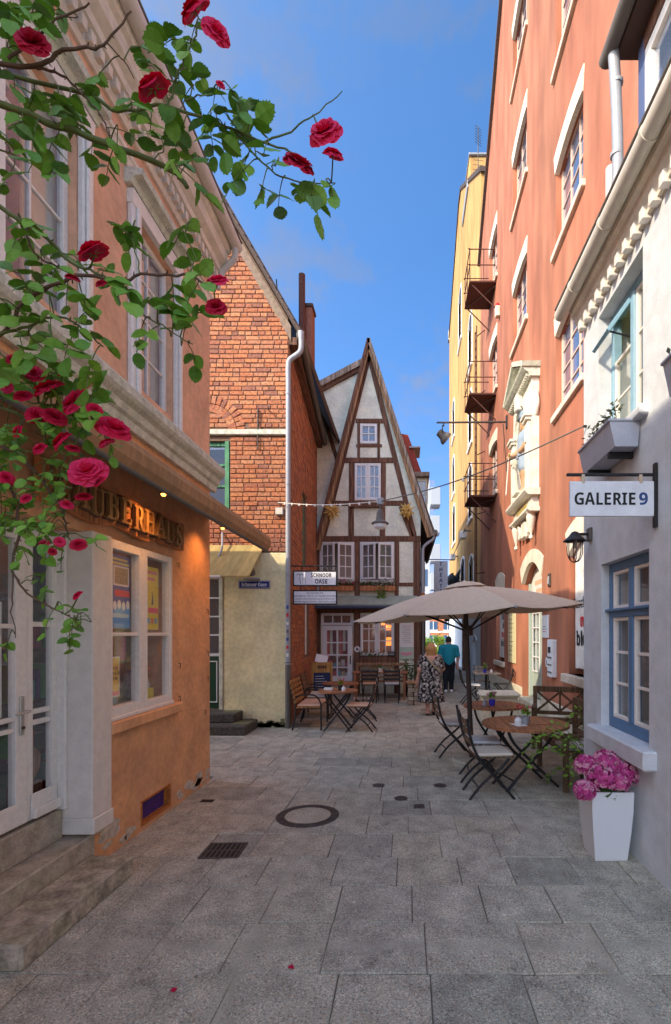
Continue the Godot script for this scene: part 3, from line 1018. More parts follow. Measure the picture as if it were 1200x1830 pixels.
# goods seen through the shop glass
func make_shop_goods() -> void:
	var fl := frame_left(-2.4)
	# blue poster
	var p := thing("blue_poster", "blue printed poster with photo and row of white ovals in the shop window", "poster", fl * at(4.05, 1.84, -0.045))
	obj("sheet", a_box(V(0, 0, -0.002), V(0.40, 0.62, 0)), mat(lin(0.02, 0.09, 0.30), 0.5), p)
	obj("lower_field", a_box(V(0, 0, 0), V(0.40, 0.19, 0.001)), mat(lin(0.02, 0.24, 0.60), 0.5), p)
	obj("photo_mount", a_box(V(0.15, 0.36, 0), V(0.38, 0.53, 0.0012)), M.paper, p)
	obj("photo", a_box(V(0.165, 0.375, 0.0012), V(0.365, 0.515, 0.002)), mat(lin(0.25, 0.22, 0.12), 0.5, T.dirt, 6.0), p)
	obj("red_strip", a_box(V(0.17, 0.27, 0), V(0.39, 0.325, 0.0012)), mat(lin(0.6, 0.03, 0.03), 0.5), p)
	obj("pale_strip", a_box(V(0.02, 0.09, 0.001), V(0.38, 0.125, 0.0018)), mat(lin(0.35, 0.5, 0.6), 0.5), p)
	for k in 6:
		var ov := MB.new()
		var pl := PackedVector2Array()
		for a in 14: pl.append(Vector2(0.035 + 0.066 * k + 0.026 * cos(TAU * a / 14), 0.19 + 0.012 * (k % 2) + 0.038 * sin(TAU * a / 14)))
		ov.prism(pl, 0.001, 0.002)
		obj("oval", ov, M.paper, p)
	for k in 2: obj("text_line", a_box(V(0.14 - k * 0.02, 0.575 - k * 0.035, 0), V(0.36 + k * 0.02, 0.594 - k * 0.035, 0.0012)), mat(lin(0.75, 0.62, 0.12), 0.5), p)
	p = thing("yellow_poster", "yellow printed poster with red strip in the far shop window sash", "poster", fl * at(4.60, 1.83, -0.045))
	obj("sheet", a_box(V(0, 0, -0.002), V(0.36, 0.60, 0)), mat(lin(0.72, 0.58, 0.02), 0.5), p)
	obj("game_box", a_box(V(0.03, 0.17, 0), V(0.16, 0.41, 0.0015)), mat(lin(0.55, 0.42, 0.02), 0.5), p)
	obj("red_strip", a_box(V(0.17, 0.16, 0), V(0.35, 0.21, 0.0015)), mat(lin(0.7, 0.03, 0.08), 0.5), p)
	obj("imp_figure", a_tube([V(0.24, 0.24, 0.001), V(0.25, 0.30, 0.001), V(0.235, 0.36, 0.001)], 0.02, 0.006, 6), M.black, p, Transform3D(Basis.from_scale(Vector3(1, 1, 0.05)), Vector3.ZERO))
	for k in 5: obj("small_box", a_box(V(0.02 + k * 0.066, 0.06, 0), V(0.065 + k * 0.066, 0.11, 0.0015)), mat([lin(0.1, 0.3, 0.6), lin(0.6, 0.1, 0.05)][k % 2], 0.5), p)
	for k in 2: obj("text_line", a_box(V(0.03 + k * 0.05, 0.53 - k * 0.06, 0), V(0.33 - k * 0.04, 0.56 - k * 0.06, 0.0012)), mat(lin(0.62, 0.2, 0.2), 0.5), p)
	p = thing("yellow_flyer", "small yellow and pink flyer leaning in the lower shop window", "flyer", fl * at(4.10, 1.2, -0.05))
	obj("sheet", a_box(V(0, 0.06, -0.002), V(0.20, 0.40, 0)), M.paper, p)
	obj("print", a_box(V(0.012, 0.10, 0), V(0.188, 0.388, 0.001)), mat(lin(0.75, 0.5, 0.06), 0.5), p)
	obj("pink_field", a_box(V(0.012, 0.072, 0), V(0.188, 0.11, 0.0015)), mat(lin(0.7, 0.1, 0.2), 0.5), p)
	for k in 3: lettering(["WEITER", "FÜR EUCH", "OFFEN!"][k], 0.03, M.black, p, V(0.095, 0.30 - k * 0.042, 0.002), 0.001)
	obj("book", a_box(V(0.02, 0.0, -0.05), V(0.17, 0.06, -0.005)), mat(lin(0.02, 0.1, 0.16), 0.5), p)
	# hand puppet with orange hair
	p = thing("puppet", "furry hand puppet with orange crest standing behind the lower far pane", "puppet", fl * at(4.82, 1.17, -0.2))
	var pb := MB.new()
	pb.lathe([Vector2(0.0, 0.0), Vector2(0.12, 0.02), Vector2(0.13, 0.12), Vector2(0.09, 0.25), Vector2(0.05, 0.28)], 16)
	obj("fur", pb, mat(lin(0.55, 0.5, 0.44), 0.95, T.dirt, 6.0, T.bump, 1.0), p)
	pb = MB.new()
	pb.lathe([Vector2(0.0, 0.26), Vector2(0.07, 0.29), Vector2(0.08, 0.36), Vector2(0.04, 0.42), Vector2(0.0, 0.43)], 14, V(-0.02, 0, 0))
	obj("head", pb, mat(lin(0.55, 0.38, 0.12), 0.8), p)
	obj("crest", a_tube(curve([V(0.0, 0.40, 0), V(0.03, 0.48, 0.01), V(0.05, 0.50, 0.02)]), 0.05, 0.02, 8), mat(lin(0.7, 0.18, 0.02), 0.9), p)
	obj("beak", a_tube([V(0.0, 0.33, 0.05), V(0.08, 0.27, 0.1)], 0.04, 0.015, 8), mat(lin(0.7, 0.16, 0.02), 0.8), p)
	obj("cloak", a_box(V(-0.22, 0.38, -0.06), V(-0.1, 0.60, -0.03)), mat(lin(0.45, 0.03, 0.3), 0.8), p)
	obj("game_box", a_box(V(-0.05, 0.0, 0.08), V(0.10, 0.10, 0.13)), mat(lin(0.6, 0.55, 0.06), 0.6), p)
	# shelf with coloured boxes behind the window and door
	var r := RandomNumberGenerator.new()
	r.seed = 40
	for q in 2:
		p = thing("goods_shelf", ["dark shelf with coloured game boxes behind the shop window", "wall shelf of small boxes and toys behind the glazed shop door"][q], "shelf", fl * at([4.0, 2.5][q], 0.27, [-0.75, -0.62][q]))
		for k in 5:
			obj("shelf_board", a_box(V(0, 0.05 + k * 0.44, -0.3), V(1.15, 0.08 + k * 0.44, 0.0)), M.timber, p)
			var x := 0.02
			while x < 1.05 and k < 5:
				var ww := r.randf_range(0.05, 0.15)
				obj("goods_box", a_box(V(x, 0.08 + k * 0.44, -0.25), V(x + ww - 0.01, 0.08 + k * 0.44 + r.randf_range(0.12, 0.33), -0.02)), mat(lin(r.randf() ** 2 * 0.6 + 0.03, r.randf() ** 2 * 0.45 + 0.03, r.randf() ** 2 * 0.4 + 0.02), 0.6), p)
				x += ww
	p = thing("door_poster", "colourful poster hung inside the glazed shop door", "poster", fl * at(2.75, 1.25, -0.23))
	obj("sheet", a_box(V(0, 0, -0.002), V(0.52, 0.75, 0)), M.paper, p)
	obj("red_field", a_box(V(0.02, 0.55, 0), V(0.5, 0.72, 0.001)), mat(lin(0.6, 0.05, 0.04), 0.6), p)
	obj("pink_field", a_box(V(0.06, 0.2, 0), V(0.46, 0.5, 0.001)), mat(lin(0.7, 0.3, 0.4), 0.6), p)
	p = thing("toy_drum", "round brown wooden toy standing low behind the door glass", "toy", fl * at(3.56, 0.74, -0.30))
	var dr := MB.new()
	dr.xf = Transform3D(Basis(Vector3.RIGHT, PI / 2), Vector3(0, 0.13, 0))
	dr.lathe([Vector2(0.0, -0.02), Vector2(0.12, -0.02), Vector2(0.13, 0.0), Vector2(0.12, 0.03), Vector2(0.10, 0.035), Vector2(0.0, 0.03)], 24)
	obj("disc", dr, M.timber_pale, p)
	obj("base", a_box(V(-0.1, -0.2, -0.05), V(0.1, 0.0, 0.05)), M.timber, p)

# ---------------------------------------------------------------- brick house with stepped-back gable
func verge(u: float) -> float:
	return 7.80 + 1.71 * (-2.26 - u)

func make_brick_house() -> void:
	var h := thing("brick_house", "old red brick house with steep gable and yellow plastered foot", "house", frame_front(9.6))
	var holes := [{"u0": -3.95, "u1": -3.37, "v0": 4.10, "v1": 5.46}, {"u0": -4.35, "u1": -3.56, "v0": 0.34, "v1": 2.9}]
	var w := MB.new()
	w.wall(-9.6, -2.26, 0.0, [Vector2(-9.6, 8.0), Vector2(-6.2, verge(-6.2)), Vector2(-2.26, 7.8)], holes, 0.3)
	obj("gable_wall", w, M.mortar, h)
	# side wall, rear wall and roof close the house
	var side := Transform3D(Basis(Vector3(-0.0775, 0, -0.997), Vector3(0, 1, 0), Vector3(0.997, 0, -0.0775)), V(-2.26, 0, 0))
	var sw := MB.new()
	sw.xf = side
	var sh := [{"u0": 2.15, "u1": 2.75, "v0": 3.4, "v1": 5.05, "rise": 0.08}, {"u0": 2.6, "u1": 3.35, "v0": 1.25, "v1": 2.75}]
	sw.wall(0.06, 5.5, 0.0, [Vector2(0, 7.5), Vector2(5.5, 7.5)], sh, 0.3)
	obj("side_wall", sw, M.mortar, h)
	var rear := MB.new()
	rear.box(V(-9.6, 0, -5.8), V(-2.72, 8.0, -5.5))
	rear.box(V(-9.6, 0, -5.5), V(-9.3, 8.0, -0.3))
	obj("rear_wall", rear, M.mortar, h)
	var rf := MB.new()
	rf.prism(PackedVector2Array([Vector2(-2.02, 7.42), Vector2(-1.98, 7.52), Vector2(-6.2, 14.82), Vector2(-10.1, 7.5), Vector2(-10.0, 7.4), Vector2(-6.2, 14.60)]), -5.9, 0.10)
	obj("roof", rf, M.tile_dark, h)
	# rows of tile ends along the verge, and the mortared verge strip
	var k := 0
	while k < 26:
		var t := k / 26.0
		var p := V(-2.02 - 3.0 * t, 7.50 + 3.0 * 1.715 * t, 0.05)
		obj("verge_tile", a_box(V(-0.02, -0.028, -0.16), V(0.22, 0.018, 0.09), 0.01), M.tile_dark, h, Transform3D(Basis(Vector3.BACK, PI - atan(1.715) + 0.06), p))
		k += 1
	var vs := MB.new()
	vs.xf = Transform3D(Basis(), V(0, 0, 0.016))
	vs.prism(PackedVector2Array([Vector2(-2.2, verge(-2.2) - 0.06), Vector2(-2.2, verge(-2.2) - 0.34), Vector2(-5.2, verge(-5.2) - 0.34), Vector2(-5.2, verge(-5.2) - 0.06)]), -0.02, 0.004)
	obj("verge_mortar", vs, mat(lin(0.24, 0.175, 0.125), 0.95, T.soft_dirt, 1.5), h)
	# bricks laid in the gable, one by one
	var r := RandomNumberGenerator.new()
	r.seed = 3
	var shapes := []
	for q in 8:
		var wide: float = [0.262, 0.262, 0.25, 0.27, 0.128, 0.128, 0.12, 0.2][q]
		var b := MB.new()
		b.bev(V(0.006, 0.006, -0.04), V(wide - 0.007, 0.081 + r.randf_range(-0.004, 0.002), 0.015 + r.randf_range(-0.003, 0.006)), 0.008)
		shapes.append([wide, b.mesh()])
	var count := 0
	var loose := MB.new()
	loose.tinted = true
	var v := 3.34
	var row := 0
	while v < 11.5:
		var u := -4.3 - r.randf_range(0, 0.2)
		while u < -2.27:
			var s: Array = shapes[r.randi() % 4 if (row % 2 == 0) == (r.randf() < 0.72) else 4 + r.randi() % 4]
			var wide: float = s[0]
			var stop := minf(-2.258, -2.26 - (v + 0.30 - 7.80) / 1.71)
			if v + 0.09 > 4.08 and v < 5.48 and u < -3.36: u = -3.36
			if u + wide > stop - 0.06:
				wide = stop - u
				if wide < 0.05: break
			var mid := u + wide / 2
			var skip := false
			if v + 0.1 > 5.55 and v < 5.66: skip = true
			var rad := Vector2(mid + 3.76, v + 0.05 - 5.62).length()
			if v > 5.6 and rad > 0.36 and rad < 0.70: skip = true
			if not skip and u > -4.2:
				var xf := Transform3D(Basis(Vector3.BACK, r.randf_range(-0.01, 0.01)).scaled(Vector3(wide / s[0], 1, 1)), V(u, v + r.randf_range(-0.003, 0.003), r.randf_range(-0.003, 0.005)))
				var tone_k: int = [0, 0, 1, 1, 2, 2, 3, 4, 4, 5, 6][r.randi() % 11]
				if v < 3.75 and r.randf() < 0.7: tone_k = [3, 5, 1][r.randi() % 3]
				if count < 285 and u + wide > -3.82:
					obj("brick", s[1], M.brick[tone_k], h, xf)
					count += 1
				else:
					var c: Color = M.brick[tone_k].albedo_color
					loose.col = c.srgb_to_linear()
					loose.xf = xf
					loose.bev(V(0.006, 0.006, -0.04), V(s[0] - 0.007, 0.081, 0.016), 0.008)
			u += wide
		v += 0.0877
		row += 1
	# relieving arch of bricks on edge
	for q in 11:
		var t := lerpf(0.08, 1.75, q / 10.0)
		for ringk in 2:
			obj("brick", a_box(V(-0.042, 0.0, -0.03), V(0.042, 0.155, 0.018 + 0.004 * ringk), 0.008), M.brick[(q * 3 + ringk) % 7], h, Transform3D(Basis(Vector3.BACK, t - PI / 2), V(-3.76 + cos(t) * (0.37 + 0.165 * ringk), 5.63 + sin(t) * (0.37 + 0.165 * ringk), 0)))
	stuff(obj("upper_bricks", loose, M.brick_tint, h))
	# side wall bricks
	var sb := MB.new()
	sb.tinted = true
	v = 0.02
	row = 0
	while v < 7.4:
		var u := 0.0 if row % 2 else 0.13
		if row % 2 == 0:
			sb.col = (M.brick[3].albedo_color as Color).srgb_to_linear()
			sb.xf = side
			sb.box(V(0.0, v + 0.006, -0.03), V(0.124, v + 0.092, 0.012))
		while u < 5.4:
			var wide := 0.26 if r.randf() < 0.6 else 0.13
			wide = minf(wide, 5.45 - u)
			var hit := false
			for q in sh:
				if u + wide > q.u0 - 0.02 and u < q.u1 + 0.02 and v + 0.09 > q.v0 - 0.02 and v < q.v1 + 0.06: hit = true
			if not hit and wide > 0.04:
				var c: Color = M.brick[[0, 1, 3, 3, 5, 4][r.randi() % 6]].albedo_color
				sb.col = c.srgb_to_linear()
				sb.xf = side
				sb.box(V(u + 0.006, v + 0.006, -0.02), V(u + wide - 0.006, v + 0.092, 0.012 + r.randf_range(-0.004, 0.006)))
			u += wide
		v += 0.0985
		row += 1
	stuff(obj("side_bricks", sb, M.brick_tint, h))
	for q in 2:
		var sp := part("side_opening", h, side)
		var hh: Dictionary = sh[q]
		window(sp, hh.u0, hh.u1, hh.v0, hh.v1 + 0.05, -0.05, 2, 4, [M.green_paint, M.white][q], M.glass, 0.06, 0.025)
	# stone drip course and iron anchors
	obj("drip_course", a_box(V(-4.4, 5.555, 0.0), V(-2.27, 5.655, 0.07), 0.012), M.cream_dirty, h)
	var an := MB.new()
	an.tube([V(-2.82, 6.05, 0.05), V(-2.82, 5.28, 0.05)], 0.017, 0.014, 6)
	an.tube([V(-2.86, 5.85, 0.0), V(-2.80, 5.80, 0.06)], 0.012, 0.012, 6)
	an.tube([V(-2.82, 5.45, 0.0), V(-2.82, 5.45, 0.07)], 0.012, 0.012, 6)
	obj("wall_anchor", an, M.cast_iron, h)
	obj("wall_anchor", a_tube([V(-2.62, 6.03, 0.0), V(-2.58, 6.0, 0.22)], 0.012, 0.01, 6), M.cast_iron, h)
	# green window in the gable
	var gw := window(h, -3.95, -3.37, 4.10, 5.46, -0.05, 1, 3, M.green_paint, M.mirror_glass, 0.085, 0.04, 0.07, "window", [0.0, 0.36, 0.70, 1.0])
	obj("casing", a_box(V(-3.46, 4.10, -0.05), V(-3.375, 5.45, 0.02), 0.008), M.green_paint, gw)
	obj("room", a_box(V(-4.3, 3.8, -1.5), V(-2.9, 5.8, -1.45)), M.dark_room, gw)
	# yellow plaster foot
	var yp := MB.new()
	yp.bev(V(-3.485, 0.0, 0.0), V(-2.262, 3.32, 0.035), 0.012)
	obj("plastered_foot", yp, M.yellow_plaster, h)
	for q in 40:
		var pl := PackedVector2Array()
		var cx := r.randf_range(-3.0, -2.3)
		var cy := absf(r.randfn(0, 0.06)) + 0.02
		var rr := r.randf_range(0.02, 0.07)
		for a in 9: pl.append(Vector2(clampf(cx + cos(TAU * a / 9) * rr * r.randf_range(0.6, 1.6), -3.47, -2.275), maxf(0.004, cy + sin(TAU * a / 9) * rr * r.randf_range(0.4, 1.0))))
		var mo := MB.new()
		mo.prism(pl, 0.0352, 0.038)
		obj("moss_patch", mo, M.moss, h)
	# door beside the foot with beige jamb
	var dr := part("door", h)
	obj("jamb", a_box(V(-3.56, 0.34, -0.12), V(-3.487, 2.95, 0.05), 0.008), M.cream_dirty, dr)
	window(dr, -4.34, -3.565, 1.35, 2.88, -0.10, 2, 4, M.white_far, M.glass, 0.05, 0.03, 0.05, "glazing")
	obj("lower_panel", a_box(V(-4.34, 0.35, -0.14), V(-3.565, 1.345, -0.10)), mat(lin(0.012, 0.05, 0.025), 0.5), dr)
	var fr := MB.new()
	fr.bev(V(-4.25, 0.46, -0.10), V(-3.64, 0.48, -0.085), 0.003)
	fr.bev(V(-4.25, 1.24, -0.10), V(-3.64, 1.26, -0.085), 0.003)
	fr.bev(V(-3.66, 0.48, -0.10), V(-3.64, 1.24, -0.085), 0.003)
	obj("panel_mould", fr, M.white_far, dr)
	obj("room", a_box(V(-4.6, 0.2, -1.2), V(-3.3, 3.2, -1.15)), M.dark_room, dr)
	# gutter and zinc downpipe at the corner
	var gt := MB.new()
	gt.xf = side
	gt.tube([V(-0.1, 7.44, 0.24), V(5.4, 7.44, 0.24)], 0.075, 0.075, 12)
	obj("gutter", gt, M.zinc_dark, h)
	obj("eaves_board", a_box(V(0.0, 7.30, 0.0), V(5.4, 7.44, 0.17)), M.timber, h, side)
	var dp := MB.new()
	dp.tube([V(-1.99, 7.48, 0.10), V(-1.99, 7.36, 0.10)], 0.06, 0.05, 12)
	dp.tube(curve([V(-1.99, 7.38, 0.10), V(-1.99, 7.18, 0.10), V(-2.03, 7.08, 0.10), V(-2.20, 6.96, 0.09), V(-2.235, 6.84, 0.09), V(-2.235, 6.6, 0.09)], 5), 0.048, 0.048, 12)
	dp.tube([V(-2.235, 6.62, 0.09), V(-2.245, 0.02, 0.085)], 0.046, 0.046, 12)
	for q in 4: dp.tube([V(-2.235, 1.2 + q * 1.7, 0.09), V(-2.235, 1.23 + q * 1.7, 0.09)], 0.054, 0.054, 12)
	obj("downpipe", dp, M.zinc, h)
	var ft := MB.new()
	ft.tube([V(-2.245, 0.0, 0.085), V(-2.243, 1.25, 0.086)], 0.0495, 0.0495, 12)
	obj("downpipe_foot", ft, M.zinc_dark, h)
	# stickers on the pipe
	for q in 7: obj("sticker", a_box(V(-0.022, 0, 0.0), V(0.022, r.randf_range(0.04, 0.08), 0.0035)), [M.paper, M.print_red, M.ink_blue, M.zinc_dark][q % 4], h, Transform3D(Basis(), V(-2.238, 1.35 + q * 0.15, 0.137)))
	# chimney with flue pipe
	var ch := part("chimney", h)
	obj("stack", a_box(V(-2.46, 8.0, -2.5), V(-2.2, 9.38, -2.1), 0.02), M.brick[5], ch)
	obj("cap", a_box(V(-2.49, 9.38, -2.53), V(-2.17, 9.46, -2.07), 0.02), M.tile_dark, ch)
	obj("flue", a_tube([V(-2.41, 8.6, -2.0), V(-2.41, 10.05, -2.0)], 0.075, 0.075, 12), M.rust, ch)
	for q in 2: obj("roof_rod", a_tube([V(-2.5 - q * 0.08, 8.0, -0.3), V(-2.56 - q * 0.08, 8.75 - q * 0.2, -0.3)], 0.014, 0.012, 6), M.iron, h)
	# two mossy door steps
	for q in 2:
		var s := thing("door_step", ["lower mossy dark stone step at the yellow plastered foot", "upper dark stone step below the narrow brick house door"][q], "step", at(-3.6, 0, [-9.16, -9.36][q]), "dark stone steps at the brick house")
		obj("block", [a_box(V(-0.9, 0, -0.4), V(0.78, 0.17, 0.36), 0.02), a_box(V(-0.9, 0.171, -0.2), V(0.50, 0.335, 0.26), 0.02)][q], mat(lin(0.085, 0.075, 0.06), 0.95, T.dirt, 2.0, T.bump, 0.5), s)
		obj("moss_edge", a_box(V(0.46 - q * 0.25, 0.165 * (q + 1) + 0.003, -0.15), V(0.77 - q * 0.28, 0.165 * (q + 1) + 0.012, 0.2 - 0.1 * q), 0.004), M.moss, s)
	# small canopy over that door
	var cn := thing("door_canopy", "small weathered yellow glass canopy over the narrow door", "canopy", at(-3.6, 2.75, -9.57))
	var cl := MB.new()
	cl.prism(PackedVector2Array([Vector2(0.0, 0.72), Vector2(0.0, 0.70), Vector2(0.95, 0.0), Vector2(0.95, 0.03)]), -0.9, 0.42)
	obj("sheet", cl, M.awning_yellow, cn, Transform3D(Basis(Vector3.UP, -PI / 2), V(0, 0, 0)))
	obj("front_bar", a_tube([V(-0.9, 0.0, 0.96), V(0.42, 0.0, 0.96)], 0.035, 0.035, 8), M.gutter_white, cn)
	obj("brace", a_tube(curve([V(0.1, 0.95, 0.0), V(0.2, 0.6, 0.3), V(0.15, 0.40, 0.38)]), 0.018, 0.018, 6), M.zinc, cn)
	# blue street plate with small lamp
	var pl2 := thing("street_plate", "blue enamel street plate with white lettering on the yellow plaster", "sign", frame_front(9.56) * at(-2.89, 2.715, 0))
	obj("plate", a_box(V(-0.30, -0.075, 0), V(0.30, 0.075, 0.012), 0.006), mat(lin(0.015, 0.03, 0.16), 0.3), pl2)
	var bdr := MB.new()
	for s in [-1.0, 1.0]:
		bdr.box(V(-0.288, s * 0.064 - 0.003, 0.012), V(0.288, s * 0.064 + 0.003, 0.0135))
		bdr.box(V(s * 0.288 - 0.003, -0.061, 0.012), V(s * 0.288 + 0.003, 0.061, 0.0135))
	obj("border", bdr, M.white_far, pl2)
	lettering("Schnoor Oase", 0.068, M.white_far, pl2, V(0, 0.0, 0.013), 0.003, "Droid Serif", true, 0.74)
	var ln := thing("plate_lamp", "small grey spot lamp on a bent arm above the blue street plate", "lamp", frame_front(9.56) * at(-2.93, 2.80, 0))
	obj("arm", a_tube(curve([V(0.02, 0.3, 0.0), V(0.02, 0.22, 0.08), V(0.0, 0.12, 0.12)]), 0.012, 0.012, 6), M.zinc_dark, ln)
	var hd := MB.new()
	hd.xf = Transform3D(Basis(Vector3.RIGHT, 0.5), V(0.02, 0.09, 0.14))
	hd.lathe([Vector2(0.0, 0.12), Vector2(0.07, 0.11), Vector2(0.085, 0.03), Vector2(0.08, 0.0), Vector2(0.0, 0.02)], 14)
	obj("head", hd, M.zinc_dark, ln)
	obj("bracket", a_box(V(-0.12, 0.0, 0.0), V(0.16, 0.03, 0.16), 0.008), M.zinc, ln)
	var bx := thing("junction_box", "small pale metal junction box at the corner of the brick gable", "box", frame_front(9.6) * at(-2.40, 4.1, 0))
	obj("case", a_box(V(-0.08, -0.07, 0.0), V(0.07, 0.07, 0.09), 0.012), M.zinc, bx)
	obj("lid", a_box(V(-0.07, -0.06, 0.09), V(0.06, 0.06, 0.097), 0.004), M.gutter_white, bx)

# ---------------------------------------------------------------- half-timbered house; its front is laid out at 60 units to the metre
func hu(a: float) -> float: return (a - 727.0) / 60.0
func hv(b: float) -> float: return 1.8 + (1131.0 - b) / 60.0

func make_timber_house() -> void:
	var h := thing("timber_house", "narrow half-timbered house with tall pointed gable and cream infill", "house", frame_front(15.0))
	var holes := []
	for q in [[572, 634, 969, 1040], [644, 705, 969, 1040], [634.5, 681, 828.5, 894], [644, 674.5, 758, 793], [575, 631, 1096, 1225], [645, 704, 1098, 1171]]:
		holes.append({"u0": hu(q[0]), "u1": hu(q[1]), "v0": hv(q[3]), "v1": hv(q[2])})
	var w := MB.new()
	w.wall(hu(560), hu(752), 0.0, [Vector2(hu(560), hv(694)), Vector2(hu(647), hv(650)), Vector2(hu(660), hv(626)), Vector2(hu(752), hv(918))], holes, 0.2)
	obj("infill_wall", w, M.infill, h)
	# posts and beams: [x0, x1, y0, y1]
	var beams := [[636, 687, 748.5, 756.5], [637, 683, 794, 799.5], [612, 704, 818, 827.5], [592, 722, 895, 904], [567, 752, 958, 968], [565, 752, 1041.5, 1048], [565, 752, 1085, 1095.5],
		[639, 643.8, 757, 818], [674.8, 679.5, 757, 818], [624, 634.3, 827.5, 895], [681.2, 690, 827.5, 895], [623, 633, 904, 958], [679, 689, 904, 958],
		[566, 571.7, 968, 1041.5], [634.2, 643.8, 968, 1041.5], [705.2, 714, 968, 1041.5], [739, 751.5, 968, 1085], [634, 643.5, 1048, 1066], [706, 713, 1048, 1066],
		[562, 574, 1095.5, 1240], [632, 644, 1095.5, 1240], [705, 714, 1095.5, 1240], [740, 752, 1095.5, 1240], [644, 705, 1172, 1186]]
	for b in beams:
		var r0 := rng.randf_range(0.026, 0.036)
		var hw: float = (b[1] - b[0]) / 120.0
		var hh: float = (b[3] - b[2]) / 120.0
		obj("beam", a_box(V(-hw, -hh, -0.02), V(hw, hh, r0), 0.012), M.timber, h, Transform3D(Basis(Vector3.BACK, rng.randf_range(-0.007, 0.007)), V(hu((b[0] + b[1]) / 2.0), hv((b[2] + b[3]) / 2.0), 0)))
	var braces := [[660, 634, 579, 958, 9], [660, 634, 741, 958, 9], [566, 702, 603, 822, 7], [739, 965, 716, 905, 7]]
	for b in braces:
		var bb := MB.new()
		bb.bar(V(hu(b[0]), hv(b[1]), 0.005), V(hu(b[2]), hv(b[3]), 0.005), b[4] / 60.0, 0.048, Vector3.BACK)
		obj("brace", bb, M.timber, h)
	# barge boards, two deep on either slope
	for s in [-1, 1]:
		var bot := V(hu(571), hv(985), 0.16) if s < 0 else V(hu(767), hv(962), 0.16)
		var top := V(hu(660), hv(622), 0.16)
		var m := MB.new()
		m.bar(top, bot, 0.11, 0.07, Vector3.BACK)
		obj("barge_board", m, M.timber_pale, h)
		var off := V(s * 0.10, 0.035, 0.02)
		m = MB.new()
		m.bar(top + V(0, 0.16, 0.02), bot + off, 0.09, 0.12, Vector3.BACK)
		obj("barge_board", m, M.timber_grey if s > 0 else M.timber, h)
	obj("finial", a_box(V(hu(660) - 0.05, hv(622), 0.10), V(hu(660) + 0.05, hv(611), 0.24), 0.02), M.timber_grey, h)
	# lower slope on the left with its own board
	var lb := MB.new()
	lb.bar(V(hu(552), hv(701), 0.1), V(hu(652), hv(648), 0.1), 0.16, 0.10, Vector3.BACK)
	obj("barge_board", lb, M.timber_grey, h)
	lb = MB.new()
	lb.bar(V(hu(552), hv(711), 0.04), V(hu(648), hv(659), 0.04), 0.10, 0.08, Vector3.BACK)
	obj("beam", lb, M.timber, h)
	# roofs and side walls behind the front
	var rf := MB.new()
	rf.prism(PackedVector2Array([Vector2(hu(660), hv(612)), Vector2(hu(660), hv(620)), Vector2(hu(776), hv(960)), Vector2(hu(779), hv(956))]), -6.0, 0.14)
	rf.prism(PackedVector2Array([Vector2(hu(660), hv(612)), Vector2(hu(660), hv(622)), Vector2(hu(575), hv(962)), Vector2(hu(571), hv(960))]), -6.0, 0.12)
	rf.prism(PackedVector2Array([Vector2(hu(652), hv(644)), Vector2(hu(652), hv(650)), Vector2(hu(480), hv(740)), Vector2(hu(480), hv(733))]), -6.0, 0.08)
	obj("roof", rf, M.tile_dark, h)
	var sd := MB.new()
	sd.box(V(hu(752) - 0.15, 0, -6.0), V(hu(752), 4.6, -0.2))
	sd.box(V(-6.5, 0, -6.2), V(hu(752), 5.0, -6.0))
	obj("side_wall", sd, M.timber, h)
	obj("floor_slab", a_box(V(hu(560), 3.0, -6.0), V(hu(752) - 0.15, 3.15, -0.2)), M.timber, h)
	obj("shop_back_wall", a_box(V(hu(560), 0, -1.6), V(hu(752) - 0.15, 3.0, -1.5)), mat(lin(0.16, 0.10, 0.06), 0.9, T.dirt, 1.5), h)
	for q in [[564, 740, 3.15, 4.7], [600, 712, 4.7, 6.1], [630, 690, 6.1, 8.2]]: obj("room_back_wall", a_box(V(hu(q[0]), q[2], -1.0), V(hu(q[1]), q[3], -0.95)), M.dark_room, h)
	# chimney
	var ch := part("chimney", h)
	obj("stack", a_box(V(hu(578), 8.4, -1.4), V(hu(599), hv(660), -1.05), 0.01), M.brick[5], ch)
	obj("pot", a_box(V(hu(579.5), hv(660), -1.38), V(hu(597.5), hv(649), -1.07), 0.05), M.tile_dark, ch)
	# gable windows
	window(h, hu(644), hu(674.5), hv(793), hv(758), 0.03, 2, 2, M.white_far, M.mirror_glass, 0.075, 0.03, 0.06)
	for q in 2: window(h, hu(634.5 + q * 23.3), hu(657.6 + q * 23.4), hv(894), hv(828.5), 0.03, 2, 3, M.white_far, M.mirror_glass, 0.075, 0.03, 0.06)
	obj("window_shelf", a_box(V(hu(626), hv(908), 0.03), V(hu(683), hv(902.5), 0.13), 0.01), M.timber, h)
	# opened casements on the first floor: each leaf is hinged at the jamb
	for q in 2:
		var x0: float = [572, 644][q]
		var x1: float = [634, 705][q]
		var fr := MB.new()
		fr.bev(V(hu(x0), hv(1040), -0.03), V(hu(x0 + 2.5), hv(969), 0.04), 0.005)
		fr.bev(V(hu(x1 - 2.5), hv(1040), -0.03), V(hu(x1), hv(969), 0.04), 0.005)
		fr.bev(V(hu(x0 + 2.5), hv(971.5), -0.03), V(hu(x1 - 2.5), hv(969), 0.039), 0.005)
		fr.bev(V(hu(x0 + 2.5), hv(1040), -0.03), V(hu(x1 - 2.5), hv(1036.5), 0.045), 0.005)
		obj("casement_frame", fr, M.white_far, h)
		for s in 2:
			var leaf := part("casement", h, Transform3D(Basis(Vector3.UP, (-0.42 if s == 0 else 0.42)), V(hu(x0 + 2.6) if s == 0 else hu(x1 - 2.6), 0, 0.045)))
			var wide := 0.46
			window(leaf, 0.0 if s == 0 else -wide, wide if s == 0 else 0.0, hv(1036), hv(972), 0.02, 2, 3, M.white_far, M.glass, 0.055, 0.026, 0.04)
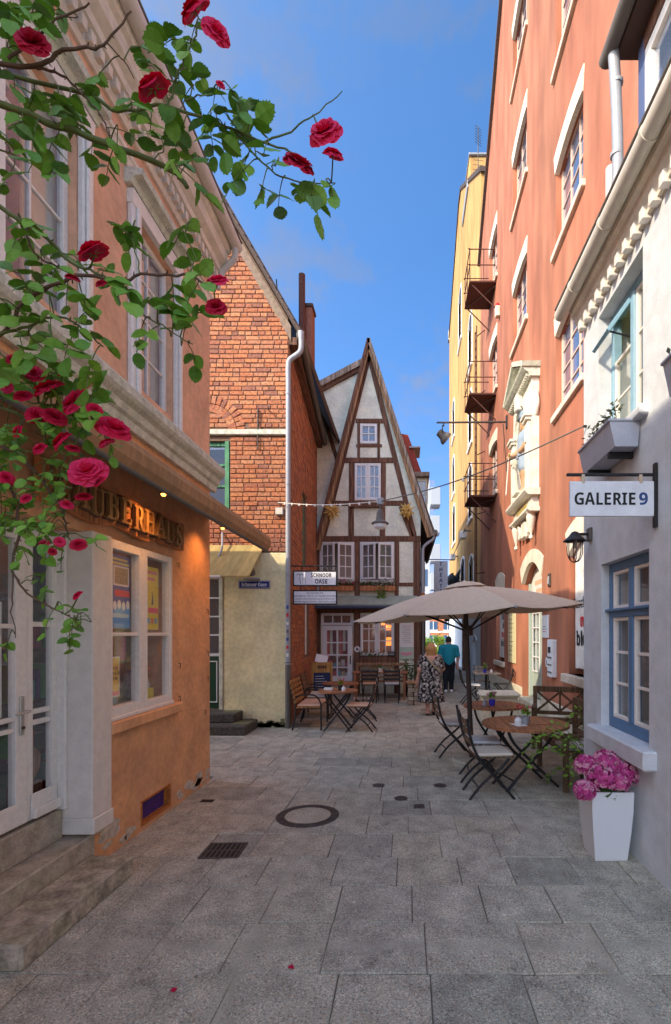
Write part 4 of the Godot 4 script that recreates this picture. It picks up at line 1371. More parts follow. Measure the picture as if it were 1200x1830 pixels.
	# carved board sill, flower boxes belong to the facade
	for q in 2:
		var fb := thing("window_box", ["wooden window box with red and white flowers below the sign side casement", "wooden window box with white flowers and trailing green below the right hand casement"][q], "window box", frame_front(15.0) * at(hu([573, 644][q]), hv(1057), 0.04), "window boxes of the half-timbered house")
		var ww: float = [61, 63][q] / 60.0
		obj("box", a_box(V(0, 0, 0), V(ww, 0.155, 0.17), 0.01), M.sign_wood, fb)
		obj("soil", a_box(V(0.02, 0.15, 0.02), V(ww - 0.02, 0.16, 0.15)), M.soil, fb)
		plantlet(fb, V(0.0, 0.15, 0.02), V(ww, 0.15, 0.16), 110, 0.10, 0.08, M.green_leaf, 300 + q)
		plantlet(fb, V(ww * 0.35, 0.17, 0.02), V(ww, 0.17, 0.17), 30, 0.12, 0.075, [M.petal[2], M.paper][q], 310 + q)
		plantlet(fb, V(ww * 0.3, 0.17, 0.02), V(ww, 0.17, 0.17), 26, 0.12, 0.075, M.paper, 320 + q)
		if q: plantlet(fb, V(ww * 0.50, -0.32, 0.14), V(ww * 0.74, 0.1, 0.2), 110, 0.05, 0.08, M.bush, 330)
	# copper canopy over the ground floor
	var cp := MB.new()
	cp.mould([Vector2(hv(1085), 0.55), Vector2(hv(1082), 0.57), Vector2(hv(1065), 0.06), Vector2(hv(1068), 0.04)], hu(572), hu(746))
	obj("canopy", cp, M.copper, h)
	obj("canopy_gutter", a_tube([V(hu(568), hv(1087), 0.58), V(hu(748), hv(1087), 0.58)], 0.05, 0.05, 10), mat(lin(0.04, 0.05, 0.09), 0.5), h)
	# shop door with transom
	var dr := part("shop_door", h)
	window(dr, hu(575), hu(631), hv(1117), hv(1096), 0.03, 3, 1, M.white_far, M.glass, 0.07, 0.03, 0.06, "transom")
	window(dr, hu(576), hu(630), hv(1223), hv(1118), 0.0, 2, 4, M.white_far, M.glass, 0.14, 0.04, 0.05, "leaf", [0.0, 0.25, 0.5, 0.75, 1.0])
	obj("kick_board", a_box(V(hu(577), hv(1222), -0.02), V(hu(629), hv(1208), 0.012), 0.004), M.white_far, dr)
	obj("handle", a_tube(curve([V(hu(626.5), hv(1178), 0.0), V(hu(626.5), hv(1178), 0.05), V(hu(621), hv(1178), 0.05)]), 0.012, 0.012, 6), M.gold, dr)
	obj("lock_plate", a_box(V(hu(625.5), hv(1187), 0.0), V(hu(627.5), hv(1172), 0.01)), M.iron, dr)
	obj("door_step", a_box(V(hu(574), 0.0, 0.0), V(hu(632), hv(1224), 0.25), 0.01), M.stone_step, h)
	# ground floor window and its dark box
	for q in 2: window(h, hu(645 + q * 29.8), hu(674.4 + q * 29.6), hv(1171), hv(1098), 0.02, 2, 3, M.white_far, M.glass, 0.07, 0.03, 0.06)
	var gb := thing("sill_planter", "dark wooden planter with small green plants under the lit shop window", "planter", frame_front(15.0) * at(hu(643), hv(1185), 0.04))
	obj("box", a_box(V(0, 0, 0), V(hu(706) - hu(643), 0.19, 0.17), 0.01), M.timber, gb)
	plantlet(gb, V(0.02, 0.19, 0.03), V(1.0, 0.19, 0.14), 90, 0.10, 0.08, M.green_leaf, 340)
	# goods and warm lamps inside
	var r := RandomNumberGenerator.new()
	r.seed = 61
	var cl := thing("clothes_rack", "row of hanging garments behind the half-timbered shop door glass", "clothes", frame_front(15.0) * at(hu(582), 0.6, -0.35))
	obj("rail", a_tube([V(-0.05, 1.40, 0), V(0.85, 1.40, 0)], 0.012, 0.012, 6), M.metal, cl)
	for q in 8:
		var gm := MB.new()
		gm.lathe([Vector2(0.06, 0.45 + 0.1 * (q % 3)), Vector2(0.05, 0.9), Vector2(0.055, 1.2), Vector2(0.02, 1.39)], 8, V(0.02 + q * 0.1, 0, 0))
		obj("garment", gm, mat([lin(0.55, 0.12, 0.10), lin(0.65, 0.6, 0.5), lin(0.2, 0.04, 0.05), lin(0.6, 0.45, 0.35)][q % 4], 0.9), cl)
	var sf := thing("display_shelf", "small display shelf with bottles and boxes low behind the shop door", "shelf", frame_front(15.0) * at(hu(584), 0.35, -0.2))
	for q in 2:
		obj("shelf_board", a_box(V(0, 0.1 + q * 0.33, -0.2), V(0.66, 0.125 + q * 0.33, 0)), M.timber, sf)
		for g in 5: obj("goods_box", a_box(V(0.02 + g * 0.13, 0.125 + q * 0.33, -0.12), V(0.12 + g * 0.13, 0.125 + q * 0.33 + r.randf_range(0.06, 0.22), -0.03)), mat([lin(0.6, 0.56, 0.5), lin(0.5, 0.1, 0.1), lin(0.1, 0.3, 0.35), lin(0.55, 0.45, 0.25)][(g + q) % 4], 0.6), sf)
	var lamps := [[684, 1113, 0.07, "small glowing amber lamp hanging high behind the shop window"], [694, 1121, 0.10, "glowing cone lamp hanging in the middle of the shop window"], [697, 1147, 0.16, "large glowing drum lampshade low in the shop window"]]
	for q in lamps:
		var lp := thing("shop_lamp", q[3], "lamp", frame_front(15.0) * at(hu(q[0]), hv(q[1]), -0.55), "lit lamps in the shop window")
		var sm := MB.new()
		sm.lathe([Vector2(q[2], -q[2] * 0.8), Vector2(q[2] * 0.75, q[2] * 0.8), Vector2(0.01, q[2] * 0.82)], 14)
		obj("lamp_shade", sm, glow(Color(1.0, 0.58, 0.2), 0.5), lp)
		obj("cord", a_tube([V(0, q[2] * 0.8, 0), V(0, 3.0 - hv(q[1]), 0)], 0.006, 0.006, 5), M.black, lp)
		lamp(lp, V(0, -q[2] * 0.9 - 0.03, 0), 0.035, Color(1, 0.65, 0.3), 0.05)
	var lt := thing("wall_lantern", "lit black wall lantern left of the shop door", "lantern", frame_front(15.0) * at(hu(556), hv(1117), 0.30))
	var cage := MB.new()
	for s in 4:
		var t := PI / 4 + PI / 2 * s
		cage.tube([V(cos(t) * 0.06, -0.02, sin(t) * 0.06), V(cos(t) * 0.10, 0.30, sin(t) * 0.10)], 0.009, 0.009, 5)
	cage.lathe([Vector2(0.12, 0.30), Vector2(0.03, 0.40), Vector2(0.0, 0.42)], 8)
	cage.lathe([Vector2(0.0, -0.04), Vector2(0.07, -0.03), Vector2(0.07, -0.01), Vector2(0.0, 0.0)], 8)
	cage.tube([V(0, 0.38, 0), V(0, 0.44, -0.12), V(0, 0.36, -0.30)], 0.012, 0.012, 6)
	obj("cage", cage, M.iron, lt)
	var lb2 := MB.new()
	lb2.lathe([Vector2(0.0, 0.02), Vector2(0.035, 0.06), Vector2(0.045, 0.13), Vector2(0.02, 0.2), Vector2(0.0, 0.21)], 10)
	obj("bulb", lb2, glow(Color(1.0, 0.55, 0.16), 1.2), lt)
	lamp(lt, V(0, 0.1, 0.09), 0.08, Color(1, 0.6, 0.25), 0.04)
	# golden paper stars on the front
	for q in 2:
		var so := thing("paper_star", ["golden many pointed star hung beside the brick wall", "golden many pointed star hung near the right roof edge"][q], "star", frame_front(15.0) * at(hu([597, 727][q]), hv(917), 0.30), "golden stars on the half-timbered gable")
		var sm := MB.new()
		for k in 26:
			var y := 1.0 - 2.0 * (k + 0.5) / 26.0
			var t := k * 2.39996
			var d := V(sqrt(1 - y * y) * cos(t), y, sqrt(1 - y * y) * sin(t))
			var a := d.cross(V(0.3, 1, 0.2)).normalized() * 0.055
			var b := d.cross(a).normalized() * 0.055
			for e in 4:
				var c0 := [a, b, -a, -b][e] as Vector3
				var c1 := [b, -a, -b, a][e] as Vector3
				sm.tri(d * 0.09 + c0, d * 0.09 + c1, d * (0.30 if k % 2 else 0.24))
		obj("points", sm, M.gold, so, Transform3D(Basis.from_euler(V(q, 0.3, q * 0.5)), Vector3.ZERO))
		obj("hook", a_tube([V(0, 0.1, 0), V(0, 0.3, 0), V(0, 0.32, -0.27)], 0.006, 0.006, 4), M.iron, so)
	# tall pale green banner by the corner
	var bn := thing("menu_banner", "tall pale green menu banner with pink flowers beside the shop window", "banner", frame_front(15.0) * at(hu(714.5), hv(1178), 0.045))
	obj("sheet", a_box(V(0, 0, 0), V(0.42, 1.36, 0.01)), mat(lin(0.42, 0.52, 0.40), 0.7), bn)
	obj("text_field", a_box(V(0.0, 0.36, 0.01), V(0.42, 1.08, 0.012)), M.paper, bn)
	obj("top_field", a_box(V(0.0, 1.20, 0.01), V(0.42, 1.36, 0.012)), mat(lin(0.2, 0.24, 0.1), 0.7, T.dirt, 5.0), bn)
	for q in 9: obj("text_line", a_box(V(0.08 + 0.02 * (q % 3), 0.98 - q * 0.06, 0.012), V(0.35 - 0.03 * (q % 2), 0.99 - q * 0.06, 0.0135)), M.print_red if q == 0 else M.zinc_dark, bn)
	for q in 3:
		var fm := MB.new()
		fm.lathe([Vector2(0.05, 0.0), Vector2(0.055, 0.003), Vector2(0.0, 0.006)], 12)
		obj("flower_print", fm, mat(lin(0.7, 0.25, 0.35), 0.7), bn, Transform3D(Basis(Vector3.RIGHT, PI / 2), V(0.1 + q * 0.11, 0.17 - 0.02 * (q % 2), 0.009)))
	# round plate on the door post and small black board
	var rp := thing("round_plate", "small round black and white plate on the dark door post", "plate", frame_front(15.0) * at(hu(639), hv(1160), 0.036))
	var rm := MB.new()
	rm.xf = Transform3D(Basis(Vector3.RIGHT, PI / 2), Vector3.ZERO)
	rm.lathe([Vector2(0.09, 0.0), Vector2(0.09, 0.012), Vector2(0.075, 0.014), Vector2(0.07, 0.010), Vector2(0.035, 0.010), Vector2(0.03, 0.013), Vector2(0.0, 0.013)], 22)
	obj("disc", rm, M.white_far, rp)
	obj("badge", a_box(V(-0.025, -0.04, 0.013), V(0.025, 0.04, 0.016), 0.002), M.black, rp)
	var bb2 := thing("black_board", "small black wavy board with white writing on the shop window planter", "board", frame_front(15.0) * at(hu(701), hv(1172), 0.22))
	obj("board", a_box(V(-0.11, 0, 0), V(0.11, 0.14, 0.012), 0.004), M.black, bb2)
	for q in 2: obj("text_line", a_box(V(-0.08, 0.04 + q * 0.05, 0.012), V(0.07, 0.05 + q * 0.05, 0.0135)), M.paper, bb2)
	# zinc gutter and downpipe at the right corner
	var gp := MB.new()
	gp.tube([V(hu(778), hv(953), 0.2), V(hu(778), hv(953), -6.0)], 0.07, 0.07, 10)
	obj("gutter", gp, M.zinc_dark, h)
	var dp := MB.new()
	dp.tube(curve([V(hu(775), hv(955), 0.14), V(hu(774), hv(965), 0.14), V(hu(764), hv(972), 0.1), V(hu(757), hv(980), 0.07), V(hu(756), hv(995), 0.07), V(hu(756), hv(1065), 0.07)], 5), 0.045, 0.045, 10)
	obj("downpipe", dp, M.zinc, h)
	obj("pipe_collar", a_tube([V(hu(756), hv(1068), 0.07), V(hu(756), hv(1060), 0.07)], 0.06, 0.06, 10), M.rust_orange, h)
	obj("downpipe_foot", a_tube([V(hu(756), hv(1066), 0.07), V(hu(757), 0.0, 0.07)], 0.042, 0.042, 10), M.zinc_dark, h)

# small scattered leaves or blossoms in a box from a to b, joined into one mesh
func plantlet(parent: Node3D, a: Vector3, b: Vector3, n: int, spread: float, size: float, m: Material, sd: int, called := "foliage") -> void:
	var r := RandomNumberGenerator.new()
	r.seed = sd
	var mb := MB.new()
	for k in n:
		var p := V(lerpf(a.x, b.x, r.randf()), lerpf(a.y, b.y, r.randf()), lerpf(a.z, b.z, r.randf())) + V(r.randfn() * spread * 0.3, absf(r.randfn()) * spread, r.randfn() * spread * 0.3)
		mb.xf = Transform3D(Basis.from_euler(V(r.randf_range(-1, 1), r.randf() * TAU, r.randf_range(-0.6, 0.6))).scaled(Vector3.ONE * size * r.randf_range(0.6, 1.3)), p)
		mb.tri(V(-0.3, 0, 0.1), V(0, -0.05, 0.6), V(0.3, 0, 0.1))
		mb.tri(V(-0.3, 0, 0.1), V(0.3, 0, 0.1), V(0, 0.08, -0.5))
		mb.tri(V(-0.3, 0, 0.1), V(0.3, 0, 0.1), V(0, 0.25, 0.15))
	stuff(obj(called, mb, m, parent))

# ---------------------------------------------------------------- red gabled warehouse on the right; depth d lies at u = -d
func arch_band(parent: Node3D, u0: float, u1: float, v1: float, rise: float, thick: float, over: float, called := "arch_head", m: Material = null) -> void:
	var mb := MB.new()
	var n := 12
	var mid := (u0 + u1) / 2
	var half := (u1 - u0) / 2
	var lo := []
	var hi := []
	for k in n + 1:
		var x := lerpf(-1, 1, float(k) / n)
		lo.append(Vector2(mid + x * half, v1 - 0.006 + rise * (1 - x * x)))
		hi.append(Vector2(mid + x * (half + over), v1 + thick + rise * 0.75 * (1 - x * x)))
	for k in n:
		mb.quad(V(lo[k].x, lo[k].y, 0.02), V(lo[k + 1].x, lo[k + 1].y, 0.02), V(hi[k + 1].x, hi[k + 1].y, 0.02), V(hi[k].x, hi[k].y, 0.02))
		mb.quad(V(lo[k].x, lo[k].y, -0.07), V(lo[k + 1].x, lo[k + 1].y, -0.07), V(lo[k + 1].x, lo[k + 1].y, 0.02), V(lo[k].x, lo[k].y, 0.02))
		mb.quad(V(hi[k].x, hi[k].y, 0.02), V(hi[k + 1].x, hi[k + 1].y, 0.02), V(hi[k + 1].x, hi[k + 1].y, 0.0), V(hi[k].x, hi[k].y, 0.0))
	for k in [0, n]:
		mb.quad(V(lo[k].x, lo[k].y, 0.0), V(hi[k].x, hi[k].y, 0.0), V(hi[k].x, hi[k].y, 0.02), V(lo[k].x, lo[k].y, 0.02))
	obj(called, mb, m if m else M.arch, parent)

func make_red_house() -> void:
	var h := thing("red_warehouse", "tall terracotta red gabled warehouse with arched white window heads", "house", frame_right(2.85))
	var wins := []
	for v in [5.95, 9.05, 12.5, 15.9]: wins.append([8.12, 9.62, v, 1.42])
	for v in [9.3, 12.75, 16.2]: wins.append([11.92, 13.5, v, 1.42])
	for v in [6.3, 9.6, 13.1]: wins.append([15.85, 17.3, v, 1.5])
	var holes := []
	for w in wins: holes.append({"u0": -w[1], "u1": -w[0], "v0": w[2], "v1": w[2] + w[3] + 0.08, "rise": 0.10})
	holes.append({"u0": -12.4, "u1": -10.6, "v0": 0.25, "v1": 3.0, "rise": 0.42})
	holes.append({"u0": -8.85, "u1": -7.3, "v0": 1.08, "v1": 3.15, "rise": 0.25})
	holes.append({"u0": -16.0, "u1": -14.7, "v0": 0.95, "v1": 2.95, "rise": 0.25})
	holes.append({"u0": -12.3, "u1": -11.2, "v0": 5.0, "v1": 6.75, "rise": 0.5})
	var w0 := MB.new()
	w0.wall(-19.4, -5.4, 0.45, [Vector2(-19.4, 16.15), Vector2(-12.45, 22.95), Vector2(-5.4, 16.1)], holes, 0.4)
	obj("wall", w0, M.red, h)
	var pl := MB.new()
	for s in [[-19.4, -16.02], [-14.68, -12.42], [-10.58, -8.87], [-7.28, -5.4]]:
		pl.bev(V(s[0], 0, -0.4), V(s[1], 0.46, 0.03), 0.01)
	pl.bev(V(-16.02, 0, -0.4), V(-14.68, 0.46, 0.028), 0.01)
	pl.bev(V(-8.87, 0, -0.4), V(-7.28, 0.46, 0.028), 0.01)
	pl.bev(V(-12.42, 0, -0.4), V(-10.58, 0.24, 0.1), 0.01)
	obj("plinth", pl, M.plinth, h)
	var sh := MB.new()
	sh.box(V(-19.4, 0, -7.0), V(-5.4, 16.1, -6.7))
	sh.box(V(-5.7, 0, -6.7), V(-5.4, 16.1, -0.4))
	sh.box(V(-19.4, 0, -6.7), V(-19.1, 16.1, -0.4))
	obj("rear_wall", sh, M.red, h)
	var rf := MB.new()
	rf.prism(PackedVector2Array([Vector2(-19.55, 16.02), Vector2(-19.6, 16.14), Vector2(-12.45, 23.14), Vector2(-5.2, 16.1), Vector2(-5.3, 16.0), Vector2(-12.45, 22.96)]), -7.0, 0.10)
	obj("roof", rf, M.tile_dark, h)
	var fl := MB.new()
	for v in [4.4, 8.0, 11.6, 15.2]: fl.box(V(-19.1, v, -6.7), V(-5.7, v + 0.2, -0.41))
	obj("floor_slabs", fl, M.dark_room, h)
	var fm := mat(lin(0.56, 0.40, 0.31), 0.6)
	for k in wins.size():
		var w: Array = wins[k]
		var wd := window(h, -w[1], -w[0], w[2], w[2] + w[3] + 0.2, -0.11, 3, 4, fm, M.mirror_glass, 0.06, 0.035, 0.06)
		arch_band(wd, -w[1], -w[0], w[2] + w[3] + 0.08, 0.10, 0.36, 0.07)
		obj("sill", a_box(V(-w[1] - 0.12, w[2] - 0.12, -0.2), V(-w[0] + 0.1, w[2], 0.07), 0.01), M.sill, wd)
	# entrance: grey green double door under an arched light
	var en := part("entrance", h)
	arch_band(en, -12.4, -10.6, 3.0, 0.42, 0.38, 0.16)
	window(en, -12.32, -11.52, 0.28, 2.35, -0.22, 2, 4, M.door_green, M.glass, 0.11, 0.04, 0.06, "door_leaf", [0.26, 0.44, 0.63, 0.82, 1.0])
	window(en, -11.48, -10.68, 0.28, 2.35, -0.22, 2, 4, M.door_green, M.glass, 0.11, 0.04, 0.06, "door_leaf", [0.26, 0.44, 0.63, 0.82, 1.0])
	for s in 2:
		obj("door_panel", a_box(V(-12.22 + s * 0.84, 0.36, -0.27), V(-11.62 + s * 0.84, 0.86, -0.235), 0.01), M.door_green, en)
		var gb := MB.new()
		for q in 5: gb.bev(V(-12.21 + s * 0.84, 0.87 + q * 0.345, -0.225), V(-11.63 + s * 0.84, 0.90 + q * 0.345, -0.20), 0.004)
		for q in 3: gb.bev(V(-12.22 + s * 0.84 + q * 0.29, 0.87, -0.222), V(-12.18 + s * 0.84 + q * 0.29, 2.25, -0.205), 0.004)
		obj("glazing_grid", gb, M.white_far, en)
	obj("jamb", a_box(V(-12.4, 0.25, -0.3), V(-12.325, 3.0, -0.15), 0.01), M.door_green, en)
	obj("jamb", a_box(V(-10.675, 0.25, -0.3), V(-10.6, 3.0, -0.15), 0.01), M.door_green, en)
	obj("transom_bar", a_box(V(-12.325, 2.35, -0.3), V(-10.675, 2.46, -0.13), 0.01), M.door_green, en)
	obj("fanlight", a_box(V(-12.32, 2.46, -0.24), V(-10.68, 3.40, -0.21)), M.banner, en)
	for q in 3: obj("text_line", a_box(V(-12.0 + q * 0.1, 2.92 - q * 0.2, -0.21), V(-11.0 + q * 0.08, 3.03 - q * 0.2, -0.207)), mat(lin(0.66, 0.42, 0.28), 0.8), en)
	# banners hung in the ground floor windows
	arch_band(h, -8.85, -7.3, 3.15, 0.25, 0.42, 0.14)
	obj("sill", a_box(V(-9.0, 0.93, -0.2), V(-7.2, 1.08, 0.10), 0.012), M.sill, h)
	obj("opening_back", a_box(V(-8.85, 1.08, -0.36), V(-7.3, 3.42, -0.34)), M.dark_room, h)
	var bn := thing("white_banner", "large white cloth banner with black and red words in the near arched opening", "banner", frame_right(2.85) * at(-8.05, 1.18, -0.10))
	var cl := MB.new()
	for k in 12:
		var a0 := -0.74 + 1.46 * k / 12.0
		var a1 := -0.74 + 1.46 * (k + 1) / 12.0
		cl.quad(V(a0, 0.02 * sin(k * 0.8), 0.012 * sin(k * 1.1)), V(a1, 0.02 * sin((k + 1) * 0.8), 0.012 * sin((k + 1) * 1.1)), V(a1, 2.15, 0.004), V(a0, 2.15, 0.004))
		cl.quad(V(a1, 0.02 * sin((k + 1) * 0.8), -0.012), V(a0, 0.02 * sin(k * 0.8), -0.012), V(a0, 2.15, -0.012), V(a1, 2.15, -0.012))
	obj("cloth", cl, M.banner, bn)
	lettering("Geschichte", 0.17, M.black, bn, V(-0.27, 1.13, 0.016), 0.004, "Droid Sans", false)
	lettering("muss", 0.22, M.print_red, bn, V(-0.09, 0.83, 0.016), 0.004)
	lettering("bleiben", 0.24, M.black, bn, V(-0.06, 0.52, 0.016), 0.004)
	arch_band(h, -16.0, -14.7, 2.95, 0.25, 0.5, 0.12)
	obj("sill", a_box(V(-16.1, 0.80, -0.2), V(-14.6, 0.95, 0.08), 0.012), M.sill, h)
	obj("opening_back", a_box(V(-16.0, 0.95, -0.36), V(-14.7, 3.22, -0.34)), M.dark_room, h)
	var b2 := thing("narrow_banner", "narrow white banner with dark lines of words in the shaded arched opening", "banner", frame_right(2.85) * at(-15.35, 1.05, -0.10))
	obj("cloth", a_box(V(-0.62, 0, -0.01), V(0.62, 2.1, 0.0)), M.banner, b2)
	for q in 4: lettering(["Haus", "der", "muss", "bleiben"][q], 0.2, M.print_red if q == 2 else M.black, b2, V(0.1, 1.25 - q * 0.27, 0.003), 0.004)
	var ps := thing("yellow_notice", "tall pale yellow notice panel beside the warehouse door", "notice", frame_right(2.85) * at(-13.55, 1.0, 0.0))
	obj("panel", a_box(V(-0.45, 0, 0), V(0.45, 1.55, 0.03), 0.006), mat(lin(0.66, 0.60, 0.34), 0.5), ps)
	for q in 10: obj("text_line", a_box(V(-0.34, 0.2 + q * 0.12, 0.03), V(0.1 + 0.05 * (q % 4), 0.215 + q * 0.12, 0.032)), M.zinc_dark, ps)
	# plates, mailbox and tube lamp right of the door
	var p1 := thing("white_plate", "white rectangular name plate right of the warehouse door", "plate", frame_right(2.85) * at(-10.28, 1.70, 0))
	obj("panel", a_box(V(-0.22, 0, 0), V(0.22, 0.46, 0.03), 0.006), M.sign_white, p1)
	for q in 3: obj("text_line", a_box(V(-0.16, 0.12 + q * 0.05, 0.03), V(0.08, 0.132 + q * 0.05, 0.032)), M.print_red if q == 0 else M.black, p1)
	var mb2 := thing("letter_box", "white letter box column with slots on the red wall", "letter box", frame_right(2.85) * at(-9.72, 0.95, 0))
	obj("case", a_box(V(-0.17, 0, 0), V(0.17, 0.72, 0.09), 0.008), M.sign_white, mb2)
	for q in 3: obj("slot_flap", a_box(V(-0.13, 0.08 + q * 0.14, 0.088), V(0.13, 0.11 + q * 0.14, 0.105), 0.004), M.zinc_dark, mb2)
	obj("bell_panel", a_box(V(-0.1, 0.46, 0.089), V(0.06, 0.58, 0.10), 0.004), M.iron, mb2)
	var rp := thing("round_sign", "small white oval plate beside the letter box", "plate", frame_right(2.85) * at(-10.18, 1.1, 0))
	var rm := MB.new()
	rm.xf = Transform3D(Basis(Vector3.RIGHT, PI / 2), Vector3(0, 0.11, 0))
	rm.lathe([Vector2(0.1, 0.0), Vector2(0.1, 0.02), Vector2(0.08, 0.025), Vector2(0.0, 0.025)], 20)
	obj("disc", rm, M.sign_white, rp)
	obj("badge", a_box(V(-0.02, 0.06, 0.025), V(0.02, 0.15, 0.028)), M.zinc_dark, rp)
	var tl := thing("tube_lamp", "short dark tube lamp mounted above the white name plate", "lamp", frame_right(2.85) * at(-10.2, 2.36, 0))
	obj("bracket", a_box(V(0.02, -0.1, 0), V(0.12, 0.1, 0.08), 0.01), M.iron, tl)
	obj("tube", a_tube([V(0.05, 0, 0.10), V(-0.30, 0, 0.16)], 0.06, 0.06, 12), M.zinc, tl)
	obj("end_cap", a_tube([V(-0.30, 0, 0.16), V(-0.36, 0, 0.17)], 0.066, 0.066, 12), M.iron, tl)
	var rl := thing("dark_relief", "small dark relief plaque high beside the warehouse door", "plaque", frame_right(2.85) * at(-10.0, 2.72, 0))
	obj("slab", a_box(V(-0.08, 0, 0), V(0.08, 0.26, 0.03), 0.01), M.cast_iron, rl)
	obj("figure", a_tube([V(0, 0.05, 0.03), V(0.01, 0.13, 0.04), V(0, 0.2, 0.03)], 0.03, 0.015, 8), M.zinc, rl)
	# fire escape platforms, brackets, rails
	for k in 3:
		var py: float = [6.18, 9.42, 12.98][k]
		var fe := thing("fire_platform", ["rusty fire escape platform nearest to the street", "rusty fire escape platform in the middle of the ladder", "topmost rusty fire escape platform on the red warehouse"][k], "fire escape", frame_right(2.85) * at(-16.65, py, 0), "fire escape platforms")
		obj("deck", a_box(V(-0.68, -0.06, 0.0), V(0.68, 0.0, 0.86), 0.008), M.rust, fe)
		for s in [-0.6, 0.6]:
			obj("strut", a_tube([V(s, -0.05, 0.80), V(s, -0.85, 0.0)], 0.02, 0.02, 6), M.rust, fe)
		obj("strut", a_tube([V(-0.6, -0.06, 0.82), V(0.62, -0.12, 0.0)], 0.012, 0.012, 6), M.zinc_dark, fe)
		for y in [0.5, 1.0]:
			obj("rail", a_tube(curve([V(0.66, y, 0.02), V(0.66, y, 0.82), V(0.6, y, 0.84), V(-0.6, y, 0.84), V(-0.66, y, 0.82), V(-0.66, y, 0.02)], 3), 0.016, 0.016, 6), M.rust, fe)
		for s in [V(0.66, 0, 0.84), V(-0.66, 0, 0.84), V(0, 0, 0.84), V(0.66, 0, 0.4)]:
			obj("rail_post", a_tube([s, s + V(0, 1.0, 0)], 0.014, 0.014, 6), M.rust, fe)
	var ld := thing("wall_ladder", "rusty steel ladder running up the shaded edge of the red warehouse", "ladder", frame_right(2.85) * at(-18.9, 3.6, 0))
	for s in [-0.2, 0.2]: obj("stringer", a_tube([V(s, 0, 0.25), V(s, 9.6, 0.25)], 0.022, 0.022, 6), M.rust, ld)
	for q in 32: obj("rung", a_tube([V(-0.2, 0.15 + q * 0.3, 0.25), V(0.2, 0.15 + q * 0.3, 0.25)], 0.013, 0.013, 5), M.rust, ld)
	for q in 5: obj("stand_off", a_tube([V(0.2, 0.4 + q * 2.2, 0.25), V(0.62, 0.4 + q * 2.2, 0.0)], 0.02, 0.02, 5), M.rust, ld)
	var al := thing("alarm_light", "small red topped alarm light on the red warehouse wall", "alarm", frame_right(2.85) * at(-15.4, 11.45, 0))
	obj("case", a_box(V(-0.09, 0, 0), V(0.09, 0.32, 0.14), 0.02), M.arch, al)
	obj("dome", a_tube([V(0, 0.32, 0.07), V(0, 0.42, 0.07)], 0.07, 0.05, 10), M.print_red, al)
	# long bracket arm with a projector lamp
	var br := thing("bracket_lamp", "round projector lamp hung from a long iron wall arm", "lamp", frame_right(2.85) * at(-14.25, 7.77, 0))
	obj("wall_plate", a_box(V(-0.06, -0.18, 0), V(0.06, 0.18, 0.04), 0.008), M.iron, br)
	obj("arm", a_tube([V(0, 0, 0.03), V(0, -0.02, 2.0)], 0.032, 0.026, 8), M.cast_iron, br)
	obj("stay", a_tube([V(0, -1.4, 0.02), V(0, -0.06, 0.12)], 0.012, 0.012, 5), M.iron, br)
	obj("yoke", a_tube(curve([V(0.0, -0.02, 1.80), V(0, -0.12, 1.80), V(0.10, -0.14, 1.84), V(0.13, -0.34, 1.84)], 3), 0.016, 0.016, 6), M.iron, br)
	var lm := MB.new()
	lm.xf = Transform3D(Basis(Vector3(0.3, 0, 1).normalized().cross(Vector3.UP).normalized(), 2.2), V(0, -0.38, 1.84))
	lm.lathe([Vector2(0.0, -0.16), Vector2(0.10, -0.14), Vector2(0.12, 0.02), Vector2(0.18, 0.10), Vector2(0.19, 0.18), Vector2(0.16, 0.185), Vector2(0.14, 0.15), Vector2(0.0, 0.14)], 18)
	obj("lamp_head", lm, M.zinc_dark, br)
	make_niche()

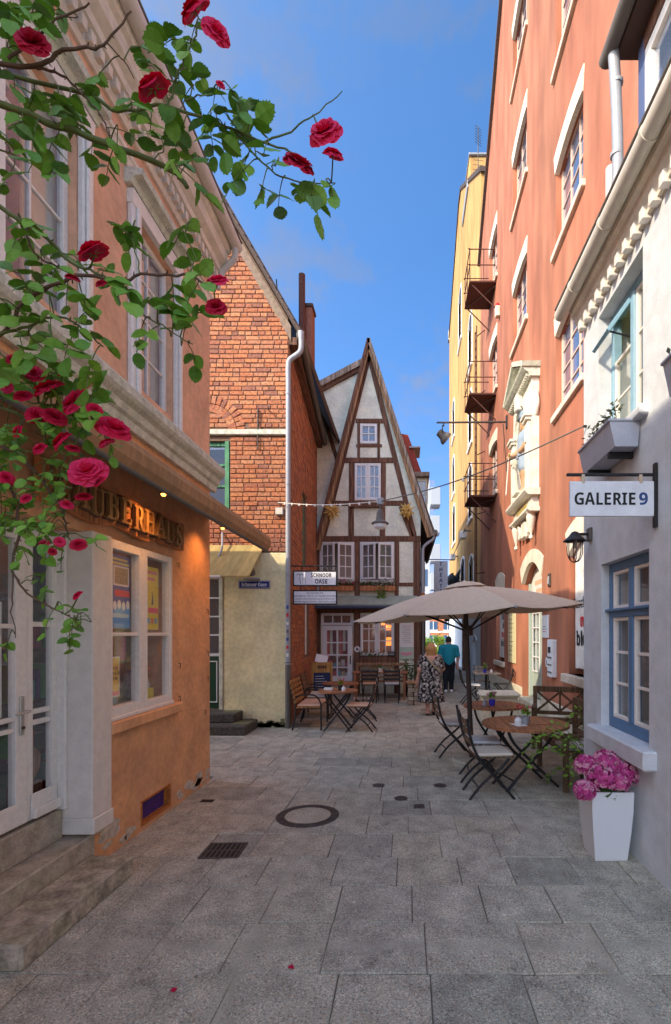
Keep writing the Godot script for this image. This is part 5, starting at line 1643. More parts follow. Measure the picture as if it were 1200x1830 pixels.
func make_niche() -> void:
	var n := thing("statue_niche", "cream stone wall shrine with pediment and pendants on the red warehouse", "shrine", frame_right(2.85) * at(-11.75, 4.4, 0))
	# local: u -0.95..0.95, v 0 at base shelf
	var fr := MB.new()
	fr.wall(-0.92, 0.92, 0.45, [Vector2(-0.92, 2.95), Vector2(0.92, 2.95)], [{"u0": -0.52, "u1": 0.52, "v0": 0.62, "v1": 2.1, "rise": 0.55}], 0.16)
	obj("slab", fr, M.niche, n, Transform3D(Basis(), V(0, 0, 0.16)))
	for s in [-1, 1]:
		var pm := MB.new()
		pm.bev(V(s * 0.74 - 0.13, 0.55, 0.16), V(s * 0.74 + 0.13, 2.0, 0.24), 0.012)
		pm.bev(V(s * 0.74 - 0.17, 2.0, 0.16), V(s * 0.74 + 0.17, 2.07, 0.29), 0.01)
		pm.bev(V(s * 0.74 - 0.20, 2.07, 0.16), V(s * 0.74 + 0.20, 2.14, 0.33), 0.01)
		pm.bev(V(s * 0.74 - 0.16, 0.42, 0.16), V(s * 0.74 + 0.16, 0.55, 0.28), 0.01)
		pm.bev(V(s * 0.74 - 0.05, 1.55, 0.24), V(s * 0.74 + 0.05, 1.85, 0.27), 0.015)
		obj("pilaster", pm, M.niche, n)
		var pd := MB.new()
		pd.lathe([Vector2(0.0, -0.62), Vector2(0.05, -0.58), Vector2(0.05, -0.53), Vector2(0.02, -0.5), Vector2(0.07, -0.32), Vector2(0.11, -0.14), Vector2(0.09, -0.06), Vector2(0.12, -0.02), Vector2(0.12, 0.0)], 12, V(s * 0.74, 0.05, 0.13))
		obj("pendant", pd, M.niche, n)
		var sc := MB.new()
		sc.tube(curve([V(s * 0.6, 0.04, 0.08), V(s * 0.42, -0.1, 0.10), V(s * 0.36, -0.28, 0.10), V(s * 0.48, -0.33, 0.10), V(s * 0.5, -0.22, 0.10)], 4), 0.07, 0.035, 8)
		obj("scroll", sc, M.niche, n)
		sc = MB.new()
		sc.tube(curve([V(s * 0.9, 2.12, 0.06), V(s * 1.02, 2.3, 0.06), V(s * 0.93, 2.55, 0.06), V(s * 0.8, 2.7, 0.06)], 4), 0.06, 0.04, 8)
		obj("scroll", sc, M.niche, n)
	var ar := MB.new()
	for k in 16:
		var t0 := PI * k / 16.0
		var t1 := PI * (k + 1) / 16.0
		var a := V(cos(t0) * 0.60, 2.1 + sin(t0) * 0.62, 0.19)
		var b := V(cos(t1) * 0.60, 2.1 + sin(t1) * 0.62, 0.19)
		ar.bar(a, b, 0.14, 0.07, Vector3.BACK)
	obj("arch_moulding", ar, M.niche, n)
	obj("keystone", a_box(V(-0.11, 2.55, 0.16), V(0.11, 2.93, 0.32), 0.02), M.niche, n)
	var en := MB.new()
	en.mould([Vector2(2.90, 0), Vector2(2.90, 0.22), Vector2(2.98, 0.25), Vector2(3.02, 0.32), Vector2(3.08, 0.38), Vector2(3.12, 0.40), Vector2(3.12, 0.0)], -1.0, 1.0)
	for k in 18: en.box(V(-0.95 + k * 0.107, 2.93, 0.235), V(-0.90 + k * 0.107, 2.985, 0.285))
	obj("entablature", en, M.cream_dirty, n)
	var pe := MB.new()
	pe.prism(PackedVector2Array([Vector2(-0.86, 3.12), Vector2(0.86, 3.12), Vector2(0, 3.56)]), 0.0, 0.20)
	for s in [-1.0, 1.0]:
		pe.bar(V(s * 1.06, 3.13, 0.20), V(0, 3.66, 0.20), 0.10, 0.40, Vector3.BACK)
		pe.bar(V(s * 0.95, 3.15, 0.19), V(0, 3.60, 0.19), 0.07, 0.30, Vector3.BACK)
	obj("pediment", pe, M.cream_dirty, n)
	obj("relief", a_tube(curve([V(-0.3, 3.2, 0.2), V(-0.1, 3.28, 0.22), V(0, 3.38, 0.22), V(0.1, 3.28, 0.22), V(0.3, 3.2, 0.2)], 3), 0.05, 0.05, 6), M.niche, n)
	var bs := MB.new()
	bs.mould([Vector2(0.36, 0), Vector2(0.36, 0.26), Vector2(0.40, 0.30), Vector2(0.45, 0.34), Vector2(0.50, 0.34), Vector2(0.50, 0.0)], -1.02, 1.02)
	bs.mould([Vector2(0.10, 0), Vector2(0.10, 0.16), Vector2(0.36, 0.16), Vector2(0.36, 0.0)], -0.9, 0.9)
	bs.mould([Vector2(0.02, 0), Vector2(0.02, 0.22), Vector2(0.06, 0.26), Vector2(0.11, 0.26), Vector2(0.11, 0.0)], -0.98, 0.98)
	obj("base_shelf", bs, M.niche, n)
	obj("inscription", a_box(V(-0.5, 0.15, 0.16), V(0.5, 0.32, 0.175)), mat(lin(0.40, 0.30, 0.10), 0.8, T.dirt, 5.0), n)
	obj("corbel", a_box(V(-0.22, -0.42, 0.0), V(0.22, 0.02, 0.14), 0.05), M.niche, n)
	# niche back: half cylinder
	var nb := MB.new()
	for k in 8:
		var t0 := PI * k / 8.0
		var t1 := PI * (k + 1) / 8.0
		nb.quad(V(-cos(t0) * 0.52, 0.62, -sin(t0) * 0.34), V(-cos(t1) * 0.52, 0.62, -sin(t1) * 0.34), V(-cos(t1) * 0.52, 2.66, -sin(t1) * 0.34), V(-cos(t0) * 0.52, 2.66, -sin(t0) * 0.34))
	obj("niche_back", nb, M.niche, n)
	# statue of a figure with hat and sword
	var st := thing("wall_statue", "carved painted figure with hat and long sword standing in the wall shrine", "statue", frame_right(2.85) * at(-11.75, 5.02, 0.06))
	var bones := [[V(-0.09, 0.06, 0.0), V(-0.09, 0.5, 0.02), 0.075, 0.09], [V(0.10, 0.06, 0.06), V(0.09, 0.5, 0.04), 0.075, 0.09], [V(-0.09, 0.5, 0.02), V(-0.06, 0.88, 0.0), 0.095, 0.13], [V(0.09, 0.5, 0.04), V(0.06, 0.88, 0.0), 0.095, 0.13],
		[V(0, 0.88, 0), V(0, 1.32, 0.0), 0.17, 0.17], [V(0, 1.32, 0), V(0, 1.5, 0.0), 0.16, 0.07], [V(0, 1.5, 0), V(0, 1.66, 0.03), 0.07, 0.11],
		[V(-0.17, 1.36, 0), V(-0.30, 1.08, 0.10), 0.085, 0.07], [V(-0.30, 1.08, 0.10), V(-0.36, 0.98, 0.34), 0.07, 0.05], [V(0.17, 1.36, 0), V(0.28, 1.1, 0.04), 0.085, 0.07], [V(0.28, 1.1, 0.04), V(0.14, 0.98, 0.18), 0.07, 0.05],
		[V(-0.09, 0.04, 0.0), V(-0.10, 0.04, 0.14), 0.06, 0.05], [V(0.10, 0.04, 0.06), V(0.11, 0.04, 0.2), 0.06, 0.05]]
	obj("figure", blob(bones, 0.03, 0.02), M.statue_brown, st)
	var coat := [[V(0, 0.80, 0), V(0, 1.30, 0.0), 0.21, 0.185], [V(0, 1.30, 0), V(0, 1.42, 0.0), 0.18, 0.12], [V(-0.17, 1.36, 0), V(-0.29, 1.1, 0.09), 0.10, 0.088], [V(0.17, 1.36, 0), V(0.28, 1.12, 0.04), 0.10, 0.085], [V(-0.08, 0.62, 0.0), V(0.08, 0.62, 0.03), 0.15, 0.15]]
	obj("coat", blob(coat, 0.03, 0.02), M.statue_blue, st)
	var hat := MB.new()
	hat.lathe([Vector2(0.17, 1.74), Vector2(0.19, 1.76), Vector2(0.12, 1.78), Vector2(0.14, 1.88), Vector2(0.12, 1.96), Vector2(0.0, 1.98)], 14, V(0, 0, 0.03))
	obj("hat", hat, M.statue_blue, st)
	var beard := [[V(0, 1.58, 0.10), V(0, 1.50, 0.13), 0.055, 0.03]]
	obj("beard", blob(beard, 0.02, 0.015), M.timber_pale, st)
	obj("sword", a_box(V(-0.035, -1.05, -0.008), V(0.035, 0.12, 0.008), 0.005), M.niche, st, Transform3D(Basis(Vector3.BACK, 0.32) * Basis(Vector3.RIGHT, -0.12), V(-0.36, 0.98, 0.34)))
	obj("sword_hilt", a_tube([V(-0.52, 0.96, 0.34), V(-0.22, 1.04, 0.34)], 0.02, 0.02, 6), M.gold, st)
	obj("pedestal", a_box(V(-0.24, -0.01, -0.14), V(0.24, 0.035, 0.28), 0.01), M.niche, st)

# ---------------------------------------------------------------- yellow warehouse beyond the red one
func make_yellow_house() -> void:
	var h := thing("yellow_warehouse", "tall ochre yellow gabled warehouse with blue shuttered windows beyond the red one", "house", frame_right(2.86))
	var wins := [[26.2, 27.6, 17.2, 2.6], [22.0, 23.2, 13.6, 2.1], [30.0, 31.4, 13.6, 2.0], [22.0, 23.2, 10.2, 2.1], [30.0, 31.4, 10.2, 2.0], [22.0, 23.2, 6.9, 2.1], [29.6, 31.2, 7.2, 2.0], [21.6, 22.9, 3.4, 1.5], [24.8, 26.4, 3.6, 1.7]]
	var holes := []
	for w in wins: holes.append({"u0": -w[1], "u1": -w[0], "v0": w[2], "v1": w[2] + w[3], "rise": 0.3})
	var w0 := MB.new()
	w0.wall(-33.7, -19.41, 2.75, [Vector2(-33.7, 21.4), Vector2(-27.4, 25.0), Vector2(-26.4, 25.0), Vector2(-19.4, 19.6)], holes, 0.4)
	obj("wall", w0, M.yellow, h)
	var base := MB.new()
	base.wall(-33.7, -19.42, 0.0, [Vector2(-33.7, 2.74), Vector2(-19.4, 2.74)], [{"u0": -21.8, "u1": -20.6, "v0": 0.1, "v1": 1.4, "rise": 0.3}], 0.4)
	obj("white_base", base, M.grey_wall, h)
	arch_band(h, -21.8, -20.6, 1.4, 0.3, 0.12, 0.12, "cellar_arch", M.white_far)
	obj("cellar_door", a_box(V(-21.8, 0.1, -0.3), V(-20.6, 1.75, -0.25)), M.blue_shutter, h)
	obj("parapet", a_box(V(-33.9, 21.4, -0.4), V(-33.6, 22.0, 0.06)), M.cream_trim, h)
	for w in wins:
		var wd := part("window", h)
		arch_band(wd, -w[1], -w[0], w[2] + w[3], 0.3, 0.16, 0.16, "surround_head", M.white_far)
		obj("surround", a_box(V(-w[1] - 0.16, w[2], -0.1), V(-w[1], w[2] + w[3], 0.02), 0.004), M.white_far, wd)
		obj("surround", a_box(V(-w[0], w[2], -0.1), V(-w[0] + 0.16, w[2] + w[3], 0.02), 0.004), M.white_far, wd)
		obj("sill", a_box(V(-w[1] - 0.2, w[2] - 0.14, -0.2), V(-w[0] + 0.2, w[2], 0.08), 0.01), M.white_far, wd)
		for q in 2:
			var a: float = lerpf(-w[1], -w[0], q * 0.5)
			var b: float = lerpf(-w[1], -w[0], q * 0.5 + 0.5)
			obj("shutter", a_box(V(a + 0.01, w[2] + 0.01, -0.18), V(b - 0.01, w[2] + w[3] + 0.28, -0.12), 0.01), M.blue_shutter, wd)
			for s in 3: obj("shutter_batten", a_box(V(a + 0.04, w[2] + 0.3 + s * 0.6, -0.12), V(b - 0.04, w[2] + 0.38 + s * 0.6, -0.10), 0.005), M.blue_shutter, wd)
	var sh := MB.new()
	sh.box(V(-33.7, 0, -8), V(-19.4, 19.4, -7.7))
	sh.box(V(-33.7, 0, -7.7), V(-33.4, 21.3, -0.4))
	sh.box(V(-19.72, 0, -7.7), V(-19.42, 19.4, -0.4))
	obj("rear_wall", sh, M.yellow, h)
	var rf := MB.new()
	rf.prism(PackedVector2Array([Vector2(-33.9, 21.3), Vector2(-33.95, 21.45), Vector2(-27.4, 25.2), Vector2(-26.4, 25.2), Vector2(-19.3, 19.7), Vector2(-19.3, 19.5), Vector2(-26.4, 25.01), Vector2(-27.4, 25.01)]), -8.0, 0.06)
	obj("roof", rf, M.tile_dark, h)
	var ch := part("chimney", h)
	obj("stack", a_box(V(-25.4, 21.8, -0.9), V(-23.2, 23.75, -0.05), 0.03), M.yellow, ch)
	obj("lead_cap", a_box(V(-25.5, 23.75, -0.95), V(-23.1, 23.86, 0.0), 0.02), M.zinc, ch)
	obj("flashing", a_box(V(-25.45, 22.3, -0.04), V(-23.15, 22.7, 0.07), 0.02), M.zinc, ch)
	var an := thing("roof_antenna", "tall thin television antenna on the yellow warehouse roof", "antenna", frame_right(2.86) * at(-22.6, 23.0, -0.35))
	obj("mast", a_tube([V(0, -1.6, 0), V(0, 1.55, 0)], 0.022, 0.018, 6), M.zinc_dark, an)
	for q in 7: obj("antenna_element", a_tube([V(-0.13, 0.75 + q * 0.12, -0.16), V(0.13, 0.75 + q * 0.12, 0.16)], 0.01, 0.01, 5), M.zinc_dark, an)
	for q in 4: obj("antenna_element", a_tube([V(-0.1 + q * 0.14, -0.35 + 0.08 * q, -0.22), V(-0.1 + q * 0.14, -0.3 + 0.08 * q, 0.22)], 0.01, 0.01, 5), M.zinc_dark, an)
	var cp := thing("yellow_wall_spot", "pair of white flood lamps on a rod on the yellow warehouse", "lamp", frame_right(2.86) * at(-24.0, 6.2, 0))
	obj("rod", a_tube([V(2.0, 0.15, 0.3), V(-4.5, -0.2, 0.3)], 0.025, 0.025, 6), M.zinc_dark, cp)
	for q in 2: obj("lamp_head", a_box(V(0.8 - q * 5.0, -0.12 - q * 0.25, 0.15), V(1.3 - q * 5.0, 0.2 - q * 0.25, 0.45), 0.03), M.white_far, cp)
	for q in 2: obj("rod_bracket", a_box(V(1.6 - q * 5.5, 0.1 - q * 0.3, 0.0), V(1.66 - q * 5.5, 0.16 - q * 0.3, 0.3)), M.zinc_dark, cp)
	var dk := thing("wall_sculpture", "dark bushy metal sculpture projecting from the yellow warehouse wall", "sculpture", frame_right(2.86) * at(-26.0, 3.3, 0))
	var bones := []
	var r := RandomNumberGenerator.new()
	r.seed = 8
	for q in 16:
		var a := V(r.randf_range(-0.5, 0.5), r.randf_range(0.0, 1.5), r.randf_range(0.1, 1.0))
		bones.append([a, a + V(r.randf_range(-0.4, 0.4), r.randf_range(-0.1, 0.5), r.randf_range(-0.3, 0.4)), r.randf_range(0.07, 0.16), r.randf_range(0.03, 0.1)])
	bones.append([V(0, 0.2, 0.0), V(0, 1.2, 0.5), 0.25, 0.3])
	obj("bronze", blob(bones, 0.05, 0.06), mat(lin(0.02, 0.022, 0.024), 0.5), dk)

# ---------------------------------------------------------------- pale grey gallery house on the right
func make_grey_house() -> void:
	var h := thing("gallery_house", "white rendered gallery house with blue windows and dentil eaves", "house", frame_right(1.83))
	var holes := [{"u0": -4.74, "u1": -3.80, "v0": 0.93, "v1": 2.44}, {"u0": -4.80, "u1": -3.90, "v0": 3.54, "v1": 4.80}, {"u0": -3.1, "u1": -2.2, "v0": 3.54, "v1": 4.80}]
	var w := MB.new()
	w.wall(-5.2, 4.0, 0.0, [Vector2(-5.2, 5.2), Vector2(4.0, 5.2)], holes, 0.34)
	obj("wall", w, M.grey_wall, h)
	var sh := MB.new()
	sh.box(V(-5.2, 0, -3.2), V(4.0, 6.4, -3.0))
	sh.box(V(-5.2, 0, -3.0), V(-4.95, 5.2, -0.34))
	sh.box(V(3.75, 0, -3.0), V(4.0, 6.4, -0.34))
	obj("rear_wall", sh, M.grey_wall, h)
	obj("floor_slab", a_box(V(-4.95, 3.0, -3.0), V(3.75, 3.2, -0.35)), M.room_pale, h)
	var rf := MB.new()
	rf.mould([Vector2(5.16, 0.17), Vector2(5.24, 0.19), Vector2(6.35, -1.3), Vector2(7.4, -3.2), Vector2(7.28, -3.2), Vector2(6.25, -1.3)], -5.32, 4.1)
	obj("roof", rf, M.tile_dark, h)
	var ev := MB.new()
	ev.mould([Vector2(4.92, 0.0), Vector2(4.92, 0.04), Vector2(4.98, 0.05), Vector2(5.02, 0.08), Vector2(5.07, 0.09), Vector2(5.09, 0.13), Vector2(5.15, 0.14), Vector2(5.17, 0.16), Vector2(5.17, 0.0)], -5.24, 4.0)
	obj("eaves_cornice", ev, M.cream_trim, h)
	for k in 30:
		var u := -5.16 + k * 0.15
		obj("dentil_block", a_box(V(u, 4.89, 0.0), V(u + 0.062, 4.985, 0.075), 0.003), M.white, h)
	var gt := MB.new()
	gt.tube([V(-5.34, 5.16, 0.20), V(4.1, 5.16, 0.20)], 0.064, 0.064, 14)
	for q in 8: gt.tube([V(-4.9 + q * 0.75, 5.16, 0.20), V(-4.87 + q * 0.75, 5.16, 0.20)], 0.070, 0.070, 14)
	obj("gutter", gt, M.gutter_white, h)
	obj("gutter_rim", a_tube([V(-5.34, 5.222, 0.25), V(4.1, 5.222, 0.25)], 0.014, 0.014, 6), M.zinc_dark, h)
	# ground floor window: blue frame, white sashes, deep reveal, sill
	var lw := part("gallery_window", h, Transform3D(Basis(), V(0, 0, 0.085)))
	var bf := MB.new()
	bf.bev(V(-4.74, 0.93, -0.24), V(-4.655, 2.44, -0.16), 0.006)
	bf.bev(V(-3.885, 0.93, -0.24), V(-3.80, 2.44, -0.16), 0.006)
	bf.bev(V(-4.655, 0.93, -0.24), V(-3.885, 1.03, -0.158), 0.006)
	bf.bev(V(-4.655, 2.36, -0.24), V(-3.885, 2.44, -0.158), 0.006)
	bf.bev(V(-4.655, 1.94, -0.24), V(-3.885, 2.02, -0.15), 0.006)
	bf.bev(V(-4.74, 1.995, -0.2), V(-3.80, 2.02, -0.12), 0.006)
	bf.bev(V(-4.31, 1.03, -0.235), V(-4.23, 2.36, -0.152), 0.006)
	obj("blue_frame", bf, M.blue_frame, lw)
	for q in 2:
		window(lw, -4.655 + q * 0.425, -4.31 + q * 0.425, 2.02, 2.36, -0.165, 1, 1, M.white, M.glass, 0.03, 0.02, 0.04, "sash")
		window(lw, -4.655 + q * 0.425, -4.31 + q * 0.425, 1.03, 1.94, -0.165, 1, 3, M.white, M.glass, 0.032, 0.026, 0.04, "sash")
	obj("sill", a_box(V(-4.86, 0.78, -0.28), V(-3.68, 0.928, 0.015), 0.014), M.grey_wall, lw)
	var nook := MB.new()
	nook.box(V(-4.9, 0.7, -0.95), V(-3.7, 2.6, -0.92))
	nook.box(V(-4.94, 0.7, -0.95), V(-4.9, 2.6, -0.34))
	nook.box(V(-3.7, 0.7, -0.95), V(-3.66, 2.6, -0.34))
	nook.box(V(-4.9, 0.9, -0.92), V(-3.7, 0.95, -0.34))
	obj("display_nook", nook, M.room_pale, lw)
	var art := [[-4.58, 0.2, 0.28, "small framed picture with white mount at the far side of the gallery window"], [-4.16, 0.2, 0.27, "small framed picture with white mount at the near side of the gallery window"]]
	for q in 2:
		var f := thing("framed_picture", art[q][3], "picture", frame_right(1.83) * at(art[q][0] + 0.1, 0.95, -0.45), "framed pictures in the gallery window")
		obj("mount", a_box(V(-0.1, 0, 0), V(0.1, 0.27, 0.012), 0.003), M.white, f, Transform3D(Basis(Vector3.RIGHT, -0.2), Vector3.ZERO))
		obj("picture", a_box(V(-0.05, 0.06, 0.012), V(0.05, 0.2, 0.015)), mat([lin(0.25, 0.12, 0.08), lin(0.35, 0.16, 0.06)][q], 0.6, T.dirt, 8.0), f, Transform3D(Basis(Vector3.RIGHT, -0.2), Vector3.ZERO))
	for q in 2:
		var gs := thing("glass_shelf", ["upper glass shelf with ornaments in the gallery window", "lower glass shelf with ornaments in the gallery window"][q], "shelf", frame_right(1.83) * at(-4.3, 1.66 - q * 0.34, -0.6), "shelves in the gallery window")
		obj("board", a_box(V(-0.55, -0.015, -0.3), V(0.55, 0.0, 0.12)), M.white, gs)
		for k in 3:
			var om := MB.new()
			om.lathe([Vector2(0.0, 0.0), Vector2(0.05, 0.0), Vector2(0.06, 0.05 + 0.01 * k), Vector2(0.03, 0.1), Vector2(0.035, 0.13), Vector2(0.0, 0.15)], 12, V(-0.36 + k * 0.34, 0, 0))
			obj("ornament", om, mat([lin(0.7, 0.68, 0.6), lin(0.25, 0.05, 0.04), lin(0.15, 0.3, 0.12), lin(0.4, 0.25, 0.12)][(k + q * 2) % 4], 0.5), gs)
	# upper window, one leaf pushed open at the head
	for k in 2:
		var o: float = [0.0, 1.7][k]
		var uw := part("upper_window", h)
		var uf := MB.new()
		uf.bev(V(-4.80 + o, 3.54, -0.20), V(-4.74 + o, 4.80, -0.12), 0.005)
		uf.bev(V(-3.96 + o, 3.54, -0.20), V(-3.90 + o, 4.80, -0.12), 0.005)
		uf.bev(V(-4.74 + o, 3.54, -0.20), V(-3.96 + o, 3.61, -0.118), 0.005)
		uf.bev(V(-4.74 + o, 4.74, -0.20), V(-3.96 + o, 4.80, -0.118), 0.005)
		uf.bev(V(-4.38 + o, 3.61, -0.20), V(-4.31 + o, 4.74, -0.115), 0.005)
		obj("blue_frame", uf, M.sky_frame, uw)
		window(uw, -4.31 + o, -3.96 + o, 3.61, 4.74, -0.13, 1, 3, M.white, M.glass, 0.03, 0.022, 0.04, "sash")
		window(uw, -4.74 + o, -4.38 + o, 3.61, 4.34, -0.13, 1, 2, M.white, M.glass, 0.03, 0.022, 0.04, "sash")
		var tip := part("tilted_light", uw, Transform3D(Basis(Vector3.RIGHT, -0.62), V(0, 4.74, -0.12)))
		window(tip, -4.74 + o, -4.38 + o, -0.36, 0.0, 0.0, 1, 1, M.sky_frame, M.glass, 0.03, 0.02, 0.035, "sash")
		obj("stay", a_tube([V(-4.42 + o, 4.40, -0.14), V(-4.42 + o, 4.45, 0.06)], 0.008, 0.008, 5), M.iron, uw)
		obj("sill", a_box(V(-4.84 + o, 3.46, -0.2), V(-3.80 + o, 3.538, 0.07), 0.01), M.grey_wall, uw)
		obj("room", a_box(V(-5.0 + o, 3.25, -0.62), V(-3.4 + o, 5.1, -0.58)), mat(lin(0.56, 0.57, 0.06), 0.8), uw)
	# flower boxes
	for k in 2:
		var fb := thing("flower_box", ["grey tin flower box with grey green plants on the gallery house wall", "grey tin flower box cut by the edge beside the gallery sign"][k], "flower box", frame_right(1.83) * at([-4.64, -3.12][k], 3.26, 0.0), "grey flower boxes on the gallery house")
		var bx := MB.new()
		bx.prism(PackedVector2Array([Vector2(0.02, 0.0), Vector2(0.20, 0.0), Vector2(0.245, 0.21), Vector2(0.0, 0.21)]), -0.70, 0.0)
		obj("trough", bx, M.box_grey, fb, Transform3D(Basis(Vector3(0, 0, 1), Vector3(0, 1, 0), Vector3(-1, 0, 0)), V(0, 0, 0)))
		obj("rim", a_box(V(-0.01, 0.195, 0.0), V(0.71, 0.215, 0.255), 0.004), M.box_grey, fb)
		obj("soil", a_box(V(0.015, 0.215, 0.02), V(0.685, 0.218, 0.235)), M.soil, fb)
		for q in 2: obj("bracket", a_box(V(0.1 + q * 0.45, -0.05, 0.0), V(0.13 + q * 0.45, 0.0, 0.2)), M.iron, fb)
		for q in 9:
			var sx := 0.02 + q * 0.075
			var sm := MB.new()
			sm.tube(curve([V(sx, 0.2, 0.12), V(sx + 0.01, 0.25, 0.14 + 0.01 * (q % 3)), V(sx - 0.01 + 0.02 * (q % 2), 0.29 + 0.02 * (q % 3), 0.16)], 3), 0.004, 0.003, 5)
			obj("stem", sm, M.rose_bark, fb)
			plantlet(fb, V(sx - 0.03, 0.26 + 0.02 * (q % 3), 0.10), V(sx + 0.04, 0.31 + 0.02 * (q % 3), 0.2), 16, 0.03, 0.038, mat(lin(0.19, 0.22, 0.16), 0.8), 500 + q + 20 * k)
	# gallery sign on a bracket
	var sg := thing("gallery_sign", "white hanging gallery sign with stencil lettering on an iron bracket", "sign", at(1.83, 2.62, -3.68))
	obj("wall_bar", a_box(V(-0.025, -0.05, -0.02), V(-0.0005, 0.42, 0.02), 0.004), M.iron, sg)
	obj("arm", a_box(V(-0.66, 0.325, -0.012), V(-0.02, 0.345, 0.012), 0.003), M.iron, sg)
	obj("panel", a_box(V(-0.64, 0.03, -0.012), V(-0.026, 0.285, 0.012), 0.003), M.sign_white, sg)
	for q in 2: obj("hanger", a_box(V(-0.555 + q * 0.42, 0.27, -0.016), V(-0.53 + q * 0.42, 0.335, 0.016), 0.004), M.canvas, sg)
	lettering("GALERIE", 0.088, M.black, sg, V(-0.385, 0.155, 0.0125), 0.004, "Droid Sans", true, 0.92)
	lettering("9", 0.088, M.ink_blue, sg, V(-0.105, 0.155, 0.0125), 0.004, "Droid Sans", true, 1.05)
	# bulkhead cage lamp below it
	var cl := thing("cage_lamp", "black wire cage lamp with clear glass under the gallery sign", "lamp", at(1.83, 2.66, -5.0))
	obj("arm", a_tube([V(0, 0.12, 0), V(-0.16, 0.12, 0)], 0.014, 0.014, 8), M.iron, cl)
	obj("wall_plate", a_box(V(-0.03, 0.05, -0.05), V(-0.0005, 0.18, 0.05), 0.006), M.zinc_dark, cl)
	var hd := MB.new()
	hd.lathe([Vector2(0.115, 0.05), Vector2(0.06, 0.10), Vector2(0.03, 0.14), Vector2(0.0, 0.15)], 16, V(-0.16, 0, 0))
	obj("hood", hd, M.iron, cl)
	var gl := MB.new()
	gl.lathe([Vector2(0.0, -0.13), Vector2(0.035, -0.12), Vector2(0.055, -0.06), Vector2(0.055, 0.06)], 16, V(-0.16, 0, 0))
	obj("glass", gl, M.glass, cl)
	obj("lamp_holder", a_tube([V(-0.16, 0.08, 0), V(-0.16, -0.02, 0)], 0.022, 0.014, 8), M.timber_pale, cl)
	for q in 6:
		var t := TAU * q / 6
		var o := V(cos(t), 0, sin(t))
		obj("cage_wire", a_tube(curve([V(-0.16, 0.06, 0) + o * 0.075, V(-0.16, -0.07, 0) + o * 0.075, V(-0.16, -0.14, 0) + o * 0.045, V(-0.16, -0.16, 0) + o * 0.005], 3), 0.005, 0.005, 5), M.iron, cl)
	# dormer above the eaves
	var dm := part("dormer", h, Transform3D(Basis(), V(0.22, 0, 0)))
	obj("cheek", a_box(V(-4.42, 5.06, -2.2), V(-4.36, 6.66, -0.12), 0.004), M.box_grey, dm)
	obj("post", a_box(V(-4.42, 5.06, -0.20), V(-4.30, 6.66, -0.10), 0.005), mat(lin(0.1, 0.13, 0.24), 0.5), dm)
	for q in 3: window(dm, -4.30 + q * 1.05, -3.27 + q * 1.05, 5.30, 6.52, -0.10, 1, 1, M.white, M.mirror_glass, 0.09, 0.03, 0.07, "window")
	obj("apron", a_box(V(-4.30, 5.06, -0.2), V(-1.1, 5.30, -0.11), 0.005), M.box_grey, dm)
	obj("lintel", a_box(V(-4.30, 6.52, -0.2), V(-1.1, 6.68, -0.09), 0.005), M.timber, dm)
	obj("soffit", a_box(V(-4.5, 6.66, -2.4), V(-1.0, 6.74, 0.06), 0.006), mat(lin(0.08, 0.05, 0.04), 0.8), dm)
	obj("dormer_gutter", a_tube([V(-4.55, 6.70, 0.12), V(-1.0, 6.70, 0.12)], 0.06, 0.06, 12), M.zinc_dark, dm)
	obj("curtain", a_box(V(-4.25, 5.3, -0.5), V(-1.2, 6.5, -0.47)), M.room_pale, dm)
	var dd := MB.new()
	dd.tube(curve([V(-4.44, 6.68, 0.10), V(-4.45, 6.5, 0.08), V(-4.45, 6.0, 0.06), V(-4.45, 5.62, 0.06), V(-4.52, 5.48, 0.07), V(-4.80, 5.36, 0.14), V(-4.66, 5.22, 0.17)], 5), 0.045, 0.045, 12)
	for q in 2: dd.tube([V(-4.45, 5.8 + q * 0.6, 0.065), V(-4.45, 5.83 + q * 0.6, 0.065)], 0.052, 0.052, 12)
	obj("dormer_downpipe", dd, M.zinc, dm)
	obj("vent_pipe", a_tube([V(-4.72, 5.3, 0.0), V(-4.72, 5.95, 0.0)], 0.05, 0.05, 12), M.gutter_white, dm)

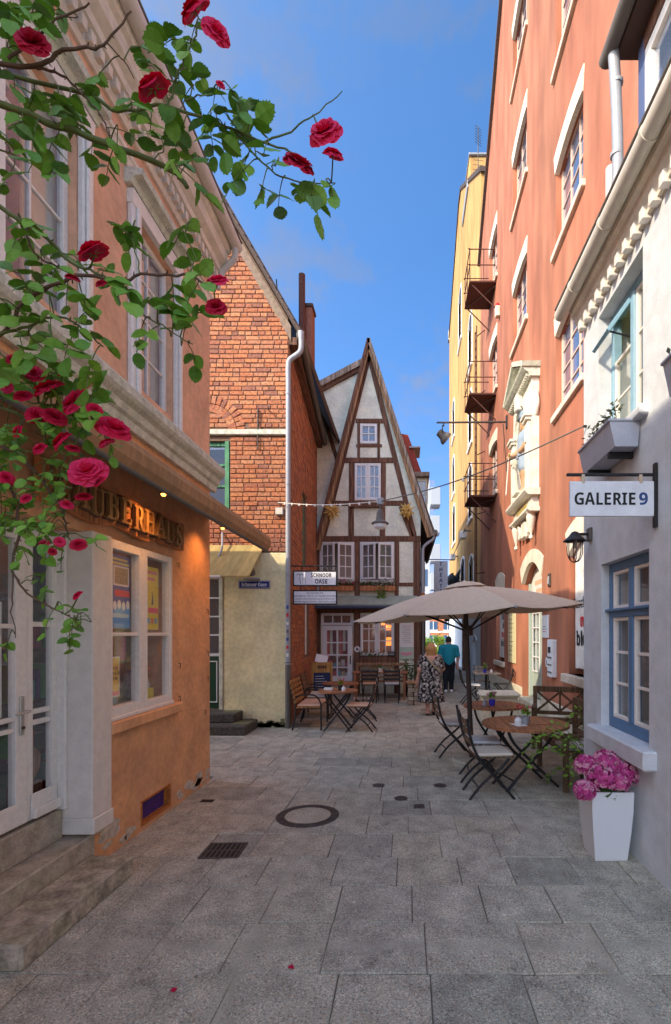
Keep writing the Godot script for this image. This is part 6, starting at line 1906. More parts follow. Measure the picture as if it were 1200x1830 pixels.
# ---------------------------------------------------------------- things far down the lane
func make_far() -> void:
	var nb := thing("neighbour_house", "dark house with steep red tiled roof behind the half-timbered one", "house", at(-1.6, 0, -22.4))
	obj("wall", a_box(V(-3.0, 0, -3.0), V(2.3, 6.3, 2.2), 0.02), M.timber, nb)
	var rf := MB.new()
	rf.prism(PackedVector2Array([Vector2(-1.0, 6.3), Vector2(2.38, 6.3), Vector2(2.38, 7.7), Vector2(1.66, 9.7), Vector2(0.6, 9.9), Vector2(-1.0, 8.0)]), -3.1, 2.3)
	obj("roof", rf, M.tile_red, nb)
	var dm := part("dormer", nb)
	obj("cheek", a_box(V(1.6, 5.8, -0.6), V(2.42, 7.9, 2.6), 0.02), M.infill, dm)
	obj("dormer_roof", a_box(V(1.5, 7.9, -0.8), V(2.5, 8.08, 2.8), 0.02), M.timber_grey, dm)
	window(dm, 1.98, 2.40, 6.2, 7.8, 2.64, 2, 3, M.infill, M.mirror_glass, 0.06, 0.04, 0.04)
	obj("shop_front", a_box(V(2.3, 0, -2.5), V(2.36, 3.4, 2.0), 0.01), M.iron, nb)
	for q in 3: window(part("lane_window", nb, Transform3D(Basis(Vector3.UP, PI / 2), V(2.30, 0, 0))), -1.6 + q * 1.2, -0.6 + q * 1.2, 3.5, 5.0, 0.06, 2, 3, M.white_far, M.mirror_glass, 0.06, 0.04, 0.05)
	obj("roof_window", a_box(V(1.7, 9.15, 1.2), V(2.15, 9.22, 2.4), 0.01), M.zinc, nb)
	var ts := thing("theatre_sign", "tall grey projecting sign with blue vertical letters in the lane", "sign", at(1.36, 3.1, -20.0))
	obj("panel", a_box(V(-0.27, 0, -0.06), V(0.27, 1.55, 0.06), 0.01), M.sign_white, ts)
	for q in 7: lettering("THEATER"[q], 0.15, M.ink_blue, ts, V(0, 1.42 - q * 0.215, 0.062), 0.004, "Droid Sans", true, 1.0, "letter")
	obj("arm", a_tube([V(-0.75, 1.62, 0), V(0.55, 1.6, 0)], 0.02, 0.02, 6), M.ink_blue, ts)
	obj("arm", a_tube([V(-0.75, -0.02, 0), V(0.3, 0.0, 0)], 0.02, 0.02, 6), M.ink_blue, ts)
	var bm := thing("lane_canopy", "dark canopy beam with signboard across the far lane", "canopy", at(1.6, 2.0, -24.0))
	obj("beam", a_box(V(-0.9, 0.62, -0.3), V(1.2, 0.78, 0.3), 0.01), M.timber_grey, bm)
	obj("board", a_box(V(-0.9, 0.80, -0.3), V(1.2, 1.5, 0.2), 0.01), M.timber, bm)
	obj("post", a_box(V(-0.9, -2.0, -0.1), V(-0.7, 0.8, 0.1), 0.01), M.timber, bm)
	obj("post", a_box(V(1.05, -2.0, -0.1), V(1.2, 0.8, 0.1), 0.01), M.timber, bm)
	obj("hanging_lamp", a_box(V(0.2, 0.35, -0.1), V(0.45, 0.6, 0.1), 0.03), M.iron, bm)
	# pale modern block with stacked balconies
	var ap := thing("apartment_block", "pale modern apartment block with stacked boxy balconies in the distance", "building", at(1.4, 0, -42.0))
	obj("wall", a_box(V(-4.0, 0, -6), V(0.55, 14.6, 0), 0.02), mat(lin(0.40, 0.43, 0.48), 0.7), ap)
	for q in 5:
		obj("balcony", a_box(V(0.55, 3.0 + q * 2.3, -0.4), V([1.35, 1.1, 1.35, 1.3, 1.35][q], 4.4 + q * 2.3, 1.2), 0.02), mat(lin(0.36, 0.40, 0.46), 0.5), ap)
		obj("window", a_box(V(0.5, 4.5 + q * 2.3, -0.3), V(0.95, 5.2 + q * 2.3, 0.4), 0.02), M.mirror_glass, ap)
		obj("window", a_box(V(-0.7, 3.4 + q * 2.3, 0.0), V(0.35, 4.8 + q * 2.3, 0.05), 0.02), M.blue_shutter, ap)
	obj("roof_hut", a_box(V(-0.6, 14.6, -4), V(0.4, 15.1, -0.5), 0.02), M.zinc_dark, ap)
	# brick block at the lane end
	var bb := thing("far_brick_block", "sunlit red brick block with white windows at the end of the lane", "building", at(4.5, 0, -62.0))
	obj("wall", a_box(V(-6, 0, -8), V(6, 6.2, 0), 0.02), mat(lin(0.52, 0.19, 0.10), 0.9, T.brick, 0.5), bb)
	for q in 3:
		for k in 7:
			var wp := part("window", bb, at(-5.2 + k * 1.75, 0.5 + q * 1.7, 0.0))
			obj("pane", a_box(V(0, 0, 0), V(1.0, 1.0, 0.04)), M.blue_shutter, wp)
			obj("frame", a_box(V(-0.06, -0.14, 0.0), V(1.06, -0.02, 0.10), 0.01), M.white_far, wp)
			obj("mullion", a_box(V(0.46, 0, 0.04), V(0.54, 1.0, 0.08), 0.01), M.white_far, wp)
	for q in 3: obj("pale_band", a_box(V(-6.02, 0.12 + q * 1.7, 0.0), V(6.02, 0.3 + q * 1.7, 0.06), 0.01), M.white_far, bb)
	var bu := thing("round_bush", "bright green leafy bush at the end of the lane", "bush", at(1.95, 0, -33.0))
	obj("stem", a_tube([V(0, 0, 0), V(0.05, 0.9, 0)], 0.06, 0.04, 6), M.rose_bark, bu)
	var r := RandomNumberGenerator.new()
	r.seed = 71
	for q in 9:
		var c := V(r.randf_range(-0.7, 0.7), r.randf_range(0.5, 1.5), r.randf_range(-0.5, 0.5))
		obj("twig", a_tube([V(0.05, 0.6, 0), c], 0.025, 0.01, 5), M.rose_bark, bu)
		plantlet(bu, c - V(0.3, 0.25, 0.3), c + V(0.3, 0.25, 0.3), 160, 0.1, 0.14, M.bush, 700 + q, "leaves")

# ---------------------------------------------------------------- smooth bodies: tapered bones joined and meshed as surface nets
func blob(bones: Array, k: float, cell: float, squash := Vector3.ONE) -> ArrayMesh:
	var lo := Vector3.INF
	var hi := -Vector3.INF
	for b in bones:
		var m: float = maxf(b[2], b[3]) + k * 2.0 + cell * 2.0
		lo = lo.min(b[0] - Vector3.ONE * m).min(b[1] - Vector3.ONE * m)
		hi = hi.max(b[0] + Vector3.ONE * m).max(b[1] + Vector3.ONE * m)
	var nx := int((hi.x - lo.x) / cell) + 2
	var ny := int((hi.y - lo.y) / cell) + 2
	var nz := int((hi.z - lo.z) / cell) + 2
	var f := PackedFloat32Array()
	f.resize(nx * ny * nz)
	for b in bones:
		var a: Vector3 = b[0]
		var d: Vector3 = b[1] - a
		var l2 := maxf(d.length_squared(), 1e-9)
		var m: float = maxf(b[2], b[3]) + k * 3.0 + cell
		var p0 := ((a.min(b[1]) - Vector3.ONE * m - lo) / cell).floor().clamp(Vector3.ZERO, Vector3(nx - 1, ny - 1, nz - 1))
		var p1 := ((a.max(b[1]) + Vector3.ONE * m - lo) / cell).ceil().clamp(Vector3.ZERO, Vector3(nx - 1, ny - 1, nz - 1))
		var r0: float = b[2]
		var dr: float = b[3] - r0
		for z in range(int(p0.z), int(p1.z) + 1):
			for y in range(int(p0.y), int(p1.y) + 1):
				for x in range(int(p0.x), int(p1.x) + 1):
					var p := lo + Vector3(x, y, z) * cell
					var t := clampf((p - a).dot(d) / l2, 0.0, 1.0)
					var dist := p.distance_to(a + d * t) - r0 - dr * t
					if dist < m:
						f[(z * ny + y) * nx + x] += exp(-dist / k)
	# f > 1 inside
	var mb := MB.new()
	var pos := {}
	var nor := {}
	for z in nz - 1:
		for y in ny - 1:
			for x in nx - 1:
				var s := Vector3.ZERO
				var c := 0
				var base := (z * ny + y) * nx + x
				var v := [f[base], f[base + 1], f[base + nx], f[base + nx + 1], f[base + nx * ny], f[base + nx * ny + 1], f[base + nx * ny + nx], f[base + nx * ny + nx + 1]]
				var ins := 0
				for q in 8:
					if v[q] > 1.0: ins += 1
				if ins == 0 or ins == 8: continue
				for e in [[0, 1], [2, 3], [4, 5], [6, 7], [0, 2], [1, 3], [4, 6], [5, 7], [0, 4], [1, 5], [2, 6], [3, 7]]:
					var va: float = v[e[0]]
					var vb: float = v[e[1]]
					if (va > 1.0) == (vb > 1.0): continue
					var la := log(maxf(va, 1e-6))
					var lb := log(maxf(vb, 1e-6))
					var t := la / (la - lb)
					var pa := Vector3(e[0] & 1, (e[0] >> 1) & 1, (e[0] >> 2) & 1)
					var pb := Vector3(e[1] & 1, (e[1] >> 1) & 1, (e[1] >> 2) & 1)
					s += pa.lerp(pb, t)
					c += 1
				pos[base] = lo + (Vector3(x, y, z) + s / c) * cell
				var g := Vector3(v[1] + v[3] + v[5] + v[7] - v[0] - v[2] - v[4] - v[6], v[2] + v[3] + v[6] + v[7] - v[0] - v[1] - v[4] - v[5], v[4] + v[5] + v[6] + v[7] - v[0] - v[1] - v[2] - v[3])
				nor[base] = -g.normalized()
	for base in pos:
		var x: int = base % nx
		var y: int = (base / nx) % ny
		var z: int = base / (nx * ny)
		if x < 1 or y < 1 or z < 1: continue
		for ax in 3:
			var step: int = [1, nx, nx * ny][ax]
			var u: int = [nx, nx * ny, 1][ax]
			var w: int = [nx * ny, 1, nx][ax]
			var i0 := f[base] > 1.0
			if i0 == (f[base + step] > 1.0): continue
			var q := [base, base - u, base - u - w, base - w]
			if not (pos.has(q[1]) and pos.has(q[2]) and pos.has(q[3])): continue
			if not i0: q.reverse()
			mb.smooth_quad([pos[q[0]], pos[q[1]], pos[q[2]], pos[q[3]]], [nor[q[0]], nor[q[1]], nor[q[2]], nor[q[3]]])
	return mb.mesh()

# ---------------------------------------------------------------- furniture
func bistro_chair(called: String, label: String, where: Transform3D, cushion: Material, group: String, wood: Material = null) -> Node3D:
	var c := thing(called, label, "chair", where, group)
	# faces +z; crossed iron legs, slatted seat and back
	wood = wood if wood else M.teak
	for s in [-1.0, 1.0]:
		var x: float = s * 0.20
		obj("leg", a_tube(curve([V(x, 0.88, -0.27), V(x, 0.62, -0.22), V(x, 0.42, -0.12), V(x, 0.2, 0.08), V(x, 0.0, 0.25)], 4), 0.016, 0.014, 6), M.iron, c)
		x = s * 0.175
		obj("leg", a_tube(curve([V(x, 0.44, 0.20), V(x, 0.33, 0.10), V(x, 0.17, -0.1), V(x, 0.0, -0.24)], 4), 0.016, 0.014, 6), M.iron, c)
	obj("stretcher", a_tube([V(-0.2, 0.13, 0.15), V(0.2, 0.13, 0.15)], 0.01, 0.01, 6), M.iron, c)
	obj("stretcher", a_tube([V(-0.175, 0.13, -0.14), V(0.175, 0.13, -0.14)], 0.01, 0.01, 6), M.iron, c)
	for k in 6:
		var z := -0.17 + k * 0.072
		obj("seat_slat", a_box(V(-0.2, 0.445, z), V(0.2, 0.46, z + 0.05), 0.004), wood, c)
	for k in 3:
		var y := 0.58 + k * 0.10
		obj("back_slat", a_box(V(-0.21, y, -0.225 - 0.016 * k), V(0.21, y + 0.06, -0.208 - 0.016 * k), 0.004), wood, c)
	if cushion:
		var q := MB.new()
		q.bev(V(-0.20, 0.462, -0.17), V(0.20, 0.50, 0.24), 0.016)
		obj("cushion", q, cushion, c)
	return c

func bistro_table(label: String, where: Transform3D, r: float, high: float, group: String, cross := true) -> Node3D:
	var t := thing("round_table", label, "table", where, group)
	# slatted round top
	var n := 8
	for k in n:
		var x0 := -r + 2 * r * k / n
		var x1 := -r + 2 * r * (k + 1) / n
		var poly := PackedVector2Array()
		for i in 7: poly.append(Vector2(lerpf(x0 + 0.002, x1 - 0.002, i / 6.0), -sqrt(maxf(0.0, r * r - lerpf(x0 + 0.002, x1 - 0.002, i / 6.0) ** 2))))
		for i in 7: poly.append(Vector2(lerpf(x1 - 0.002, x0 + 0.002, i / 6.0), sqrt(maxf(0.0, r * r - lerpf(x1 - 0.002, x0 + 0.002, i / 6.0) ** 2))))
		var sl := MB.new()
		sl.xf = Transform3D(Basis(Vector3.RIGHT, -PI / 2), V(0, high - 0.026, 0))
		sl.prism(poly, 0.0, 0.026)
		obj("top_slat", sl, M.table_wood, t)
	var rim := MB.new()
	rim.lathe([Vector2(r - 0.012, high - 0.03), Vector2(r + 0.006, high - 0.03), Vector2(r + 0.008, high - 0.002), Vector2(r - 0.002, high + 0.001)], 40)
	obj("rim", rim, M.table_wood, t)
	for s in [-1.0, 1.0]:
		for e in [-1.0, 1.0]:
			obj("leg", a_tube(curve([V(s * r * 0.62, high - 0.03, e * 0.15), V(s * r * 0.45, high * 0.72, e * 0.15), V(-s * r * 0.2, high * 0.3, e * 0.15), V(-s * r * 0.68, 0.0, e * 0.17)], 4), 0.018, 0.016, 6), M.iron, t)
		obj("stretcher", a_tube([V(s * r * 0.5, 0.12, -0.16), V(s * r * 0.5, 0.12, 0.16)], 0.011, 0.011, 6), M.iron, t)
	return t

func table_flowers(label: String, where: Vector3, pot: Material, bloom: Material, sd: int) -> void:
	var f := thing("table_flowers", label, "flowers", Transform3D(Basis(), where), "flower pots on the tables")
	var p := MB.new()
	p.lathe([Vector2(0.0, 0.0), Vector2(0.04, 0.0), Vector2(0.052, 0.09), Vector2(0.047, 0.09), Vector2(0.0, 0.08)], 16)
	obj("pot", p, pot, f)
	plantlet(f, V(-0.04, 0.10, -0.04), V(0.04, 0.15, 0.04), 70, 0.035, 0.045, M.bush, sd, "foliage")
	plantlet(f, V(-0.06, 0.14, -0.06), V(0.07, 0.19, 0.06), 18, 0.03, 0.045, bloom, sd + 1, "blossoms")

func jar(label: String, where: Vector3, s: float, m: Material) -> void:
	var f := thing("sugar_jar", label, "jar", Transform3D(Basis(), where), "jars on the tables")
	var p := MB.new()
	p.lathe([Vector2(0.0, 0.0), Vector2(0.035 * s, 0.0), Vector2(0.04 * s, 0.05 * s), Vector2(0.022 * s, 0.08 * s), Vector2(0.022 * s, 0.085 * s), Vector2(0.0, 0.085 * s)], 14)
	obj("glass_body", p, m, f)
	obj("lid", a_tube([V(0, 0.085 * s, 0), V(0, 0.11 * s, 0)], 0.022 * s, 0.014 * s, 10), M.metal, f)

func slat_bench(label: String, where: Transform3D, wide: float, slat: Material, cushion: Material) -> void:
	var b := thing("garden_bench", label, "bench", where, "garden benches")
	for s in [-1.0, 1.0]:
		var x: float = s * (wide / 2 - 0.04)
		obj("leg", a_tube(curve([V(x, 0.0, 0.27), V(x, 0.25, 0.27), V(x, 0.50, 0.26), V(x, 0.64, 0.16), V(x, 0.66, -0.05), V(x, 0.62, -0.2)], 4), 0.015, 0.015, 6), M.iron, b)
		obj("leg", a_tube(curve([V(x, 0.0, -0.26), V(x, 0.4, -0.20), V(x, 0.92, -0.33)], 4), 0.016, 0.014, 6), M.iron, b)
		obj("seat_rail", a_tube([V(x, 0.40, -0.20), V(x, 0.40, 0.27)], 0.013, 0.013, 6), M.iron, b)
	for k in 5: obj("back_slat", a_box(V(-wide / 2, 0.50 + k * 0.088, -0.215 - k * 0.022), V(wide / 2, 0.565 + k * 0.088, -0.19 - k * 0.022), 0.006), slat, b)
	for k in 6: obj("seat_slat", a_box(V(-wide / 2, 0.413, -0.18 + k * 0.075), V(wide / 2, 0.435, -0.125 + k * 0.075), 0.005), slat, b)
	if cushion: obj("cushion", a_box(V(-wide / 2 + 0.03, 0.437, -0.17), V(wide / 2 - 0.03, 0.48, 0.27), 0.018), cushion, b)

func lattice_bench(label: String, where: Transform3D, wide: float, wood: Material) -> void:
	var b := thing("wooden_bench", label, "bench", where, "wooden benches")
	for s in [-1.0, 1.0]:
		var x: float = s * (wide / 2 - 0.035)
		obj("leg", a_box(V(x - 0.03, 0, -0.26), V(x + 0.03, 0.90, -0.20), 0.006), wood, b)
		obj("leg", a_box(V(x - 0.03, 0, 0.22), V(x + 0.03, 0.62, 0.28), 0.006), wood, b)
		obj("arm", a_box(V(x - 0.035, 0.62, -0.20), V(x + 0.035, 0.65, 0.30), 0.006), wood, b)
	for k in 6: obj("seat_slat", a_box(V(-wide / 2, 0.41, -0.2 + k * 0.082), V(wide / 2, 0.435, -0.135 + k * 0.082), 0.005), wood, b)
	obj("top_rail", a_box(V(-wide / 2, 0.84, -0.255), V(wide / 2, 0.93, -0.205), 0.01), wood, b)
	obj("low_rail", a_box(V(-wide / 2, 0.47, -0.25), V(wide / 2, 0.53, -0.21), 0.006), wood, b)
	var n := int(round(wide / 0.55))
	for k in n:
		var x0 := -wide / 2 + 0.07 + (wide - 0.14) * k / n
		var x1 := -wide / 2 + 0.07 + (wide - 0.14) * (k + 1) / n
		for q in 2:
			var m := MB.new()
			m.bar(V(x0 if q else x1, 0.53, -0.23), V(x1 if q else x0, 0.84, -0.23), 0.035, 0.02 + 0.006 * q, Vector3.BACK)
			obj("lattice_bar", m, wood, b)
		obj("lattice_bar", a_box(V(x1 - 0.015, 0.53, -0.245), V(x1 + 0.015, 0.84, -0.215), 0.004), wood, b)

func make_furniture() -> void:
	var g := "folding chairs of the cafe tables"
	var gt := "round cafe tables"
	# right hand group
	bistro_table("round slatted table nearest to the gallery house with a white jar", at(1.40, 0, -5.95, 0.3), 0.50, 0.74, gt)
	bistro_table("round slatted table beside the parasol pole with a blue flower pot", at(1.28, 0, -7.38, 0.8), 0.44, 0.75, gt)
	table_flowers("clay pot of pink and green flowers on the table nearest the gallery", V(1.38, 0.741, -5.85), M.zinc, M.petal[2], 900)
	table_flowers("bright blue pot with yellow green flowers on the parasol table", V(1.24, 0.751, -7.30), M.pot_blue, M.hydrangea[2], 910)
	jar("white sugar jar on the table nearest the gallery", V(1.28, 0.741, -5.78), 1.1, M.white_far)
	jar("small glass jar beside the blue flower pot", V(1.12, 0.751, -7.22), 0.9, M.zinc)
	var mn := thing("menu_card", "pale menu card lying flat on the table nearest the gallery", "menu", at(1.52, 0.742, -5.9, 0.3))
	obj("sheet", a_box(V(-0.16, 0, -0.1), V(0.14, 0.003, 0.1)), M.table_wood, mn)
	obj("paper", a_box(V(-0.32, 0.0, -0.06), V(-0.18, 0.004, 0.12)), M.paper, mn)
	bistro_chair("folding_chair", "folding chair with cream cushion, nearest of the chairs on the right", at(0.90, 0, -5.62, PI / 2 + 0.1), M.cushion, g)
	bistro_chair("folding_chair", "folding chair with pale grey cushion just behind the cream cushioned one", at(0.90, 0, -6.22, PI / 2 - 0.05), M.cushion_grey, g)
	bistro_chair("folding_chair", "folding chair with grey cushion left of the parasol pole", at(0.68, 0, -7.45, PI / 2 + 0.15), M.cushion_grey, g)
	lattice_bench("brown wooden bench with crossed lattice back below the white banner", at(2.42, 0, -7.95, -0.3), 0.85, M.teak)
	lattice_bench("dark wooden bench standing behind the white planter", at(2.05, 0, -6.25, -PI / 2), 1.2, M.teak)
	var cu := thing("seat_cushion", "pale flat cushion on the dark wooden bench", "cushion", at(2.02, 0.436, -6.0, -PI / 2))
	obj("pad", a_box(V(-0.2, 0, -0.2), V(0.2, 0.04, 0.2), 0.016), M.cushion_grey, cu)
	# far right set by the red wall
	var ft := thing("square_table", "small pale table with blue pot by the shaded red wall", "table", at(2.15, 0, -13.6))
	obj("top", a_box(V(-0.35, 0.70, -0.35), V(0.35, 0.73, 0.35), 0.006), M.timber_grey, ft)
	obj("column", a_tube([V(0, 0, 0), V(0, 0.70, 0)], 0.035, 0.035, 8), M.iron, ft)
	for q in 4: obj("foot", a_tube([V(0, 0.06, 0), V(cos(q * PI / 2) * 0.3, 0.01, sin(q * PI / 2) * 0.3)], 0.02, 0.015, 6), M.iron, ft)
	table_flowers("small blue pot on the pale table by the shaded red wall", V(2.1, 0.731, -13.5), M.pot_blue, M.bush, 920)
	jar("white jar on the pale table by the shaded red wall", V(2.27, 0.731, -13.5), 1.0, M.white_far)
	bistro_chair("folding_chair", "bare slatted chair behind the pale table by the red wall", at(2.15, 0, -14.3, 0.0), null, g, M.timber_grey)
	bistro_chair("folding_chair", "dark folding chair turned to the pale table from the wall", at(2.55, 0, -13.3, -PI / 2 - 0.3), null, g, M.iron)
	bistro_chair("folding_chair", "folding chair with grey cushion left of the pale table in the lane", at(1.62, 0, -12.8, PI / 2), M.cushion_grey, g)
	var sb := thing("stone_bench", "pale yellow rendered low wall with rounded coping by the warehouse door", "low wall", at(1.82, 0, -10.1))
	obj("body", a_box(V(-0.33, 0, -0.2), V(0.38, 0.52, 0.2), 0.02), M.plinth, sb)
	obj("coping", a_box(V(-0.38, 0.52, -0.26), V(0.42, 0.63, 0.26), 0.05), M.plinth, sb)
	# left hand group by the brick house
	bistro_table("round slatted table with flowers in front of the half-timbered shop", at(-1.27, 0, -9.35, 0.0), 0.36, 0.74, gt)
	bistro_table("round slatted table half hidden behind another near the chalk board", at(-1.40, 0, -10.7, 0.2), 0.38, 0.74, gt)
	table_flowers("dark pot of pink, red and white flowers near the brick house", V(-1.22, 0.741, -9.3), M.iron, M.petal[2], 930)
	jar("white sugar jar on the table near the brick house", V(-1.15, 0.741, -9.2), 0.9, M.white_far)
	var cr := thing("card_box", "white card holder on the table near the brick house", "card holder", at(-1.44, 0.741, -9.3))
	obj("tray", a_box(V(-0.08, 0, -0.05), V(0.08, 0.05, 0.05), 0.008), M.paper, cr)
	obj("card", a_box(V(-0.06, 0.05, -0.01), V(0.06, 0.09, 0.0)), M.iron, cr)
	bistro_chair("folding_chair", "folding chair with peach cushion right of the brick house table", at(-0.83, 0, -9.3, -PI / 2 - 0.1), M.cushion_peach, g)
	bistro_chair("folding_chair", "bare slatted folding chair behind the peach cushioned one", at(-0.86, 0, -10.4, -PI / 2 + 0.1), null, g, M.timber_grey)
	slat_bench("orange slatted bench with peach cushion beside the downpipe", at(-1.86, 0, -9.72, PI / 2 + 0.03), 0.95, M.slat_orange, M.cushion_peach)
	slat_bench("second slatted bench with pale cushion below the signs", at(-1.95, 0, -11.0, PI / 2 + 0.08), 0.95, M.teak, M.cushion)
	# by the shop front
	var lt := thing("long_table", "brown table with flowers before the half-timbered shop window", "table", at(-0.72, 0, -13.75))
	obj("top", a_box(V(-0.75, 0.71, -0.32), V(0.75, 0.745, 0.32), 0.008), M.table_wood, lt)
	for sx in [-1, 1]:
		for sz in [-1, 1]: obj("leg", a_box(V(sx * 0.66 - 0.03, 0, sz * 0.25 - 0.03), V(sx * 0.66 + 0.03, 0.71, sz * 0.25 + 0.03), 0.005), M.table_wood, lt)
	table_flowers("pink flowers on the table before the shop window", V(-0.72, 0.746, -13.7), M.white_far, M.hydrangea[0], 940)
	lattice_bench("light wooden lattice bench against the half-timbered front", at(-0.72, 0, -14.5), 1.5, M.timber_pale)
	bistro_chair("folding_chair", "dark folding chair with pale pink cushion before the shop window", at(-0.95, 0, -13.15, PI), M.cushion_peach, g, M.iron)
	bistro_chair("folding_chair", "dark folding chair with white cushion before the shop window", at(-0.38, 0, -13.15, PI), M.cushion_grey, g, M.iron)
	# chalk board
	var cb := thing("chalk_board", "orange framed chalk board with white handwriting leaning near the bench", "board", at(-2.02, 0, -12.0, 0.12))
	var tilt := Transform3D(Basis(Vector3.RIGHT, -0.14), Vector3.ZERO)
	obj("board", a_box(V(-0.20, 0.22, -0.015), V(0.20, 0.85, 0.0)), M.chalk, cb, tilt)
	var cf := MB.new()
	cf.bev(V(-0.25, 0.0, -0.02), V(-0.20, 1.10, 0.015), 0.004)
	cf.bev(V(0.20, 0.0, -0.02), V(0.25, 1.10, 0.015), 0.004)
	cf.bev(V(-0.20, 0.85, -0.02), V(0.20, 1.10, 0.013), 0.004)
	cf.bev(V(-0.20, 0.15, -0.02), V(0.20, 0.22, 0.013), 0.004)
	obj("frame", cf, mat(lin(0.52, 0.21, 0.05), 0.6, T.wood, 2.0), cb, tilt)
	obj("title_plate", a_box(V(-0.11, 0.95, 0.013), V(0.11, 1.02, 0.017)), M.timber, cb, tilt)
	var r := RandomNumberGenerator.new()
	r.seed = 55
	for q in 9: obj("chalk_line", a_box(V(-0.16, 0.28 + q * 0.06, 0.0), V(-0.02 + r.randf_range(0.0, 0.17), 0.29 + q * 0.06, 0.002)), M.paper, cb, tilt)
	obj("rear_leg", a_tube([V(-0.2, 1.05, -0.16), V(-0.2, 0.0, -0.42)], 0.015, 0.015, 6), M.timber_pale, cb)
	obj("rear_leg", a_tube([V(0.2, 1.05, -0.16), V(0.2, 0.0, -0.42)], 0.015, 0.015, 6), M.timber_pale, cb)
	var mh := thing("menu_stand", "tilted white menu page on a thin stand behind the chalk board", "menu", at(-2.25, 0, -13.3, 0.2))
	obj("post", a_tube([V(0, 0, 0), V(0, 1.05, 0)], 0.018, 0.018, 6), M.iron, mh)
	obj("foot", a_box(V(-0.16, 0, -0.16), V(0.16, 0.02, 0.16), 0.006), M.iron, mh)
	obj("page", a_box(V(-0.16, -0.1, 0), V(0.16, 0.13, 0.012), 0.003), M.sign_white, mh, Transform3D(Basis(Vector3.BACK, -0.25) * Basis(Vector3.RIGHT, -0.5), V(0, 1.1, 0.02)))
	# stone pillar with a slab, pot plant behind
	var sp := thing("stone_pillar", "low rough stone pillar with a brown slab left of the woman", "pillar", at(0.17, 0, -12.65))
	for q in 5:
		for k in 2:
			for z in 2:
				obj("stone", a_box(V(-0.145 + k * 0.148 + 0.02 * sin(q * 3 + k), q * 0.108, -0.145 + z * 0.148), V(-0.004 + k * 0.148 + 0.02 * sin(q * 3 + k), q * 0.108 + 0.102, -0.004 + z * 0.148), 0.018), M.stone if (q + k + z) % 2 else M.stone_step, sp)
	obj("core", a_box(V(-0.12, 0, -0.12), V(0.12, 0.53, 0.12)), M.soil, sp)
	obj("slab", a_box(V(-0.19, 0.54, -0.19), V(0.19, 0.585, 0.19), 0.01), M.timber_pale, sp)
	var pp := thing("pot_plant", "dark potted green plant at the corner of the half-timbered house", "plant", at(0.13, 0, -14.3))
	var pm := MB.new()
	pm.lathe([Vector2(0.0, 0.0), Vector2(0.17, 0.0), Vector2(0.22, 0.42), Vector2(0.20, 0.42), Vector2(0.0, 0.38)], 16)
	obj("pot", pm, M.iron, pp)
	obj("stem", a_tube([V(0, 0.38, 0), V(0.02, 0.8, 0)], 0.02, 0.01, 6), M.rose_bark, pp)
	plantlet(pp, V(-0.22, 0.45, -0.2), V(0.22, 0.85, 0.2), 220, 0.1, 0.09, M.green_leaf, 950, "leaves")
	# hanging double sign
	var hs := thing("hanging_sign", "white hanging shop sign with palm drawing and black lettering", "sign", at(-2.26, 2.86, -9.80), "double hanging signs at the brick corner")
	obj("panel", a_box(V(0.06, -0.14, -0.015), V(0.90, 0.14, 0.015), 0.004), M.sign_white, hs)
	var bd := MB.new()
	for s in [-1.0, 1.0]:
		bd.box(V(0.05, s * 0.14 - 0.012, -0.02), V(0.91, s * 0.14 + 0.012, 0.02))
		bd.box(V(0.48 + s * 0.418 - 0.012, -0.128, -0.02), V(0.48 + s * 0.418 + 0.012, 0.128, 0.02))
	obj("frame", bd, M.black, hs)
	obj("arm", a_tube([V(0.0, 0.24, 0), V(0.92, 0.24, 0)], 0.014, 0.014, 6), M.iron, hs)
	for q in 2: obj("scroll", a_tube(curve([V(0.2 + q * 0.5, 0.15, 0), V(0.24 + q * 0.5, 0.2, 0), V(0.2 + q * 0.5, 0.24, 0)], 3), 0.008, 0.008, 5), M.iron, hs)
	lettering("SCHNOOR", 0.075, M.black, hs, V(0.60, 0.06, 0.016), 0.004, "Droid Sans", true, 0.8)
	lettering("OASE", 0.085, M.black, hs, V(0.60, -0.062, 0.016), 0.004, "Droid Sans", true, 0.85)
	var pd := MB.new()
	pd.tube(curve([V(0.20, -0.11, 0.0165), V(0.185, 0.0, 0.0165), V(0.19, 0.06, 0.0165)], 3), 0.006, 0.004, 5)
	for q in 5: pd.tube(curve([V(0.19, 0.06, 0.0165), V(0.19 + cos(q * 0.75) * 0.05, 0.085 + 0.01 * (q % 2), 0.0165), V(0.19 + cos(q * 0.75) * 0.08, 0.05, 0.0165)], 3), 0.003, 0.002, 4)
	pd.box(V(0.24, -0.11, 0.015), V(0.245, 0.0, 0.0175)); pd.box(V(0.29, -0.11, 0.015), V(0.295, 0.0, 0.0175)); pd.box(V(0.24, 0.0, 0.015), V(0.295, 0.005, 0.0175))
	obj("palm_drawing", pd, M.zinc_dark, hs)
	var h2 := thing("hanging_sign", "lower white hanging sign with four lines of small print", "sign", at(-2.26, 2.49, -9.80), "double hanging signs at the brick corner")
	obj("panel", a_box(V(0.06, -0.13, -0.015), V(0.90, 0.13, 0.015), 0.004), M.sign_white, h2)
	bd = MB.new()
	for s in [-1.0, 1.0]:
		bd.box(V(0.05, s * 0.13 - 0.012, -0.02), V(0.91, s * 0.13 + 0.012, 0.02))
		bd.box(V(0.48 + s * 0.418 - 0.012, -0.118, -0.02), V(0.48 + s * 0.418 + 0.012, 0.118, 0.02))
	obj("frame", bd, M.black, h2)
	for q in 2: obj("link", a_tube([V(0.2 + q * 0.5, 0.142, 0), V(0.2 + q * 0.5, 0.22, 0)], 0.006, 0.006, 5), M.iron, h2)
	var lines := ["Die Adresse für", "nostalgische Blech- & Emaille-Schilder,", "Dosen, Blechspielzeug & Süßwaren,", "Bremer Spezialitäten und vieles mehr"]
